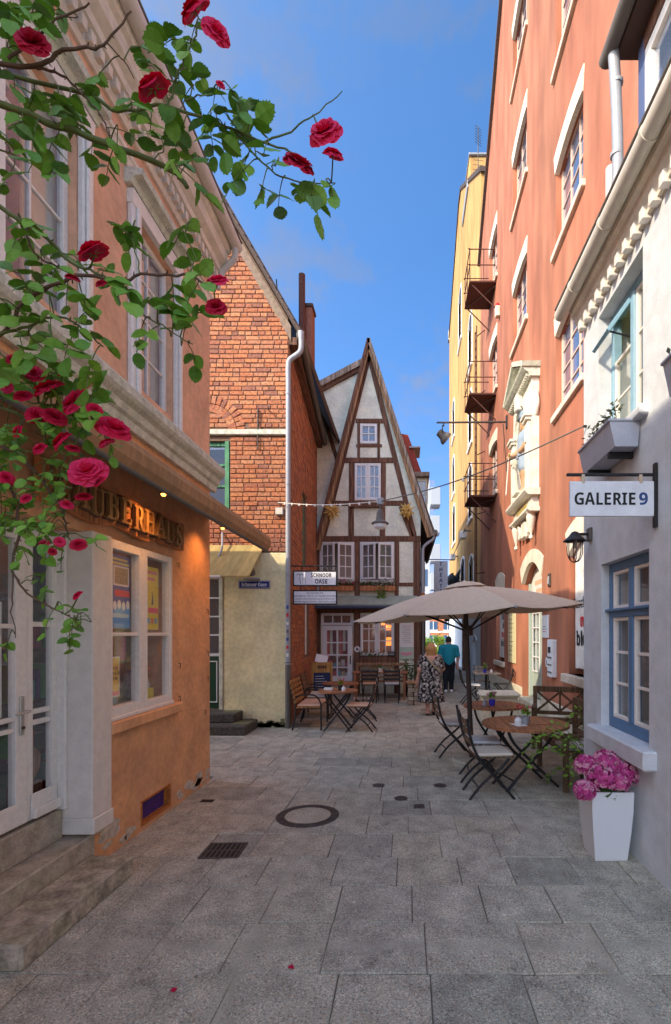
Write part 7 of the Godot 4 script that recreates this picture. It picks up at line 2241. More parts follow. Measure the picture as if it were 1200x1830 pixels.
	for q in 4: lettering(lines[q], 0.036, M.zinc_dark, h2, V(0.48, 0.085 - q * 0.056, 0.016), 0.002, "Droid Serif", false, 0.92)

func make_parasol() -> void:
	var p := thing("parasol", "large beige parasol on a dark pole over the round tables", "parasol", at(0.90, 0, -6.95))
	var base := MB.new()
	base.lathe([Vector2(0.0, 0.0), Vector2(0.27, 0.0), Vector2(0.28, 0.05), Vector2(0.25, 0.075), Vector2(0.05, 0.09), Vector2(0.0, 0.09)], 28)
	obj("base", base, M.slab[3], p)
	obj("pole", a_tube([V(0, 0.05, 0), V(-0.10, 2.46, 0.0)], 0.036, 0.034, 10), M.pole, p)
	var top := Transform3D(Basis(Vector3.BACK, 0.075) * Basis(Vector3.UP, 0.22), V(-0.10, 2.46, 0.0))
	var n := 8
	var rad := 1.58
	var cn := part("canopy", p, top)
	for k in n:
		var t0 := TAU * k / n
		var t1 := TAU * (k + 1) / n
		var m := MB.new()
		var steps := 7
		for i in steps:
			for j in 4:
				var q := []
				for c in [[i, j], [i, j + 1], [i + 1, j + 1], [i + 1, j]]:
					var f: float = float(c[0]) / steps
					var e: float = float(c[1]) / 4.0
					var a := V(cos(t0), 0, -sin(t0)) * rad * f
					var b := V(cos(t1), 0, -sin(t1)) * rad * f
					var y := -0.40 * f + 0.05 * sin(f * PI) - 0.035 * f * sin(e * PI)
					q.append(a.lerp(b, e) * (1.0 - 0.045 * f * sin(e * PI)) + V(0, y, 0))
				m.quad(q[0], q[3], q[2], q[1])
				m.quad(q[1] - V(0, 0.004, 0), q[2] - V(0, 0.004, 0), q[3] - V(0, 0.004, 0), q[0] - V(0, 0.004, 0))
		var va := V(cos(t0), 0, -sin(t0)) * rad + V(0, -0.40, 0)
		var vb := V(cos(t1), 0, -sin(t1)) * rad + V(0, -0.40, 0)
		obj("panel", m, M.canvas, cn)
		var rb := MB.new()
		rb.tube([V(cos(t0) * 0.05, -0.05, -sin(t0) * 0.05), V(cos(t0), 0, -sin(t0)) * rad * 0.98 + V(0, -0.415, 0)], 0.014, 0.010, 6)
		obj("rib", rb, M.pole, cn)
		var st := MB.new()
		st.tube([V(cos(t0) * 0.06, -0.62, -sin(t0) * 0.06), V(cos(t0), 0, -sin(t0)) * rad * 0.58 + V(0, -0.24, 0)], 0.012, 0.010, 6)
		obj("strut", st, M.pole, cn)
		obj("rib_end", a_tube([va * 0.985 + V(0, -0.01, 0), va * 1.01], 0.018, 0.014, 6), M.zinc, cn)
	var cap := MB.new()
	cap.lathe([Vector2(0.30, -0.035), Vector2(0.22, 0.01), Vector2(0.10, 0.04), Vector2(0.03, 0.05), Vector2(0.0, 0.07)], 16)
	obj("vent_cap", cap, M.canvas, cn)
	obj("runner", a_tube([V(0, -0.70, 0), V(0, -0.56, 0)], 0.07, 0.07, 12), M.pole, cn)
	obj("hub", a_tube([V(0, -0.12, 0), V(0, -0.02, 0)], 0.07, 0.07, 12), M.pole, cn)

func make_plants() -> void:
	# tapered white planter with hydrangea
	var p := thing("white_planter", "tall tapered white planter standing against the gallery wall", "planter", at(1.615, 0, -4.10))
	var m := MB.new()
	var a := 0.125
	var b := 0.165
	var rows := [[a, 0.0], [a + 0.004, 0.02], [0.148, 0.22], [0.161, 0.40], [b, 0.55], [b - 0.012, 0.552], [b - 0.018, 0.50]]
	for i in rows.size() - 1:
		for s in 4:
			var d0 := Vector2(cos(s * PI / 2 + PI / 4), sin(s * PI / 2 + PI / 4)) * sqrt(2.0)
			var d1 := Vector2(cos(s * PI / 2 + PI * 0.75), sin(s * PI / 2 + PI * 0.75)) * sqrt(2.0)
			var lo: Array = rows[i]
			var hi: Array = rows[i + 1]
			m.quad(V(d1.x * lo[0], lo[1], d1.y * lo[0]), V(d0.x * lo[0], lo[1], d0.y * lo[0]), V(d0.x * hi[0], hi[1], d0.y * hi[0]), V(d1.x * hi[0], hi[1], d1.y * hi[0]))
	obj("shell", m, M.pot_white, p)
	obj("soil", a_box(V(-0.14, 0.48, -0.14), V(0.14, 0.505, 0.14)), M.soil, p)
	var h := thing("hydrangea", "pink hydrangea with several round flower heads in the white planter", "hydrangea", at(1.60, 0.5, -4.08))
	var heads := [[V(-0.06, 0.16, 0.10), 0.105], [V(0.02, 0.23, -0.02), 0.108], [V(0.16, 0.17, 0.05), 0.092], [V(-0.20, 0.06, 0.12), 0.075], [V(-0.14, 0.215, -0.04), 0.08], [V(0.07, 0.13, 0.13), 0.07]]
	var r := RandomNumberGenerator.new()
	r.seed = 17
	for hd in heads:
		var c: Vector3 = hd[0]
		obj("stem", a_tube(curve([V(c.x * 0.2, 0.0, c.z * 0.2), V(c.x * 0.7, c.y * 0.5, c.z * 0.7), c], 3), 0.006, 0.005, 5), M.rose_stem, h)
		var head := part("flower_head", h, Transform3D(Basis(), c))
		for tone_k in 3:
			var fm := MB.new()
			for q in 72:
				var y := r.randf_range(-0.75, 1.0)
				var t := r.randf() * TAU
				var d := V(sqrt(1 - y * y) * cos(t), y, sqrt(1 - y * y) * sin(t))
				var up := d.cross(V(0.3, 0.2, 0.9)).normalized()
				fm.xf = Transform3D(Basis(up, d, up.cross(d)).rotated(d, r.randf() * TAU), d * hd[1] * r.randf_range(0.78, 1.10))
				for e in 4:
					var t0 := TAU * e / 4.0
					var o := V(cos(t0), 0, sin(t0))
					var sd := V(-sin(t0), 0, cos(t0))
					fm.tri(V(0, 0.001, 0), o * 0.013 + sd * 0.012 + V(0, 0.008, 0), o * 0.024 - V(0, 0.002, 0))
					fm.tri(V(0, 0.001, 0), o * 0.024 - V(0, 0.002, 0), o * 0.013 - sd * 0.012 + V(0, 0.008, 0))
			stuff(obj("florets", fm, M.hydrangea[tone_k], head))
		var core := MB.new()
		core.lathe([Vector2(0.0, -hd[1] * 0.7), Vector2(hd[1] * 0.5, -hd[1] * 0.45), Vector2(hd[1] * 0.66, 0.0), Vector2(hd[1] * 0.45, hd[1] * 0.45), Vector2(0.0, hd[1] * 0.66)], 10)
		obj("core", core, M.hydrangea[1], head)  # darker pink core, depth between the florets put into the colour
	var lm := leaf_mesh(0.0, 2)
	for q in 48:
		var t := r.randf() * TAU
		var rad := r.randf_range(0.03, 0.17)
		obj("leaf", lm, M.green_leaf, h, Transform3D(Basis.from_euler(V(r.randf_range(-0.7, 0.3), -t - PI / 2, r.randf_range(-0.3, 0.3))).scaled(Vector3.ONE * r.randf_range(0.10, 0.16)), V(cos(t) * rad, r.randf_range(0.0, 0.15), sin(t) * rad)))
	# trailing climber between gallery corner and bench
	var c := thing("trailing_plant", "thin trailing green climber at the corner of the gallery house", "plant", at(2.02, 0, -5.42))
	var pm := MB.new()
	pm.lathe([Vector2(0.0, 0.0), Vector2(0.11, 0.0), Vector2(0.15, 0.28), Vector2(0.135, 0.28), Vector2(0.0, 0.25)], 16)
	obj("pot", pm, M.soil, c)
	for q in 9:
		var tip := V(r.randf_range(-0.85, -0.15), r.randf_range(0.3, 0.95), r.randf_range(-0.15, 0.2))
		var pts := curve([V(0, 0.25, 0), V(tip.x * 0.3, 0.55, tip.z * 0.4), V(tip.x * 0.7, tip.y + 0.05, tip.z * 0.8), tip, tip + V(-0.08, -0.12, 0.03)], 4)
		obj("stem", a_tube(pts, 0.004, 0.002, 5), M.rose_stem, c)
		for i in range(3, pts.size()):
			for e in 2:
				obj("leaf", lm, M.rose_leaf[2] if (i + e) % 3 else M.bush, c, Transform3D(Basis.from_euler(V(r.randf_range(-0.9, 0.5), r.randf() * TAU, r.randf_range(-0.5, 0.5))).scaled(Vector3.ONE * r.randf_range(0.035, 0.06)), pts[i] + V(r.randf_range(-0.02, 0.02), r.randf_range(-0.02, 0.02), r.randf_range(-0.02, 0.02))))

# serrated leaf of unit length along +z, folded at the rib
func leaf_mesh(fold: float, variant: int) -> ArrayMesh:
	var mb := MB.new()
	var n := 9
	var prof := []
	for i in n + 1:
		var t := float(i) / n
		var w := 0.36 * pow(sin(PI * pow(t, 0.8)), 0.75) if t < 1.0 else 0.0
		prof.append([t, w, -0.10 * t * t - (0.05 if variant == 1 else 0.0) * sin(t * PI)])
	for s in [-1.0, 1.0]:
		for i in n:
			var a: Array = prof[i]
			var b: Array = prof[i + 1]
			var lift := 0.10 + fold
			var p0 := V(0, a[2], a[0])
			var p1 := V(0, b[2], b[0])
			var q1 := V(s * b[1], b[2] + b[1] * lift + 0.02 * sin(i * 2.0 + variant), b[0] - 0.02)
			var q0 := V(s * a[1], a[2] + a[1] * lift + 0.02 * sin((i - 1) * 2.0 + variant), a[0] - 0.02)
			var tooth := V(s * (a[1] * 0.35 + b[1] * 0.65 + 0.035), (a[2] + b[2]) / 2 + b[1] * lift, b[0] + 0.015)
			if s > 0:
				mb.quad(p0, p1, q1, q0)
				mb.tri(q0, q1, tooth) if i < n - 1 else null
			else:
				mb.quad(p1, p0, q0, q1)
				mb.tri(q1, q0, tooth) if i < n - 1 else null
	mb.tube([V(0, -0.005, -0.12), V(0, -0.006, 0.0), V(0, -0.04, 0.6)], 0.014, 0.006, 4, false)
	return mb.mesh()

# full rose of unit radius: ruffled petals in shells, opening along +y
func rose_mesh(sd: int) -> ArrayMesh:
	var r := RandomNumberGenerator.new()
	r.seed = sd
	var mb := MB.new()
	var shells := [[4, 0.25, 0.55, 0.15], [5, 0.42, 0.62, 0.35], [7, 0.62, 0.62, 0.62], [8, 0.82, 0.52, 0.95], [9, 0.98, 0.36, 1.25]]
	for s in shells:
		for k in s[0]:
			var t: float = TAU * (k + r.randf_range(-0.25, 0.25)) / s[0] + s[1] * 3.0
			var lean: float = s[3] + r.randf_range(-0.12, 0.12)
			mb.xf = Transform3D(Basis(Vector3.UP, t), Vector3.ZERO)
			var long: float = s[1] * 0.55 + 0.5
			var wide: float = (0.30 + s[1] * 0.32) * r.randf_range(0.85, 1.15)
			var grid := []
			for i in 5:
				var row := []
				var f := i / 4.0
				for j in 5:
					var e := j / 4.0 * 2.0 - 1.0
					var ww := wide * sin(PI * (0.12 + 0.62 * f)) * e
					var bend := lean * (0.45 + 0.75 * f)
					var rad := 0.06 + long * f * sin(bend)
					var y := -0.25 + long * f * cos(bend) * 0.85
					y += 0.10 * e * e * (1.0 - f * 0.4) + r.randf_range(-0.035, 0.035) * f - 0.10 * f * f * s[1]
					row.append(V(ww, y, rad - 0.12 * e * e * wide))
				grid.append(row)
			for i in 4:
				for j in 4:
					mb.quad(grid[i][j], grid[i][j + 1], grid[i + 1][j + 1], grid[i + 1][j])
	return mb.mesh()

# rose: branches, flower places and leaf sprays, in metres
const ROSE_BRANCHES := [
	[0.0095, 0.0055, 0, [Vector3(-1.2346, 3.2824, -1.36), Vector3(-0.9783, 3.1537, -1.32), Vector3(-0.819, 3.0798, -1.3), Vector3(-0.6215, 2.989, -1.28), Vector3(-0.5532, 2.9232, -1.27)]],
	[0.006, 0.002, 0, [Vector3(-1.289, 3.392, -1.42), Vector3(-1.0227, 3.3119, -1.38), Vector3(-0.8655, 3.246, -1.35), Vector3(-0.7424, 3.1491, -1.3), Vector3(-0.5978, 3.1174, -1.26), Vector3(-0.4433, 3.0281, -1.22), Vector3(-0.3427, 2.968, -1.2), Vector3(-0.2583, 2.9223, -1.18)]],
	[0.0025, 0.001, 0, [Vector3(-0.3427, 2.968, -1.2), Vector3(-0.2737, 2.9847, -1.19), Vector3(-0.219, 3.0141, -1.18), Vector3(-0.1508, 3.0692, -1.18)]],
	[0.0025, 0.001, 0, [Vector3(-0.4162, 3.0146, -1.22), Vector3(-0.3293, 2.908, -1.2), Vector3(-0.2473, 2.8617, -1.19), Vector3(-0.1665, 2.8541, -1.18)]],
	[0.006, 0.002, 1, [Vector3(-1.1983, 3.3195, -1.32), Vector3(-0.9486, 3.2407, -1.28), Vector3(-0.8777, 3.2661, -1.27), Vector3(-0.8008, 3.2644, -1.26), Vector3(-0.7458, 3.2667, -1.25), Vector3(-0.6779, 3.3307, -1.24)]],
	[0.004, 0.002, 1, [Vector3(-1.0205, 3.2706, -1.29), Vector3(-0.9486, 3.309, -1.28), Vector3(-0.8707, 3.3508, -1.27), Vector3(-0.7938, 3.3764, -1.26)]],
	[0.0035, 0.0015, 1, [Vector3(-0.9486, 3.2407, -1.28), Vector3(-0.8775, 3.2165, -1.28), Vector3(-0.8206, 3.1668, -1.28), Vector3(-0.7648, 3.0926, -1.27), Vector3(-0.7378, 3.0264, -1.26)]],
	[0.002, 0.001, 1, [Vector3(-0.7458, 3.2667, -1.25), Vector3(-0.7014, 3.2208, -1.25), Vector3(-0.6764, 3.1764, -1.25)]],
	[0.003, 0.0015, 0, [Vector3(-0.5978, 3.1174, -1.26), Vector3(-0.5608, 3.1792, -1.24), Vector3(-0.5221, 3.25, -1.23), Vector3(-0.4907, 3.2925, -1.22)]],
	[0.002, 0.0015, 0, [Vector3(-0.5608, 3.1654, -1.24), Vector3(-0.6021, 3.1516, -1.24), Vector3(-0.6218, 3.1407, -1.23)]],
	[0.002, 0.001, 0, [Vector3(-0.5514, 3.1208, -1.25), Vector3(-0.4879, 3.1202, -1.23), Vector3(-0.45, 3.1298, -1.22)]],
	[0.006, 0.002, 0, [Vector3(-1.1075, 2.8994, -1.22), Vector3(-0.9613, 2.8062, -1.19), Vector3(-0.8866, 2.7503, -1.17), Vector3(-0.8146, 2.6971, -1.16), Vector3(-0.7628, 2.6446, -1.15), Vector3(-0.6989, 2.6191, -1.15), Vector3(-0.6581, 2.5871, -1.15)]],
	[0.003, 0.0015, 1, [Vector3(-0.8866, 2.7503, -1.17), Vector3(-0.8645, 2.6853, -1.17), Vector3(-0.8021, 2.6463, -1.17)]],
	[0.005, 0.0018, 1, [Vector3(-1.1256, 2.4214, -1.24), Vector3(-0.956, 2.5213, -1.2), Vector3(-0.9007, 2.5749, -1.18), Vector3(-0.8081, 2.603, -1.16), Vector3(-0.7245, 2.6165, -1.15), Vector3(-0.6542, 2.5961, -1.15), Vector3(-0.6042, 2.6119, -1.14), Vector3(-0.4985, 2.6023, -1.13), Vector3(-0.4443, 2.5728, -1.12), Vector3(-0.4256, 2.5604, -1.12)]],
	[0.002, 0.001, 0, [Vector3(-0.6542, 2.5961, -1.15), Vector3(-0.6095, 2.536, -1.15), Vector3(-0.5409, 2.4878, -1.14), Vector3(-0.4796, 2.4479, -1.13)]],
	[0.0018, 0.001, 0, [Vector3(-0.6042, 2.6119, -1.14), Vector3(-0.6131, 2.6626, -1.14), Vector3(-0.627, 2.7107, -1.14)]],
	[0.0018, 0.001, 0, [Vector3(-0.4985, 2.6023, -1.13), Vector3(-0.4733, 2.64, -1.13), Vector3(-0.501, 2.7027, -1.13)]],
	[0.004, 0.0015, 0, [Vector3(-1.1347, 2.4819, -1.25), Vector3(-0.9693, 2.508, -1.2), Vector3(-0.8819, 2.5312, -1.19), Vector3(-0.809, 2.5421, -1.18), Vector3(-0.7501, 2.5033, -1.17), Vector3(-0.7046, 2.4643, -1.17)]],
	[0.005, 0.002, 0, [Vector3(-1.2346, 2.4664, -1.36), Vector3(-1.0068, 2.3648, -1.3), Vector3(-0.8778, 2.2914, -1.26), Vector3(-0.795, 2.2354, -1.24)]],
	[0.005, 0.002, 1, [Vector3(-1.2709, 2.3771, -1.4), Vector3(-1.0596, 2.2891, -1.33), Vector3(-0.949, 2.2059, -1.3), Vector3(-0.8775, 2.1143, -1.28), Vector3(-0.8565, 2.0413, -1.27)]],
	[0.003, 0.0015, 0, [Vector3(-0.9344, 2.3845, -1.28), Vector3(-0.8358, 2.3614, -1.26), Vector3(-0.7458, 2.3222, -1.25)]],
	[0.0045, 0.001, 1, [Vector3(-1.2067, 2.3075, -1.38), Vector3(-1.0212, 2.177, -1.3), Vector3(-0.9842, 2.0574, -1.28), Vector3(-0.9948, 1.9637, -1.27), Vector3(-0.9506, 1.8994, -1.26), Vector3(-0.8778, 1.8639, -1.25), Vector3(-0.8292, 1.8361, -1.25), Vector3(-0.8042, 1.8083, -1.25)]],
	[0.002, 0.001, 1, [Vector3(-0.9948, 1.9637, -1.27), Vector3(-0.9977, 1.872, -1.27), Vector3(-0.9864, 1.7873, -1.27)]],
	[0.003, 0.001, 1, [Vector3(-1.2164, 3.4542, -1.34), Vector3(-1.0212, 3.4019, -1.3), Vector3(-0.9202, 3.373, -1.28), Vector3(-0.8283, 3.3536, -1.27)]],
	[0.003, 0.001, 0, [Vector3(-1.2255, 3.1365, -1.35), Vector3(-1.0212, 3.0364, -1.3), Vector3(-0.9344, 2.9961, -1.28), Vector3(-0.8848, 2.9585, -1.27)]],
]
const ROSE_FLOWERS := [
	[Vector3(-0.4844, 3.219, -1.1412), 0.0348, Vector3(-0.4946, 3.2872, -1.2212)],
	[Vector3(-0.4303, 3.1697, -1.1425), 0.0299, Vector3(-0.4985, 3.2819, -1.2225)],
	[Vector3(-0.892, 3.2147, -1.2), 0.0353, Vector3(-0.9486, 3.309, -1.28)],
	[Vector3(-0.582, 3.0523, -1.1512), 0.0376, Vector3(-0.6194, 3.1421, -1.2312)],
	[Vector3(-0.1797, 2.8988, -1.1), 0.0359, Vector3(-0.219, 3.0141, -1.18)],
	[Vector3(-0.1603, 2.8499, -1.1012), 0.0216, Vector3(-0.1765, 2.8551, -1.1812)],
	[Vector3(-0.2352, 2.8327, -1.1025), 0.0324, Vector3(-0.2687, 2.928, -1.1825)],
	[Vector3(-0.6682, 2.6132, -1.07), 0.0315, Vector3(-0.7309, 2.6318, -1.15)],
	[Vector3(-0.3917, 2.5292, -1.04), 0.0226, Vector3(-0.4349, 2.5666, -1.12)],
	[Vector3(-0.394, 2.476, -1.04), 0.0204, Vector3(-0.4279, 2.5619, -1.12)],
	[Vector3(-0.7131, 2.5597, -1.075), 0.014, Vector3(-0.7661, 2.6098, -1.155)],
	[Vector3(-0.8542, 2.3868, -1.1975), 0.0339, Vector3(-0.9219, 2.3816, -1.2775)],
	[Vector3(-0.7827, 2.3454, -1.18), 0.0334, Vector3(-0.8358, 2.3614, -1.26)],
	[Vector3(-0.8317, 2.3143, -1.19), 0.0259, Vector3(-0.8848, 2.3729, -1.27)],
	[Vector3(-0.6793, 2.2802, -1.1712), 0.0357, Vector3(-0.757, 2.3271, -1.2512)],
	[Vector3(-0.8099, 2.2527, -1.1775), 0.0256, Vector3(-0.8673, 2.2843, -1.2575)],
	[Vector3(-0.7388, 2.1785, -1.1625), 0.0405, Vector3(-0.8052, 2.2423, -1.2425)],
	[Vector3(-0.7693, 2.1267, -1.2), 0.0183, Vector3(-0.8775, 2.1143, -1.28)],
	[Vector3(-0.9772, 2.1799, -1.23), 0.0174, Vector3(-1.0436, 2.1926, -1.31)],
	[Vector3(-0.859, 2.0131, -1.1912), 0.0117, Vector3(-0.8592, 2.0504, -1.2712)],
	[Vector3(-0.8206, 2.0157, -1.1912), 0.0117, Vector3(-0.8592, 2.0504, -1.2712)],
	[Vector3(-0.777, 2.0118, -1.1912), 0.0182, Vector3(-0.8592, 2.0504, -1.2712)],
	[Vector3(-0.7657, 1.8884, -1.17), 0.0127, Vector3(-0.8474, 1.8465, -1.25)],
	[Vector3(-0.9811, 2.4051, -1.235), 0.0161, Vector3(-1.0622, 2.3896, -1.315)],
	[Vector3(-0.6503, 2.5442, -1.07), 0.0117, Vector3(-0.6981, 2.6088, -1.15)],
	[Vector3(-0.8893, 2.4213, -1.2), 0.0209, Vector3(-0.9344, 2.3845, -1.28)],
	[Vector3(-0.916, 2.368, -1.2), 0.0196, Vector3(-0.9344, 2.3845, -1.28)],
	[Vector3(-0.7565, 2.3782, -1.18), 0.018, Vector3(-0.8358, 2.3614, -1.26)],
	[Vector3(-0.8158, 2.4228, -1.19), 0.0155, Vector3(-0.8848, 2.3729, -1.27)],
	[Vector3(-0.8863, 2.3235, -1.205), 0.0236, Vector3(-0.9577, 2.3368, -1.285)],
	[Vector3(-0.7264, 2.323, -1.1738), 0.0166, Vector3(-0.7794, 2.3368, -1.2538)],
	[Vector3(-0.6988, 2.2438, -1.1712), 0.0179, Vector3(-0.757, 2.3271, -1.2512)],
	[Vector3(-0.7744, 2.2294, -1.1675), 0.0153, Vector3(-0.8258, 2.2562, -1.2475)],
	[Vector3(-0.8687, 2.2377, -1.19), 0.0168, Vector3(-0.9095, 2.3094, -1.27)],
	[Vector3(-0.9207, 2.1254, -1.215), 0.0132, Vector3(-1.0119, 2.1468, -1.295)],
	[Vector3(-0.8093, 2.108, -1.2), 0.0144, Vector3(-0.8775, 2.1143, -1.28)],
	[Vector3(-0.713, 2.15, -1.1625), 0.0139, Vector3(-0.8052, 2.2423, -1.2425)],
	[Vector3(-0.9409, 2.2873, -1.215), 0.0159, Vector3(-0.9903, 2.3554, -1.295)],
	[Vector3(-0.421, 3.044, -1.1412), 0.0099, Vector3(-0.4547, 3.1286, -1.2212)],
	[Vector3(-0.8365, 1.9932, -1.1912), 0.0091, Vector3(-0.8592, 2.0504, -1.2712)],
	[Vector3(-0.8877, 2.4165, -1.13), 0.0123, Vector3(-0.9976, 2.4971, -1.21)],
]
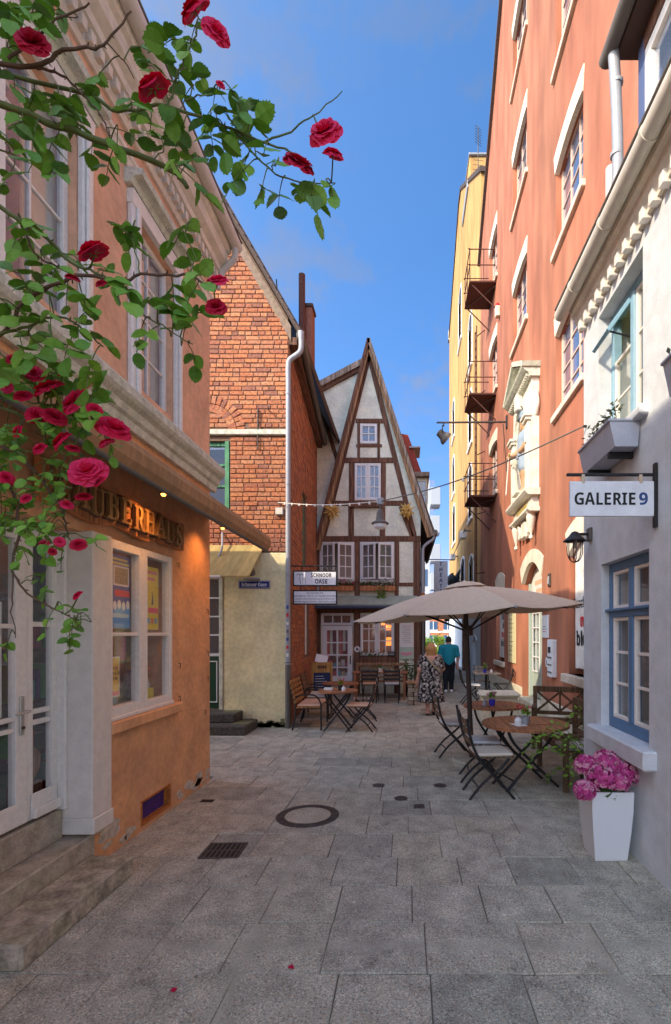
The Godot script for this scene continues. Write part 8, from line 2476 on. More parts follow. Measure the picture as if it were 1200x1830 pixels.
const ROSE_SPRAYS := [
	[Vector3(-0.973, 3.3291, -1.2387), Vector3(-1.0212, 3.4019, -1.3)],
	[Vector3(-0.8854, 3.2853, -1.1946), Vector3(-0.9578, 3.3838, -1.2875)],
	[Vector3(-1.004, 3.3209, -1.2781), Vector3(-0.9845, 3.2899, -1.285)],
	[Vector3(-0.9072, 3.3111, -1.2523), Vector3(-0.9193, 3.3248, -1.2763)],
	[Vector3(-0.8894, 3.4044, -1.2974), Vector3(-0.8741, 3.3633, -1.275)],
	[Vector3(-1.0348, 3.2984, -1.308), Vector3(-1.0205, 3.2706, -1.29)],
	[Vector3(-1.0433, 3.2728, -1.3376), Vector3(-1.0881, 3.3317, -1.39)],
	[Vector3(-1.0825, 3.3677, -1.4606), Vector3(-1.0227, 3.3119, -1.38)],
	[Vector3(-0.8814, 3.1439, -1.2651), Vector3(-0.9434, 3.2788, -1.365)],
	[Vector3(-0.8854, 3.1956, -1.3348), Vector3(-0.8848, 3.2542, -1.3538)],
	[Vector3(-0.9776, 3.1035, -1.2807), Vector3(-1.0096, 3.1695, -1.325)],
	[Vector3(-1.0071, 3.0478, -1.282), Vector3(-1.0212, 3.0364, -1.3)],
	[Vector3(-0.9194, 3.0212, -1.2405), Vector3(-0.9581, 3.1444, -1.3175)],
	[Vector3(-0.9665, 3.1472, -1.3763), Vector3(-0.8981, 3.1166, -1.31)],
	[Vector3(-0.9318, 2.9749, -1.2573), Vector3(-0.9451, 3.0011, -1.2825)],
	[Vector3(-0.8284, 2.8893, -1.1797), Vector3(-0.8971, 2.9679, -1.2725)],
	[Vector3(-1.0518, 2.9897, -1.3202), Vector3(-1.0102, 3.0314, -1.2975)],
	[Vector3(-0.8609, 3.1417, -1.2765), Vector3(-0.9042, 3.2623, -1.3575)],
	[Vector3(-0.866, 3.1399, -1.3165), Vector3(-0.8782, 3.1073, -1.3075)],
	[Vector3(-0.7061, 3.0032, -1.2291), Vector3(-0.7412, 3.0346, -1.2612)],
	[Vector3(-0.7132, 3.073, -1.2787), Vector3(-0.7445, 3.0429, -1.2625)],
	[Vector3(-0.8675, 3.1444, -1.3892), Vector3(-0.794, 3.0683, -1.2975)],
	[Vector3(-0.8017, 3.0673, -1.3562), Vector3(-0.7443, 3.0455, -1.2925)],
	[Vector3(-0.8551, 3.239, -1.3338), Vector3(-0.8655, 3.246, -1.35)],
	[Vector3(-0.7978, 3.2599, -1.3126), Vector3(-0.7125, 3.2323, -1.25)],
	[Vector3(-0.6563, 3.2859, -1.2785), Vector3(-0.7014, 3.2208, -1.25)],
	[Vector3(-0.559, 3.2222, -1.2064), Vector3(-0.5317, 3.2324, -1.2325)],
	[Vector3(-0.5051, 3.1607, -1.1597), Vector3(-0.5269, 3.2412, -1.2312)],
	[Vector3(-0.5291, 3.2836, -1.2467), Vector3(-0.5142, 3.2607, -1.2275)],
	[Vector3(-0.6248, 3.1975, -1.244), Vector3(-0.6194, 3.1421, -1.2312)],
	[Vector3(-0.6021, 3.2809, -1.3314), Vector3(-0.5608, 3.1792, -1.24)],
	[Vector3(-0.5581, 3.2819, -1.3323), Vector3(-0.5559, 3.1881, -1.2388)],
	[Vector3(-0.5517, 3.1596, -1.2667), Vector3(-0.5354, 3.1207, -1.245)],
	[Vector3(-0.5825, 3.0905, -1.2277), Vector3(-0.5931, 3.1253, -1.2575)],
	[Vector3(-0.7228, 3.2107, -1.3637), Vector3(-0.6873, 3.1373, -1.285)],
	[Vector3(-0.6506, 3.0576, -1.1902), Vector3(-0.7056, 3.1412, -1.29)],
	[Vector3(-0.6076, 3.0179, -1.1966), Vector3(-0.6511, 3.1294, -1.275)],
	[Vector3(-0.6291, 3.0683, -1.2957), Vector3(-0.6459, 3.0002, -1.2825)],
	[Vector3(-0.5734, 3.0554, -1.268), Vector3(-0.5388, 3.0836, -1.245)],
	[Vector3(-0.5447, 2.9254, -1.2044), Vector3(-0.5958, 2.9642, -1.2763)],
	[Vector3(-0.5506, 2.9689, -1.2971), Vector3(-0.5616, 2.9314, -1.2712)],
	[Vector3(-0.5663, 3.0784, -1.352), Vector3(-0.5787, 2.9478, -1.2737)],
	[Vector3(-0.4781, 3.0266, -1.2052), Vector3(-0.4811, 3.0502, -1.23)],
	[Vector3(-0.4401, 3.0531, -1.2113), Vector3(-0.4621, 3.0391, -1.225)],
	[Vector3(-0.4447, 3.0561, -1.1703), Vector3(-0.4689, 3.125, -1.225)],
	[Vector3(-0.4024, 3.0595, -1.1795), Vector3(-0.4547, 3.1286, -1.2212)],
	[Vector3(-0.4168, 3.1593, -1.307), Vector3(-0.4052, 3.0054, -1.2125)],
	[Vector3(-0.4412, 2.984, -1.196), Vector3(-0.4433, 3.0281, -1.22)],
	[Vector3(-0.5079, 3.0821, -1.3172), Vector3(-0.4621, 3.0391, -1.225)],
	[Vector3(-0.4291, 3.0872, -1.3002), Vector3(-0.4052, 3.0011, -1.2175)],
	[Vector3(-0.3707, 3.0485, -1.2267), Vector3(-0.38, 2.9904, -1.2075)],
	[Vector3(-0.3219, 2.9124, -1.1495), Vector3(-0.332, 2.9622, -1.1975)],
	[Vector3(-0.341, 3.0101, -1.2949), Vector3(-0.319, 2.9022, -1.1987)],
	[Vector3(-0.3848, 2.9344, -1.2068), Vector3(-0.3616, 2.9476, -1.2075)],
	[Vector3(-0.4053, 2.8706, -1.1881), Vector3(-0.3508, 2.9344, -1.205)],
	[Vector3(-0.3323, 2.8358, -1.1638), Vector3(-0.3293, 2.908, -1.2)],
	[Vector3(-0.3258, 2.9282, -1.2919), Vector3(-0.2881, 2.8848, -1.195)],
	[Vector3(-0.2469, 2.851, -1.1884), Vector3(-0.2473, 2.8617, -1.19)],
	[Vector3(-0.2122, 2.8177, -1.1435), Vector3(-0.2168, 2.8589, -1.1862)],
	[Vector3(-0.2193, 2.8188, -1.1816), Vector3(-0.2168, 2.8589, -1.1862)],
	[Vector3(-0.1683, 2.784, -1.1056), Vector3(-0.1765, 2.8551, -1.1812)],
	[Vector3(-0.9136, 2.7721, -1.1968), Vector3(-0.8958, 2.7572, -1.1725)],
	[Vector3(-0.8973, 2.7089, -1.1587), Vector3(-0.8783, 2.7259, -1.17)],
	[Vector3(-0.8346, 2.7147, -1.1261), Vector3(-0.8685, 2.7369, -1.1675)],
	[Vector3(-0.8884, 2.7075, -1.2263), Vector3(-0.8411, 2.6707, -1.17)],
	[Vector3(-0.8078, 2.7147, -1.2179), Vector3(-0.7757, 2.6577, -1.1525)],
	[Vector3(-0.7473, 2.5759, -1.0726), Vector3(-0.8099, 2.6512, -1.17)],
	[Vector3(-0.9085, 2.6415, -1.1815), Vector3(-0.8773, 2.582, -1.175)],
	[Vector3(-0.8479, 2.5778, -1.1273), Vector3(-0.8657, 2.5856, -1.1725)],
	[Vector3(-0.9089, 2.6517, -1.2546), Vector3(-0.8425, 2.5926, -1.1675)],
	[Vector3(-0.7332, 2.6726, -1.2064), Vector3(-0.7069, 2.6223, -1.15)],
	[Vector3(-0.6436, 2.5706, -1.0991), Vector3(-0.6718, 2.6012, -1.15)],
	[Vector3(-0.6094, 2.5492, -1.1035), Vector3(-0.6375, 2.5735, -1.15)],
	[Vector3(-0.6954, 2.5243, -1.0847), Vector3(-0.7557, 2.6115, -1.1538)],
	[Vector3(-0.8466, 2.6522, -1.2553), Vector3(-0.7871, 2.6064, -1.1575)],
	[Vector3(-0.8077, 2.5367, -1.1411), Vector3(-0.8271, 2.5394, -1.1825)],
	[Vector3(-0.897, 2.5679, -1.2104), Vector3(-0.8727, 2.5326, -1.1887)],
	[Vector3(-0.6393, 2.7092, -1.1349), Vector3(-0.6253, 2.7047, -1.14)],
	[Vector3(-0.639, 2.7235, -1.169), Vector3(-0.6235, 2.6987, -1.14)],
	[Vector3(-0.514, 2.7219, -1.1508), Vector3(-0.4975, 2.6949, -1.13)],
	[Vector3(-0.5068, 2.6657, -1.1787), Vector3(-0.4828, 2.6258, -1.13)],
	[Vector3(-0.4334, 2.5469, -1.0486), Vector3(-0.4713, 2.5875, -1.125)],
	[Vector3(-0.5489, 2.6042, -1.1846), Vector3(-0.5247, 2.6047, -1.1325)],
	[Vector3(-0.5237, 2.5188, -1.1039), Vector3(-0.5665, 2.5058, -1.1437)],
	[Vector3(-0.4861, 2.5549, -1.1304), Vector3(-0.4645, 2.5838, -1.1238)],
	[Vector3(-0.4617, 2.4993, -1.1022), Vector3(-0.5101, 2.4678, -1.135)],
	[Vector3(-0.4827, 2.4578, -1.0944), Vector3(-0.5101, 2.4678, -1.135)],
	[Vector3(-0.531, 2.5143, -1.146), Vector3(-0.5409, 2.4878, -1.14)],
	[Vector3(-0.593, 2.5505, -1.1429), Vector3(-0.6151, 2.5435, -1.15)],
	[Vector3(-0.5667, 2.4708, -1.116), Vector3(-0.5665, 2.5058, -1.1437)],
	[Vector3(-0.6335, 2.5052, -1.1953), Vector3(-0.5836, 2.5178, -1.1462)],
	[Vector3(-0.7221, 2.501, -1.1882), Vector3(-0.7217, 2.4789, -1.17)],
	[Vector3(-0.7034, 2.4483, -1.0785), Vector3(-0.7574, 2.5081, -1.1712)],
	[Vector3(-0.7574, 2.4376, -1.123), Vector3(-0.7647, 2.5129, -1.1725)],
	[Vector3(-0.7468, 2.539, -1.1649), Vector3(-0.7721, 2.5178, -1.1738)],
	[Vector3(-0.5155, 2.4761, -1.2146), Vector3(-0.4872, 2.4528, -1.1312)],
	[Vector3(-0.9404, 2.5486, -1.2688), Vector3(-0.8928, 2.5283, -1.1912)],
	[Vector3(-0.9287, 2.5475, -1.1991), Vector3(-0.9282, 2.5484, -1.19)],
	[Vector3(-0.8381, 2.4234, -1.0979), Vector3(-0.9255, 2.5197, -1.195)],
	[Vector3(-0.9015, 2.5066, -1.2444), Vector3(-0.8727, 2.5326, -1.1887)],
	[Vector3(-0.9325, 2.5687, -1.1705), Vector3(-0.9144, 2.5617, -1.185)],
	[Vector3(-0.9692, 2.4548, -1.2251), Vector3(-0.9976, 2.4971, -1.21)],
	[Vector3(-1.0088, 2.4917, -1.3216), Vector3(-0.9344, 2.3845, -1.28)],
	[Vector3(-0.9673, 2.048, -1.3052), Vector3(-0.9855, 2.0456, -1.2788)],
	[Vector3(-0.8972, 1.9986, -1.2676), Vector3(-0.8592, 2.0504, -1.2712)],
	[Vector3(-0.928, 1.997, -1.3536), Vector3(-0.8592, 2.0504, -1.2712)],
	[Vector3(-0.9677, 1.9819, -1.2496), Vector3(-0.9922, 1.987, -1.2725)],
	[Vector3(-0.9206, 1.9394, -1.2421), Vector3(-0.9671, 1.9234, -1.2637)],
	[Vector3(-0.9528, 1.9046, -1.3254), Vector3(-0.9141, 1.8816, -1.255)],
	[Vector3(-0.8153, 1.8674, -1.1893), Vector3(-0.8656, 1.8569, -1.25)],
	[Vector3(-0.8559, 1.8417, -1.2093), Vector3(-0.8717, 1.8604, -1.25)],
	[Vector3(-0.8729, 1.8234, -1.316), Vector3(-0.8229, 1.8292, -1.25)],
	[Vector3(-0.7522, 1.8401, -1.1632), Vector3(-0.8229, 1.8292, -1.25)],
	[Vector3(-0.8811, 1.7868, -1.3173), Vector3(-0.8073, 1.8118, -1.25)],
	[Vector3(-1.0355, 1.7796, -1.3089), Vector3(-0.9878, 1.7979, -1.27)],
	[Vector3(-0.7928, 1.8495, -1.2366), Vector3(-0.8229, 1.8292, -1.25)],
	[Vector3(-0.7671, 2.0307, -1.2285), Vector3(-0.8592, 2.0504, -1.2712)],
	[Vector3(-1.0171, 2.0235, -1.3324), Vector3(-0.9882, 2.0221, -1.2763)],
	[Vector3(-1.074, 2.1053, -1.3671), Vector3(-0.9934, 2.087, -1.285)],
	[Vector3(-0.8975, 2.0705, -1.211), Vector3(-0.9888, 2.0722, -1.2825)],
	[Vector3(-0.8932, 2.0841, -1.2719), Vector3(-0.8696, 2.0868, -1.2763)],
	[Vector3(-0.8606, 2.2107, -1.2573), Vector3(-0.8258, 2.2562, -1.2475)],
	[Vector3(-0.9115, 2.0807, -1.2758), Vector3(-0.8696, 2.0868, -1.2763)],
	[Vector3(-0.8844, 2.4522, -1.2436), Vector3(-0.9219, 2.3816, -1.2775)],
	[Vector3(-0.8806, 2.1911, -1.2307), Vector3(-0.949, 2.2059, -1.3)],
	[Vector3(-1.0389, 2.3075, -1.3434), Vector3(-1.0455, 2.2786, -1.3263)],
	[Vector3(-1.1453, 2.2815, -1.4024), Vector3(-1.1122, 2.2407, -1.34)],
	[Vector3(-0.7238, 2.315, -1.1674), Vector3(-0.7794, 2.3368, -1.2538)],
	[Vector3(-0.857, 2.3862, -1.2185), Vector3(-0.8971, 2.3758, -1.2725)],
	[Vector3(-1.1198, 2.2584, -1.3939), Vector3(-1.0891, 2.2245, -1.33)],
	[Vector3(-1.0742, 2.1296, -1.3484), Vector3(-1.0026, 2.1168, -1.29)],
	[Vector3(-0.9656, 2.0713, -1.3127), Vector3(-0.9842, 2.0574, -1.28)],
	[Vector3(-0.8947, 2.0547, -1.1876), Vector3(-0.9888, 2.0722, -1.2825)],
	[Vector3(-0.8108, 2.407, -1.3008), Vector3(-0.8019, 2.3466, -1.2563)],
	[Vector3(-1.0058, 2.092, -1.3757), Vector3(-0.9842, 2.0574, -1.28)],
	[Vector3(-1.1164, 2.3832, -1.4072), Vector3(-1.0344, 2.3771, -1.3075)],
	[Vector3(-1.0049, 2.4763, -1.3202), Vector3(-0.9344, 2.3845, -1.28)],
	[Vector3(-0.8377, 2.4332, -1.1873), Vector3(-0.9219, 2.3816, -1.2775)],
	[Vector3(-0.8886, 2.3727, -1.3284), Vector3(-0.8358, 2.3614, -1.26)],
	[Vector3(-0.8762, 2.3227, -1.2188), Vector3(-0.9254, 2.3185, -1.275)],
	[Vector3(-0.8996, 2.4711, -1.3016), Vector3(-0.8971, 2.3758, -1.2725)],
	[Vector3(-1.0206, 2.1941, -1.3854), Vector3(-0.931, 2.1827, -1.295)],
	[Vector3(-1.0284, 2.1641, -1.3375), Vector3(-1.0119, 2.1468, -1.295)],
	[Vector3(-0.9262, 2.4065, -1.1419), Vector3(-1.0186, 2.4848, -1.215)],
	[Vector3(-0.9907, 2.068, -1.2435), Vector3(-0.9934, 2.087, -1.285)],
	[Vector3(-0.98, 2.1055, -1.3611), Vector3(-0.8722, 2.096, -1.2775)],
	[Vector3(-0.848, 2.3, -1.1999), Vector3(-0.9095, 2.3094, -1.27)],
	[Vector3(-0.8391, 2.4396, -1.2821), Vector3(-0.8358, 2.3614, -1.26)],
	[Vector3(-1.0429, 2.116, -1.2753), Vector3(-1.0073, 2.1317, -1.2925)],
	[Vector3(-0.9119, 2.4115, -1.2122), Vector3(-0.9344, 2.3845, -1.28)],
	[Vector3(-1.0112, 2.0997, -1.3095), Vector3(-0.9934, 2.087, -1.285)],
	[Vector3(-0.9492, 2.2323, -1.2275), Vector3(-1.0176, 2.2575, -1.3188)],
	[Vector3(-1.0036, 2.3917, -1.2441), Vector3(-1.0903, 2.4021, -1.3225)],
	[Vector3(-0.8938, 2.1869, -1.2708), Vector3(-0.931, 2.1827, -1.295)],
	[Vector3(-0.6844, 2.3615, -1.0844), Vector3(-0.7103, 2.4692, -1.17)],
	[Vector3(-0.9292, 2.2793, -1.2015), Vector3(-0.974, 2.3461, -1.29)],
	[Vector3(-0.9981, 2.1385, -1.3076), Vector3(-1.0073, 2.1317, -1.2925)],
	[Vector3(-0.9217, 2.481, -1.321), Vector3(-0.8971, 2.3758, -1.2725)],
	[Vector3(-0.9318, 2.2933, -1.3332), Vector3(-0.8673, 2.2843, -1.2575)],
	[Vector3(-0.819, 2.1535, -1.2144), Vector3(-0.9041, 2.1483, -1.2875)],
	[Vector3(-1.0342, 2.1495, -1.2838), Vector3(-1.0166, 2.1619, -1.2975)],
	[Vector3(-0.8394, 2.3961, -1.2304), Vector3(-0.8725, 2.37, -1.2675)],
	[Vector3(-0.7529, 2.2873, -1.2713), Vector3(-0.757, 2.3271, -1.2512)],
	[Vector3(-0.9859, 2.0675, -1.2804), Vector3(-0.9888, 2.0722, -1.2825)],
	[Vector3(-1.0547, 2.204, -1.3877), Vector3(-1.0212, 2.177, -1.3)],
	[Vector3(-1.0436, 2.3254, -1.3136), Vector3(-1.0851, 2.2998, -1.3388)],
	[Vector3(-0.8373, 2.0422, -1.1849), Vector3(-0.8644, 2.0685, -1.2737)],
	[Vector3(-1.0502, 2.3009, -1.362), Vector3(-1.0315, 2.268, -1.3225)],
	[Vector3(-0.7615, 2.3266, -1.1877), Vector3(-0.8132, 2.3516, -1.2575)],
	[Vector3(-0.8308, 2.3315, -1.2825), Vector3(-0.8019, 2.3466, -1.2563)],
	[Vector3(-0.9174, 2.1932, -1.2962), Vector3(-0.931, 2.1827, -1.295)],
	[Vector3(-0.954, 2.3589, -1.3521), Vector3(-0.9095, 2.3094, -1.27)],
	[Vector3(-0.8292, 2.2684, -1.2585), Vector3(-0.8258, 2.2562, -1.2475)],
	[Vector3(-0.8016, 2.3586, -1.2792), Vector3(-0.7906, 2.3417, -1.255)],
	[Vector3(-1.0585, 2.2409, -1.2926), Vector3(-1.1122, 2.2407, -1.34)],
	[Vector3(-0.892, 2.3776, -1.2803), Vector3(-0.8848, 2.3729, -1.27)],
	[Vector3(-0.893, 2.1247, -1.2383), Vector3(-0.9041, 2.1483, -1.2875)],
	[Vector3(-0.8972, 2.3509, -1.3151), Vector3(-0.8602, 2.3671, -1.265)],
	[Vector3(-0.995, 2.1355, -1.2959), Vector3(-1.0073, 2.1317, -1.2925)],
	[Vector3(-0.8599, 2.0956, -1.2093), Vector3(-0.8864, 2.1256, -1.2825)],
	[Vector3(-0.9343, 2.065, -1.2294), Vector3(-0.9888, 2.0722, -1.2825)],
	[Vector3(-0.7643, 2.3893, -1.2305), Vector3(-0.8019, 2.3466, -1.2563)],
	[Vector3(-0.8752, 2.2882, -1.2999), Vector3(-0.8465, 2.2702, -1.2525)],
	[Vector3(-0.9805, 2.1598, -1.2359), Vector3(-1.0212, 2.177, -1.3)],
	[Vector3(-0.9664, 2.2593, -1.3464), Vector3(-0.9626, 2.2161, -1.3037)],
	[Vector3(-0.9167, 2.234, -1.3285), Vector3(-0.94, 2.1943, -1.2975)],
	[Vector3(-1.0075, 2.1642, -1.237), Vector3(-1.0663, 2.2085, -1.32)],
	[Vector3(-0.9371, 2.3055, -1.3036), Vector3(-0.9095, 2.3094, -1.27)],
	[Vector3(-0.9192, 2.1734, -1.222), Vector3(-0.9626, 2.2161, -1.3037)],
	[Vector3(-0.9872, 2.2741, -1.255), Vector3(-1.0596, 2.2891, -1.33)],
	[Vector3(-1.0227, 2.4499, -1.3263), Vector3(-1.0344, 2.3771, -1.3075)],
]

func make_rose() -> void:
	var rose := thing("climbing_rose", "climbing rose with crimson blossoms arching in from above the shop steps", "rose", at(-1.5, 0, -1.35))
	var back := Transform3D(Basis(), V(1.5, 0, 1.35))
	var r := RandomNumberGenerator.new()
	r.seed = 29
	obj("trunk", a_tube(curve([V(-1.5, 0.0, -1.35), V(-1.52, 0.9, -1.33), V(-1.45, 1.8, -1.36), V(-1.38, 2.5, -1.36), V(-1.30, 3.1, -1.38), V(-1.22, 3.5, -1.36)], 6), 0.02, 0.009, 9), M.rose_bark, rose, back)
	for b in ROSE_BRANCHES:
		var pts := curve(b[3], 5)
		for i in range(1, pts.size() - 1): pts[i] += V(r.randf_range(-0.0025, 0.0025), r.randf_range(-0.0025, 0.0025), r.randf_range(-0.004, 0.004))
		if (b[3][0] as Vector3).x < -1.1:
			pts.insert(0, V(-1.36 + r.randf_range(-0.03, 0.03), minf((b[3][0] as Vector3).y, 3.2), -1.36))
		var m := MB.new()
		m.tube(pts, b[0], b[1], 8)
		for i in range(2, pts.size() - 2, 2):
			if b[0] < 0.003: break
			var d: Vector3 = (pts[i + 1] - pts[i]).normalized()
			var o := d.cross(V(r.randfn(), r.randfn(), r.randfn())).normalized()
			var rr: float = lerpf(b[0], b[1], float(i) / pts.size())
			m.tube([pts[i] + o * rr * 0.8, pts[i] + o * (rr + 0.007) + d * 0.003], 0.0024, 0.0004, 4)
		obj("branch", m, M.rose_bark if b[2] else M.rose_stem, rose, back)
	var flowers := [rose_mesh(1), rose_mesh(2), rose_mesh(3), rose_mesh(4), rose_mesh(5)]
	for k in ROSE_FLOWERS.size():
		var f: Array = ROSE_FLOWERS[k]
		var c: Vector3 = f[0]
		var bl := part("blossom", rose, back * Transform3D(Basis(), c))
		var face := Basis.from_euler(V(r.randf_range(0.5, 1.5), r.randf_range(-0.9, 0.9), 0))
		obj("petals", flowers[k % 5], M.petal[(k * 2 + k / 5) % 3], bl, Transform3D(face.scaled(Vector3.ONE * f[1]), Vector3.ZERO))
		var sp := MB.new()
		for e in 5:
			var t := TAU * e / 5.0
			sp.tri(V(cos(t - 0.4) * 0.2, -0.22, sin(t - 0.4) * 0.2), V(cos(t + 0.4) * 0.2, -0.22, sin(t + 0.4) * 0.2), V(cos(t) * 0.75, -0.30, sin(t) * 0.75))
		obj("sepals", sp, M.rose_leaf[1], bl, Transform3D(face.scaled(Vector3.ONE * f[1]), Vector3.ZERO))
		var st: Vector3 = f[2]
		if c.distance_to(st) > 0.004:
			var under: Vector3 = c - face.y * f[1] * 0.3
			obj("flower_stalk", a_tube(curve([st, st.lerp(under, 0.5) + V(0, -0.008, 0), under], 4), 0.0018, 0.0016, 5), M.rose_stem, rose, back)
	var leaves := [leaf_mesh(0.05, 0), leaf_mesh(0.5, 1), leaf_mesh(-0.3, 2)]
	var count := 0
	var rest := MB.new()
	var twigs := MB.new()
	var rest_src := [MB.new(), MB.new(), MB.new()]
	for k in ROSE_SPRAYS.size():
		var s: Array = ROSE_SPRAYS[k]
		var p: Vector3 = s[0]
		var root: Vector3 = s[1]
		var dir := (p - root + V(r.randfn() * 0.02, -0.02 + r.randfn() * 0.02, r.randfn() * 0.02)).normalized()
		if p.distance_to(root) < 0.02: dir = V(r.randf_range(-1, 1), r.randf_range(-0.8, 0.3), r.randf_range(-0.6, 0.6)).normalized()
		var rachis := 0.075 + r.randf_range(-0.015, 0.02)
		var droop := V(0, -0.018, 0)
		var a := p - dir * rachis * 0.5
		var b := p + dir * rachis * 0.35 + droop
		twigs.tube(curve([root, root.lerp(a, 0.5) + V(0, 0.006, 0), a, p, b], 3), 0.0017, 0.0009, 5)
		var side := dir.cross(V(r.randfn() * 0.3, 1.0, 0.5 + r.randfn() * 0.3)).normalized()
		var small := 0.62 if p.y < 2.3 else 1.0
		var n := 5 if r.randf() < 0.6 else 3
		var size := r.randf_range(0.032, 0.052) * small
		for e in n:
			var stage: int = [0, 1, 1, 2, 2][e]
			var from := b if e == 0 else p.lerp(a, (stage - 1) * 0.8) + dir * 0.012
			var d := dir if e == 0 else (dir * 0.35 + side * (1.0 if e % 2 else -1.0)).normalized()
			d = (d + V(r.randfn() * 0.25, -0.3 + r.randfn() * 0.35, r.randfn() * 0.3)).normalized()
			var up := V(r.randfn() * 0.5, 1.0, 0.5 + r.randfn() * 0.6)
			var x := up.cross(d).normalized()
			var y := d.cross(x)
			var l := size * r.randf_range(0.85, 1.12) * (1.12 if e == 0 else 1.0)
			var xf := Transform3D(Basis(x * l, y * l, d * l), from)
			var mk: int = [0, 0, 1, 2, 3][r.randi() % 5]
			if count < 298 and p.x > -1.06:
				obj("leaf", leaves[(k + e) % 3], M.rose_leaf[mk], rose, back * xf)
				count += 1
			else:
				var am: ArrayMesh = leaves[(k + e) % 3]
				var arr := am.surface_get_arrays(0)
				var src: MB = rest_src[mk % 3]
				var vv: PackedVector3Array = arr[Mesh.ARRAY_VERTEX]
				var nn: PackedVector3Array = arr[Mesh.ARRAY_NORMAL]
				for q in vv.size():
					src.v.append(xf * vv[q])
					src.n.append((xf.basis * nn[q]).normalized())
	stuff(obj("twigs", twigs, M.rose_stem, rose, back))
	for k in 3: stuff(obj("foliage", rest_src[k], M.rose_leaf[k], rose, back))

func make_people() -> void:
	# woman walking away in a flowered dress
	var w := thing("person", "woman walking away in a black dress with white flowers and a shoulder strap", "person", at(0.53, 0, -11.0, PI))
	var body := [[V(0.07, 0.06, -0.04), V(0.075, 0.12, 0.06), 0.04, 0.03], [V(0.07, 0.09, -0.03), V(0.08, 0.45, -0.01), 0.042, 0.062], [V(0.08, 0.45, -0.01), V(0.09, 0.82, 0.0), 0.062, 0.10],
		[V(-0.07, 0.09, 0.10), V(-0.08, 0.45, 0.07), 0.042, 0.062], [V(-0.07, 0.06, 0.09), V(-0.07, 0.04, 0.2), 0.04, 0.03], [V(-0.08, 0.45, 0.07), V(-0.09, 0.82, 0.0), 0.062, 0.10],
		[V(0, 0.84, 0), V(0, 1.0, 0.0), 0.155, 0.15], [V(0, 1.0, 0), V(0, 1.22, 0.0), 0.15, 0.145], [V(-0.13, 1.25, 0), V(0.13, 1.25, 0.0), 0.075, 0.075], [V(0, 1.28, 0), V(0, 1.40, 0.01), 0.055, 0.05], [V(0, 1.43, 0.015), V(0, 1.49, 0.015), 0.085, 0.082],
		[V(0.19, 1.24, 0), V(0.25, 1.0, -0.02), 0.055, 0.045], [V(0.25, 1.0, -0.02), V(0.29, 0.78, 0.03), 0.043, 0.03], [V(0.29, 0.78, 0.03), V(0.295, 0.70, 0.05), 0.028, 0.03],
		[V(-0.19, 1.24, 0), V(-0.26, 1.02, 0.02), 0.055, 0.045], [V(-0.26, 1.02, 0.02), V(-0.22, 0.92, 0.2), 0.043, 0.03], [V(-0.22, 0.92, 0.2), V(-0.2, 0.92, 0.26), 0.028, 0.026]]
	for q in 4: body.append([V(0.285 + 0.006 * q, 0.70, 0.03 + 0.016 * q), V(0.285 + 0.006 * q, 0.625 + 0.008 * absf(q - 1.5), 0.04 + 0.016 * q), 0.009, 0.008])
	body.append([V(0.285, 0.74, 0.06), V(0.27, 0.68, 0.095), 0.010, 0.008])
	for q in 4: body.append([V(-0.2 + 0.006 * q, 0.93 - 0.016 * q, 0.26), V(-0.19, 0.93 - 0.016 * q, 0.32), 0.009, 0.008])
	obj("body", blob(body, 0.018, 0.014), M.skin, w)
	var dress := MB.new()
	var secs := [[0.30, 0.30, 0.235, 0.02], [0.42, 0.295, 0.225, 0.02], [0.62, 0.275, 0.205, 0.01], [0.82, 0.245, 0.19, 0.0], [0.96, 0.225, 0.178, 0.0], [1.06, 0.215, 0.165, 0.0], [1.18, 0.22, 0.15, 0.0], [1.27, 0.215, 0.12, 0.0], [1.325, 0.12, 0.085, 0.0], [1.34, 0.07, 0.06, 0.0]]
	var ns := 40
	for i in secs.size() - 1:
		for k in ns:
			var q := []
			var nn := []
			for c in [[i, k], [i, k + 1], [i + 1, k + 1], [i + 1, k]]:
				var s: Array = secs[c[0]]
				var t: float = TAU * c[1] / ns
				var wv: float = 1.0 + 0.055 * maxf(0.0, (0.95 - s[0])) * sin(t * 9.0 + s[0])
				q.append(V(cos(t) * s[1] * wv, s[0], -sin(t) * s[2] * wv + s[3]))
				nn.append(V(cos(t) / s[1], 0.6, -sin(t) / s[2]).normalized())
			dress.smooth_quad(q, nn)
	obj("dress", dress, M.dress, w)
	for s in [-1.0, 1.0]:
		obj("sleeve", blob([[V(s * 0.17, 1.25, 0), V(s * 0.235, 1.08, 0.0), 0.082, 0.075]], 0.02, 0.018), M.dress, w)
	var hair := [[V(0, 1.47, 0.0), V(0, 1.50, 0.0), 0.098, 0.09], [V(-0.05, 1.44, -0.04), V(-0.06, 1.34, -0.05), 0.07, 0.05], [V(0.05, 1.44, -0.04), V(0.06, 1.34, -0.05), 0.07, 0.05], [V(0, 1.44, -0.055), V(0, 1.33, -0.06), 0.075, 0.055]]
	obj("hair", blob(hair, 0.02, 0.012), M.hair_blond, w)
	obj("strap", a_tube(curve([V(0.10, 1.32, 0.02), V(0.07, 1.25, -0.15), V(-0.03, 1.12, -0.17), V(-0.19, 0.98, -0.12)], 4), 0.02, 0.02, 6), M.strap, w)
	for s in [[0.072, 0.04], [-0.07, 0.13]]:
		obj("shoe", blob([[V(s[0], 0.035, s[1] - 0.09), V(s[0], 0.03, s[1] + 0.1), 0.038, 0.032]], 0.012, 0.012), M.black, w)
	# man walking ahead
	var m := thing("person", "man walking away in a teal shirt, dark trousers and white trainers", "person", at(1.27, 0, -15.2, PI))
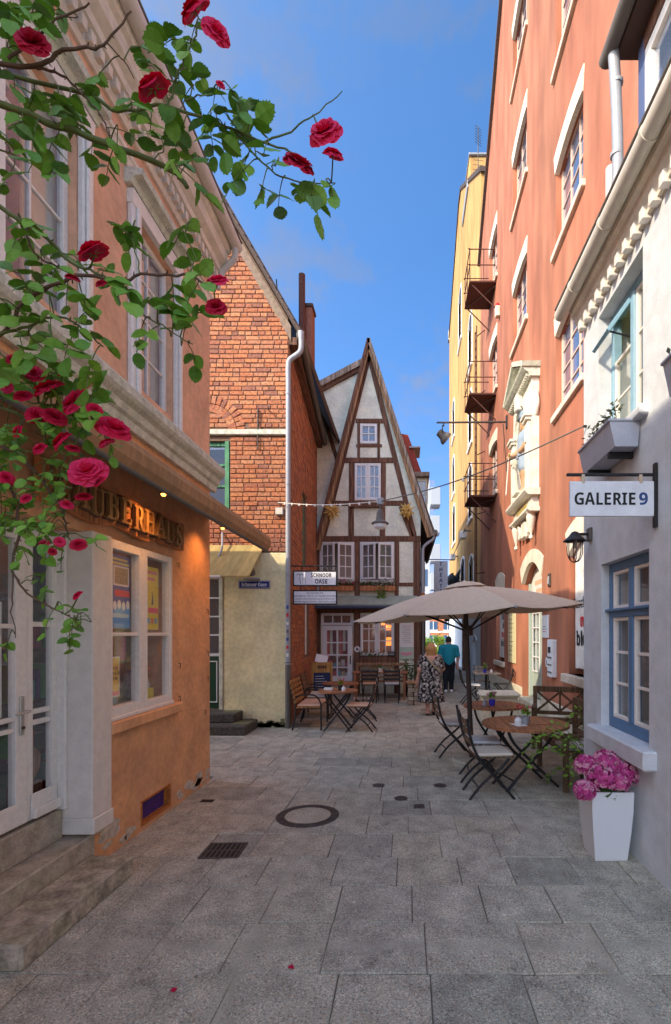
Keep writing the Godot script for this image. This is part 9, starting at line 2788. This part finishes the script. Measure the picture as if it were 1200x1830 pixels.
	var mb := [[V(0.09, 0.09, 0.0), V(0.09, 0.46, 0.01), 0.05, 0.07], [V(0.09, 0.46, 0.01), V(0.09, 0.86, 0.0), 0.07, 0.10], [V(-0.09, 0.09, 0.1), V(-0.09, 0.46, 0.07), 0.05, 0.07], [V(-0.09, 0.46, 0.07), V(-0.09, 0.86, 0.0), 0.07, 0.10],
		[V(0, 0.9, 0), V(0, 1.1, 0), 0.16, 0.165], [V(0, 1.1, 0), V(0, 1.30, 0), 0.165, 0.16], [V(-0.16, 1.36, 0), V(0.16, 1.36, 0), 0.08, 0.08], [V(0, 1.38, 0), V(0, 1.50, 0.01), 0.06, 0.055], [V(0, 1.54, 0.015), V(0, 1.60, 0.015), 0.088, 0.085],
		[V(0.22, 1.34, 0), V(0.27, 1.08, 0.0), 0.06, 0.05], [V(0.27, 1.08, 0), V(0.22, 0.92, 0.16), 0.048, 0.034], [V(0.22, 0.92, 0.16), V(0.2, 0.91, 0.24), 0.03, 0.03], [V(-0.22, 1.34, 0), V(-0.28, 1.08, 0.0), 0.06, 0.05], [V(-0.28, 1.08, 0), V(-0.27, 0.84, 0.08), 0.048, 0.034], [V(-0.27, 0.84, 0.08), V(-0.27, 0.76, 0.1), 0.03, 0.03]]
	for q in 4:
		mb.append([V(-0.27, 0.76, 0.08 + 0.016 * q), V(-0.265, 0.69, 0.085 + 0.016 * q), 0.009, 0.008])
		mb.append([V(0.2, 0.93 - 0.016 * q, 0.24), V(0.19, 0.93 - 0.016 * q, 0.31), 0.009, 0.008])
	obj("body", blob(mb, 0.018, 0.016), M.skin, m)
	obj("shirt", blob([[V(0, 0.93, 0), V(0, 1.1, 0), 0.185, 0.185], [V(0, 1.1, 0), V(0, 1.30, 0), 0.185, 0.18], [V(-0.17, 1.35, 0), V(0.17, 1.35, 0), 0.095, 0.095], [V(0.22, 1.34, 0), V(0.262, 1.12, 0.0), 0.085, 0.075], [V(-0.22, 1.34, 0), V(-0.272, 1.12, 0.0), 0.085, 0.075]], 0.02, 0.016), M.teal, m)
	obj("trousers", blob([[V(0.09, 0.1, 0.0), V(0.09, 0.46, 0.01), 0.065, 0.085], [V(0.09, 0.46, 0.01), V(0.08, 0.86, 0.0), 0.085, 0.12], [V(-0.09, 0.1, 0.1), V(-0.09, 0.46, 0.07), 0.065, 0.085], [V(-0.09, 0.46, 0.07), V(-0.08, 0.86, 0.0), 0.085, 0.12], [V(-0.04, 0.88, 0), V(0.04, 0.88, 0), 0.165, 0.165]], 0.02, 0.016), M.navy, m)
	obj("hair", blob([[V(0, 1.58, -0.005), V(0, 1.615, 0.0), 0.092, 0.085]], 0.015, 0.012), M.hair_dark, m)
	for s in [[0.09, 0.03], [-0.09, 0.13]]:
		obj("shoe", blob([[V(s[0], 0.045, s[1] - 0.1), V(s[0], 0.04, s[1] + 0.11), 0.05, 0.042]], 0.012, 0.014), M.shoe_white, m)

func make_wires() -> void:
	var a := V(-2.42, 4.26, -9.5)
	var mid := V(-0.39, 3.74, -7.43)
	var b := V(1.80, 3.90, -5.12)
	var c := thing("light_cable", "steel cable with tiny bulbs spanned across the street", "cable", Transform3D())
	var p1 := []
	var p2 := []
	for k in 13:
		var t := k / 12.0
		p1.append(a.lerp(mid, t) - V(0, 0.05 * sin(t * PI), 0))
		p2.append(mid.lerp(b, t) - V(0, 0.10 * sin(t * PI), 0))
	obj("cable", a_tube(p1, 0.008, 0.008, 5), M.gutter_white, c)
	obj("cable", a_tube(p2, 0.008, 0.008, 5), M.zinc_dark, c)
	for k in range(1, 12):
		obj("bulb", a_tube([p1[k] + V(0, 0.012, 0), p1[k] - V(0, 0.03, 0)], 0.012, 0.018, 6), M.white, c)
		if k % 3 == 0: obj("bulb", a_tube([p2[k] + V(0, 0.012, 0), p2[k] - V(0, 0.03, 0)], 0.012, 0.018, 6), M.white, c)
	obj("wall_hook", a_tube([a, a - V(0, 0, 0.1)], 0.014, 0.014, 6), M.zinc, c)
	obj("wall_hook", a_tube([b, b + V(0.05, 0, 0)], 0.014, 0.014, 6), M.iron, c)
	var l := thing("street_lantern", "grey bell shaped street lantern hanging from the cable", "lantern", Transform3D(Basis(), mid))
	obj("clamp", a_box(V(-0.05, -0.05, -0.03), V(0.05, 0.05, 0.03), 0.01), M.zinc, l)
	obj("link", a_tube([V(0, -0.04, 0), V(0, -0.10, 0)], 0.012, 0.012, 6), M.zinc_dark, l)
	var bell := MB.new()
	bell.lathe([Vector2(0.125, -0.335), Vector2(0.13, -0.325), Vector2(0.115, -0.31), Vector2(0.07, -0.285), Vector2(0.06, -0.26), Vector2(0.05, -0.16), Vector2(0.035, -0.12), Vector2(0.0, -0.10)], 22)
	obj("hood", bell, M.zinc_dark, l)
	var gl := MB.new()
	gl.lathe([Vector2(0.0, -0.41), Vector2(0.06, -0.405), Vector2(0.095, -0.385), Vector2(0.10, -0.335)], 22)
	obj("diffuser", gl, M.pot_white, l)

func _ready() -> void:
	rng.seed = 7
	make_light()
	make_materials()
	make_ground()
	make_orange_house()
	make_brick_house()
	make_timber_house()
	make_red_house()
	make_yellow_house()
	make_grey_house()
	make_far()
	make_shop_goods()
	make_furniture()
	make_parasol()
	make_plants()
	make_people()
	make_wires()
	make_rose()
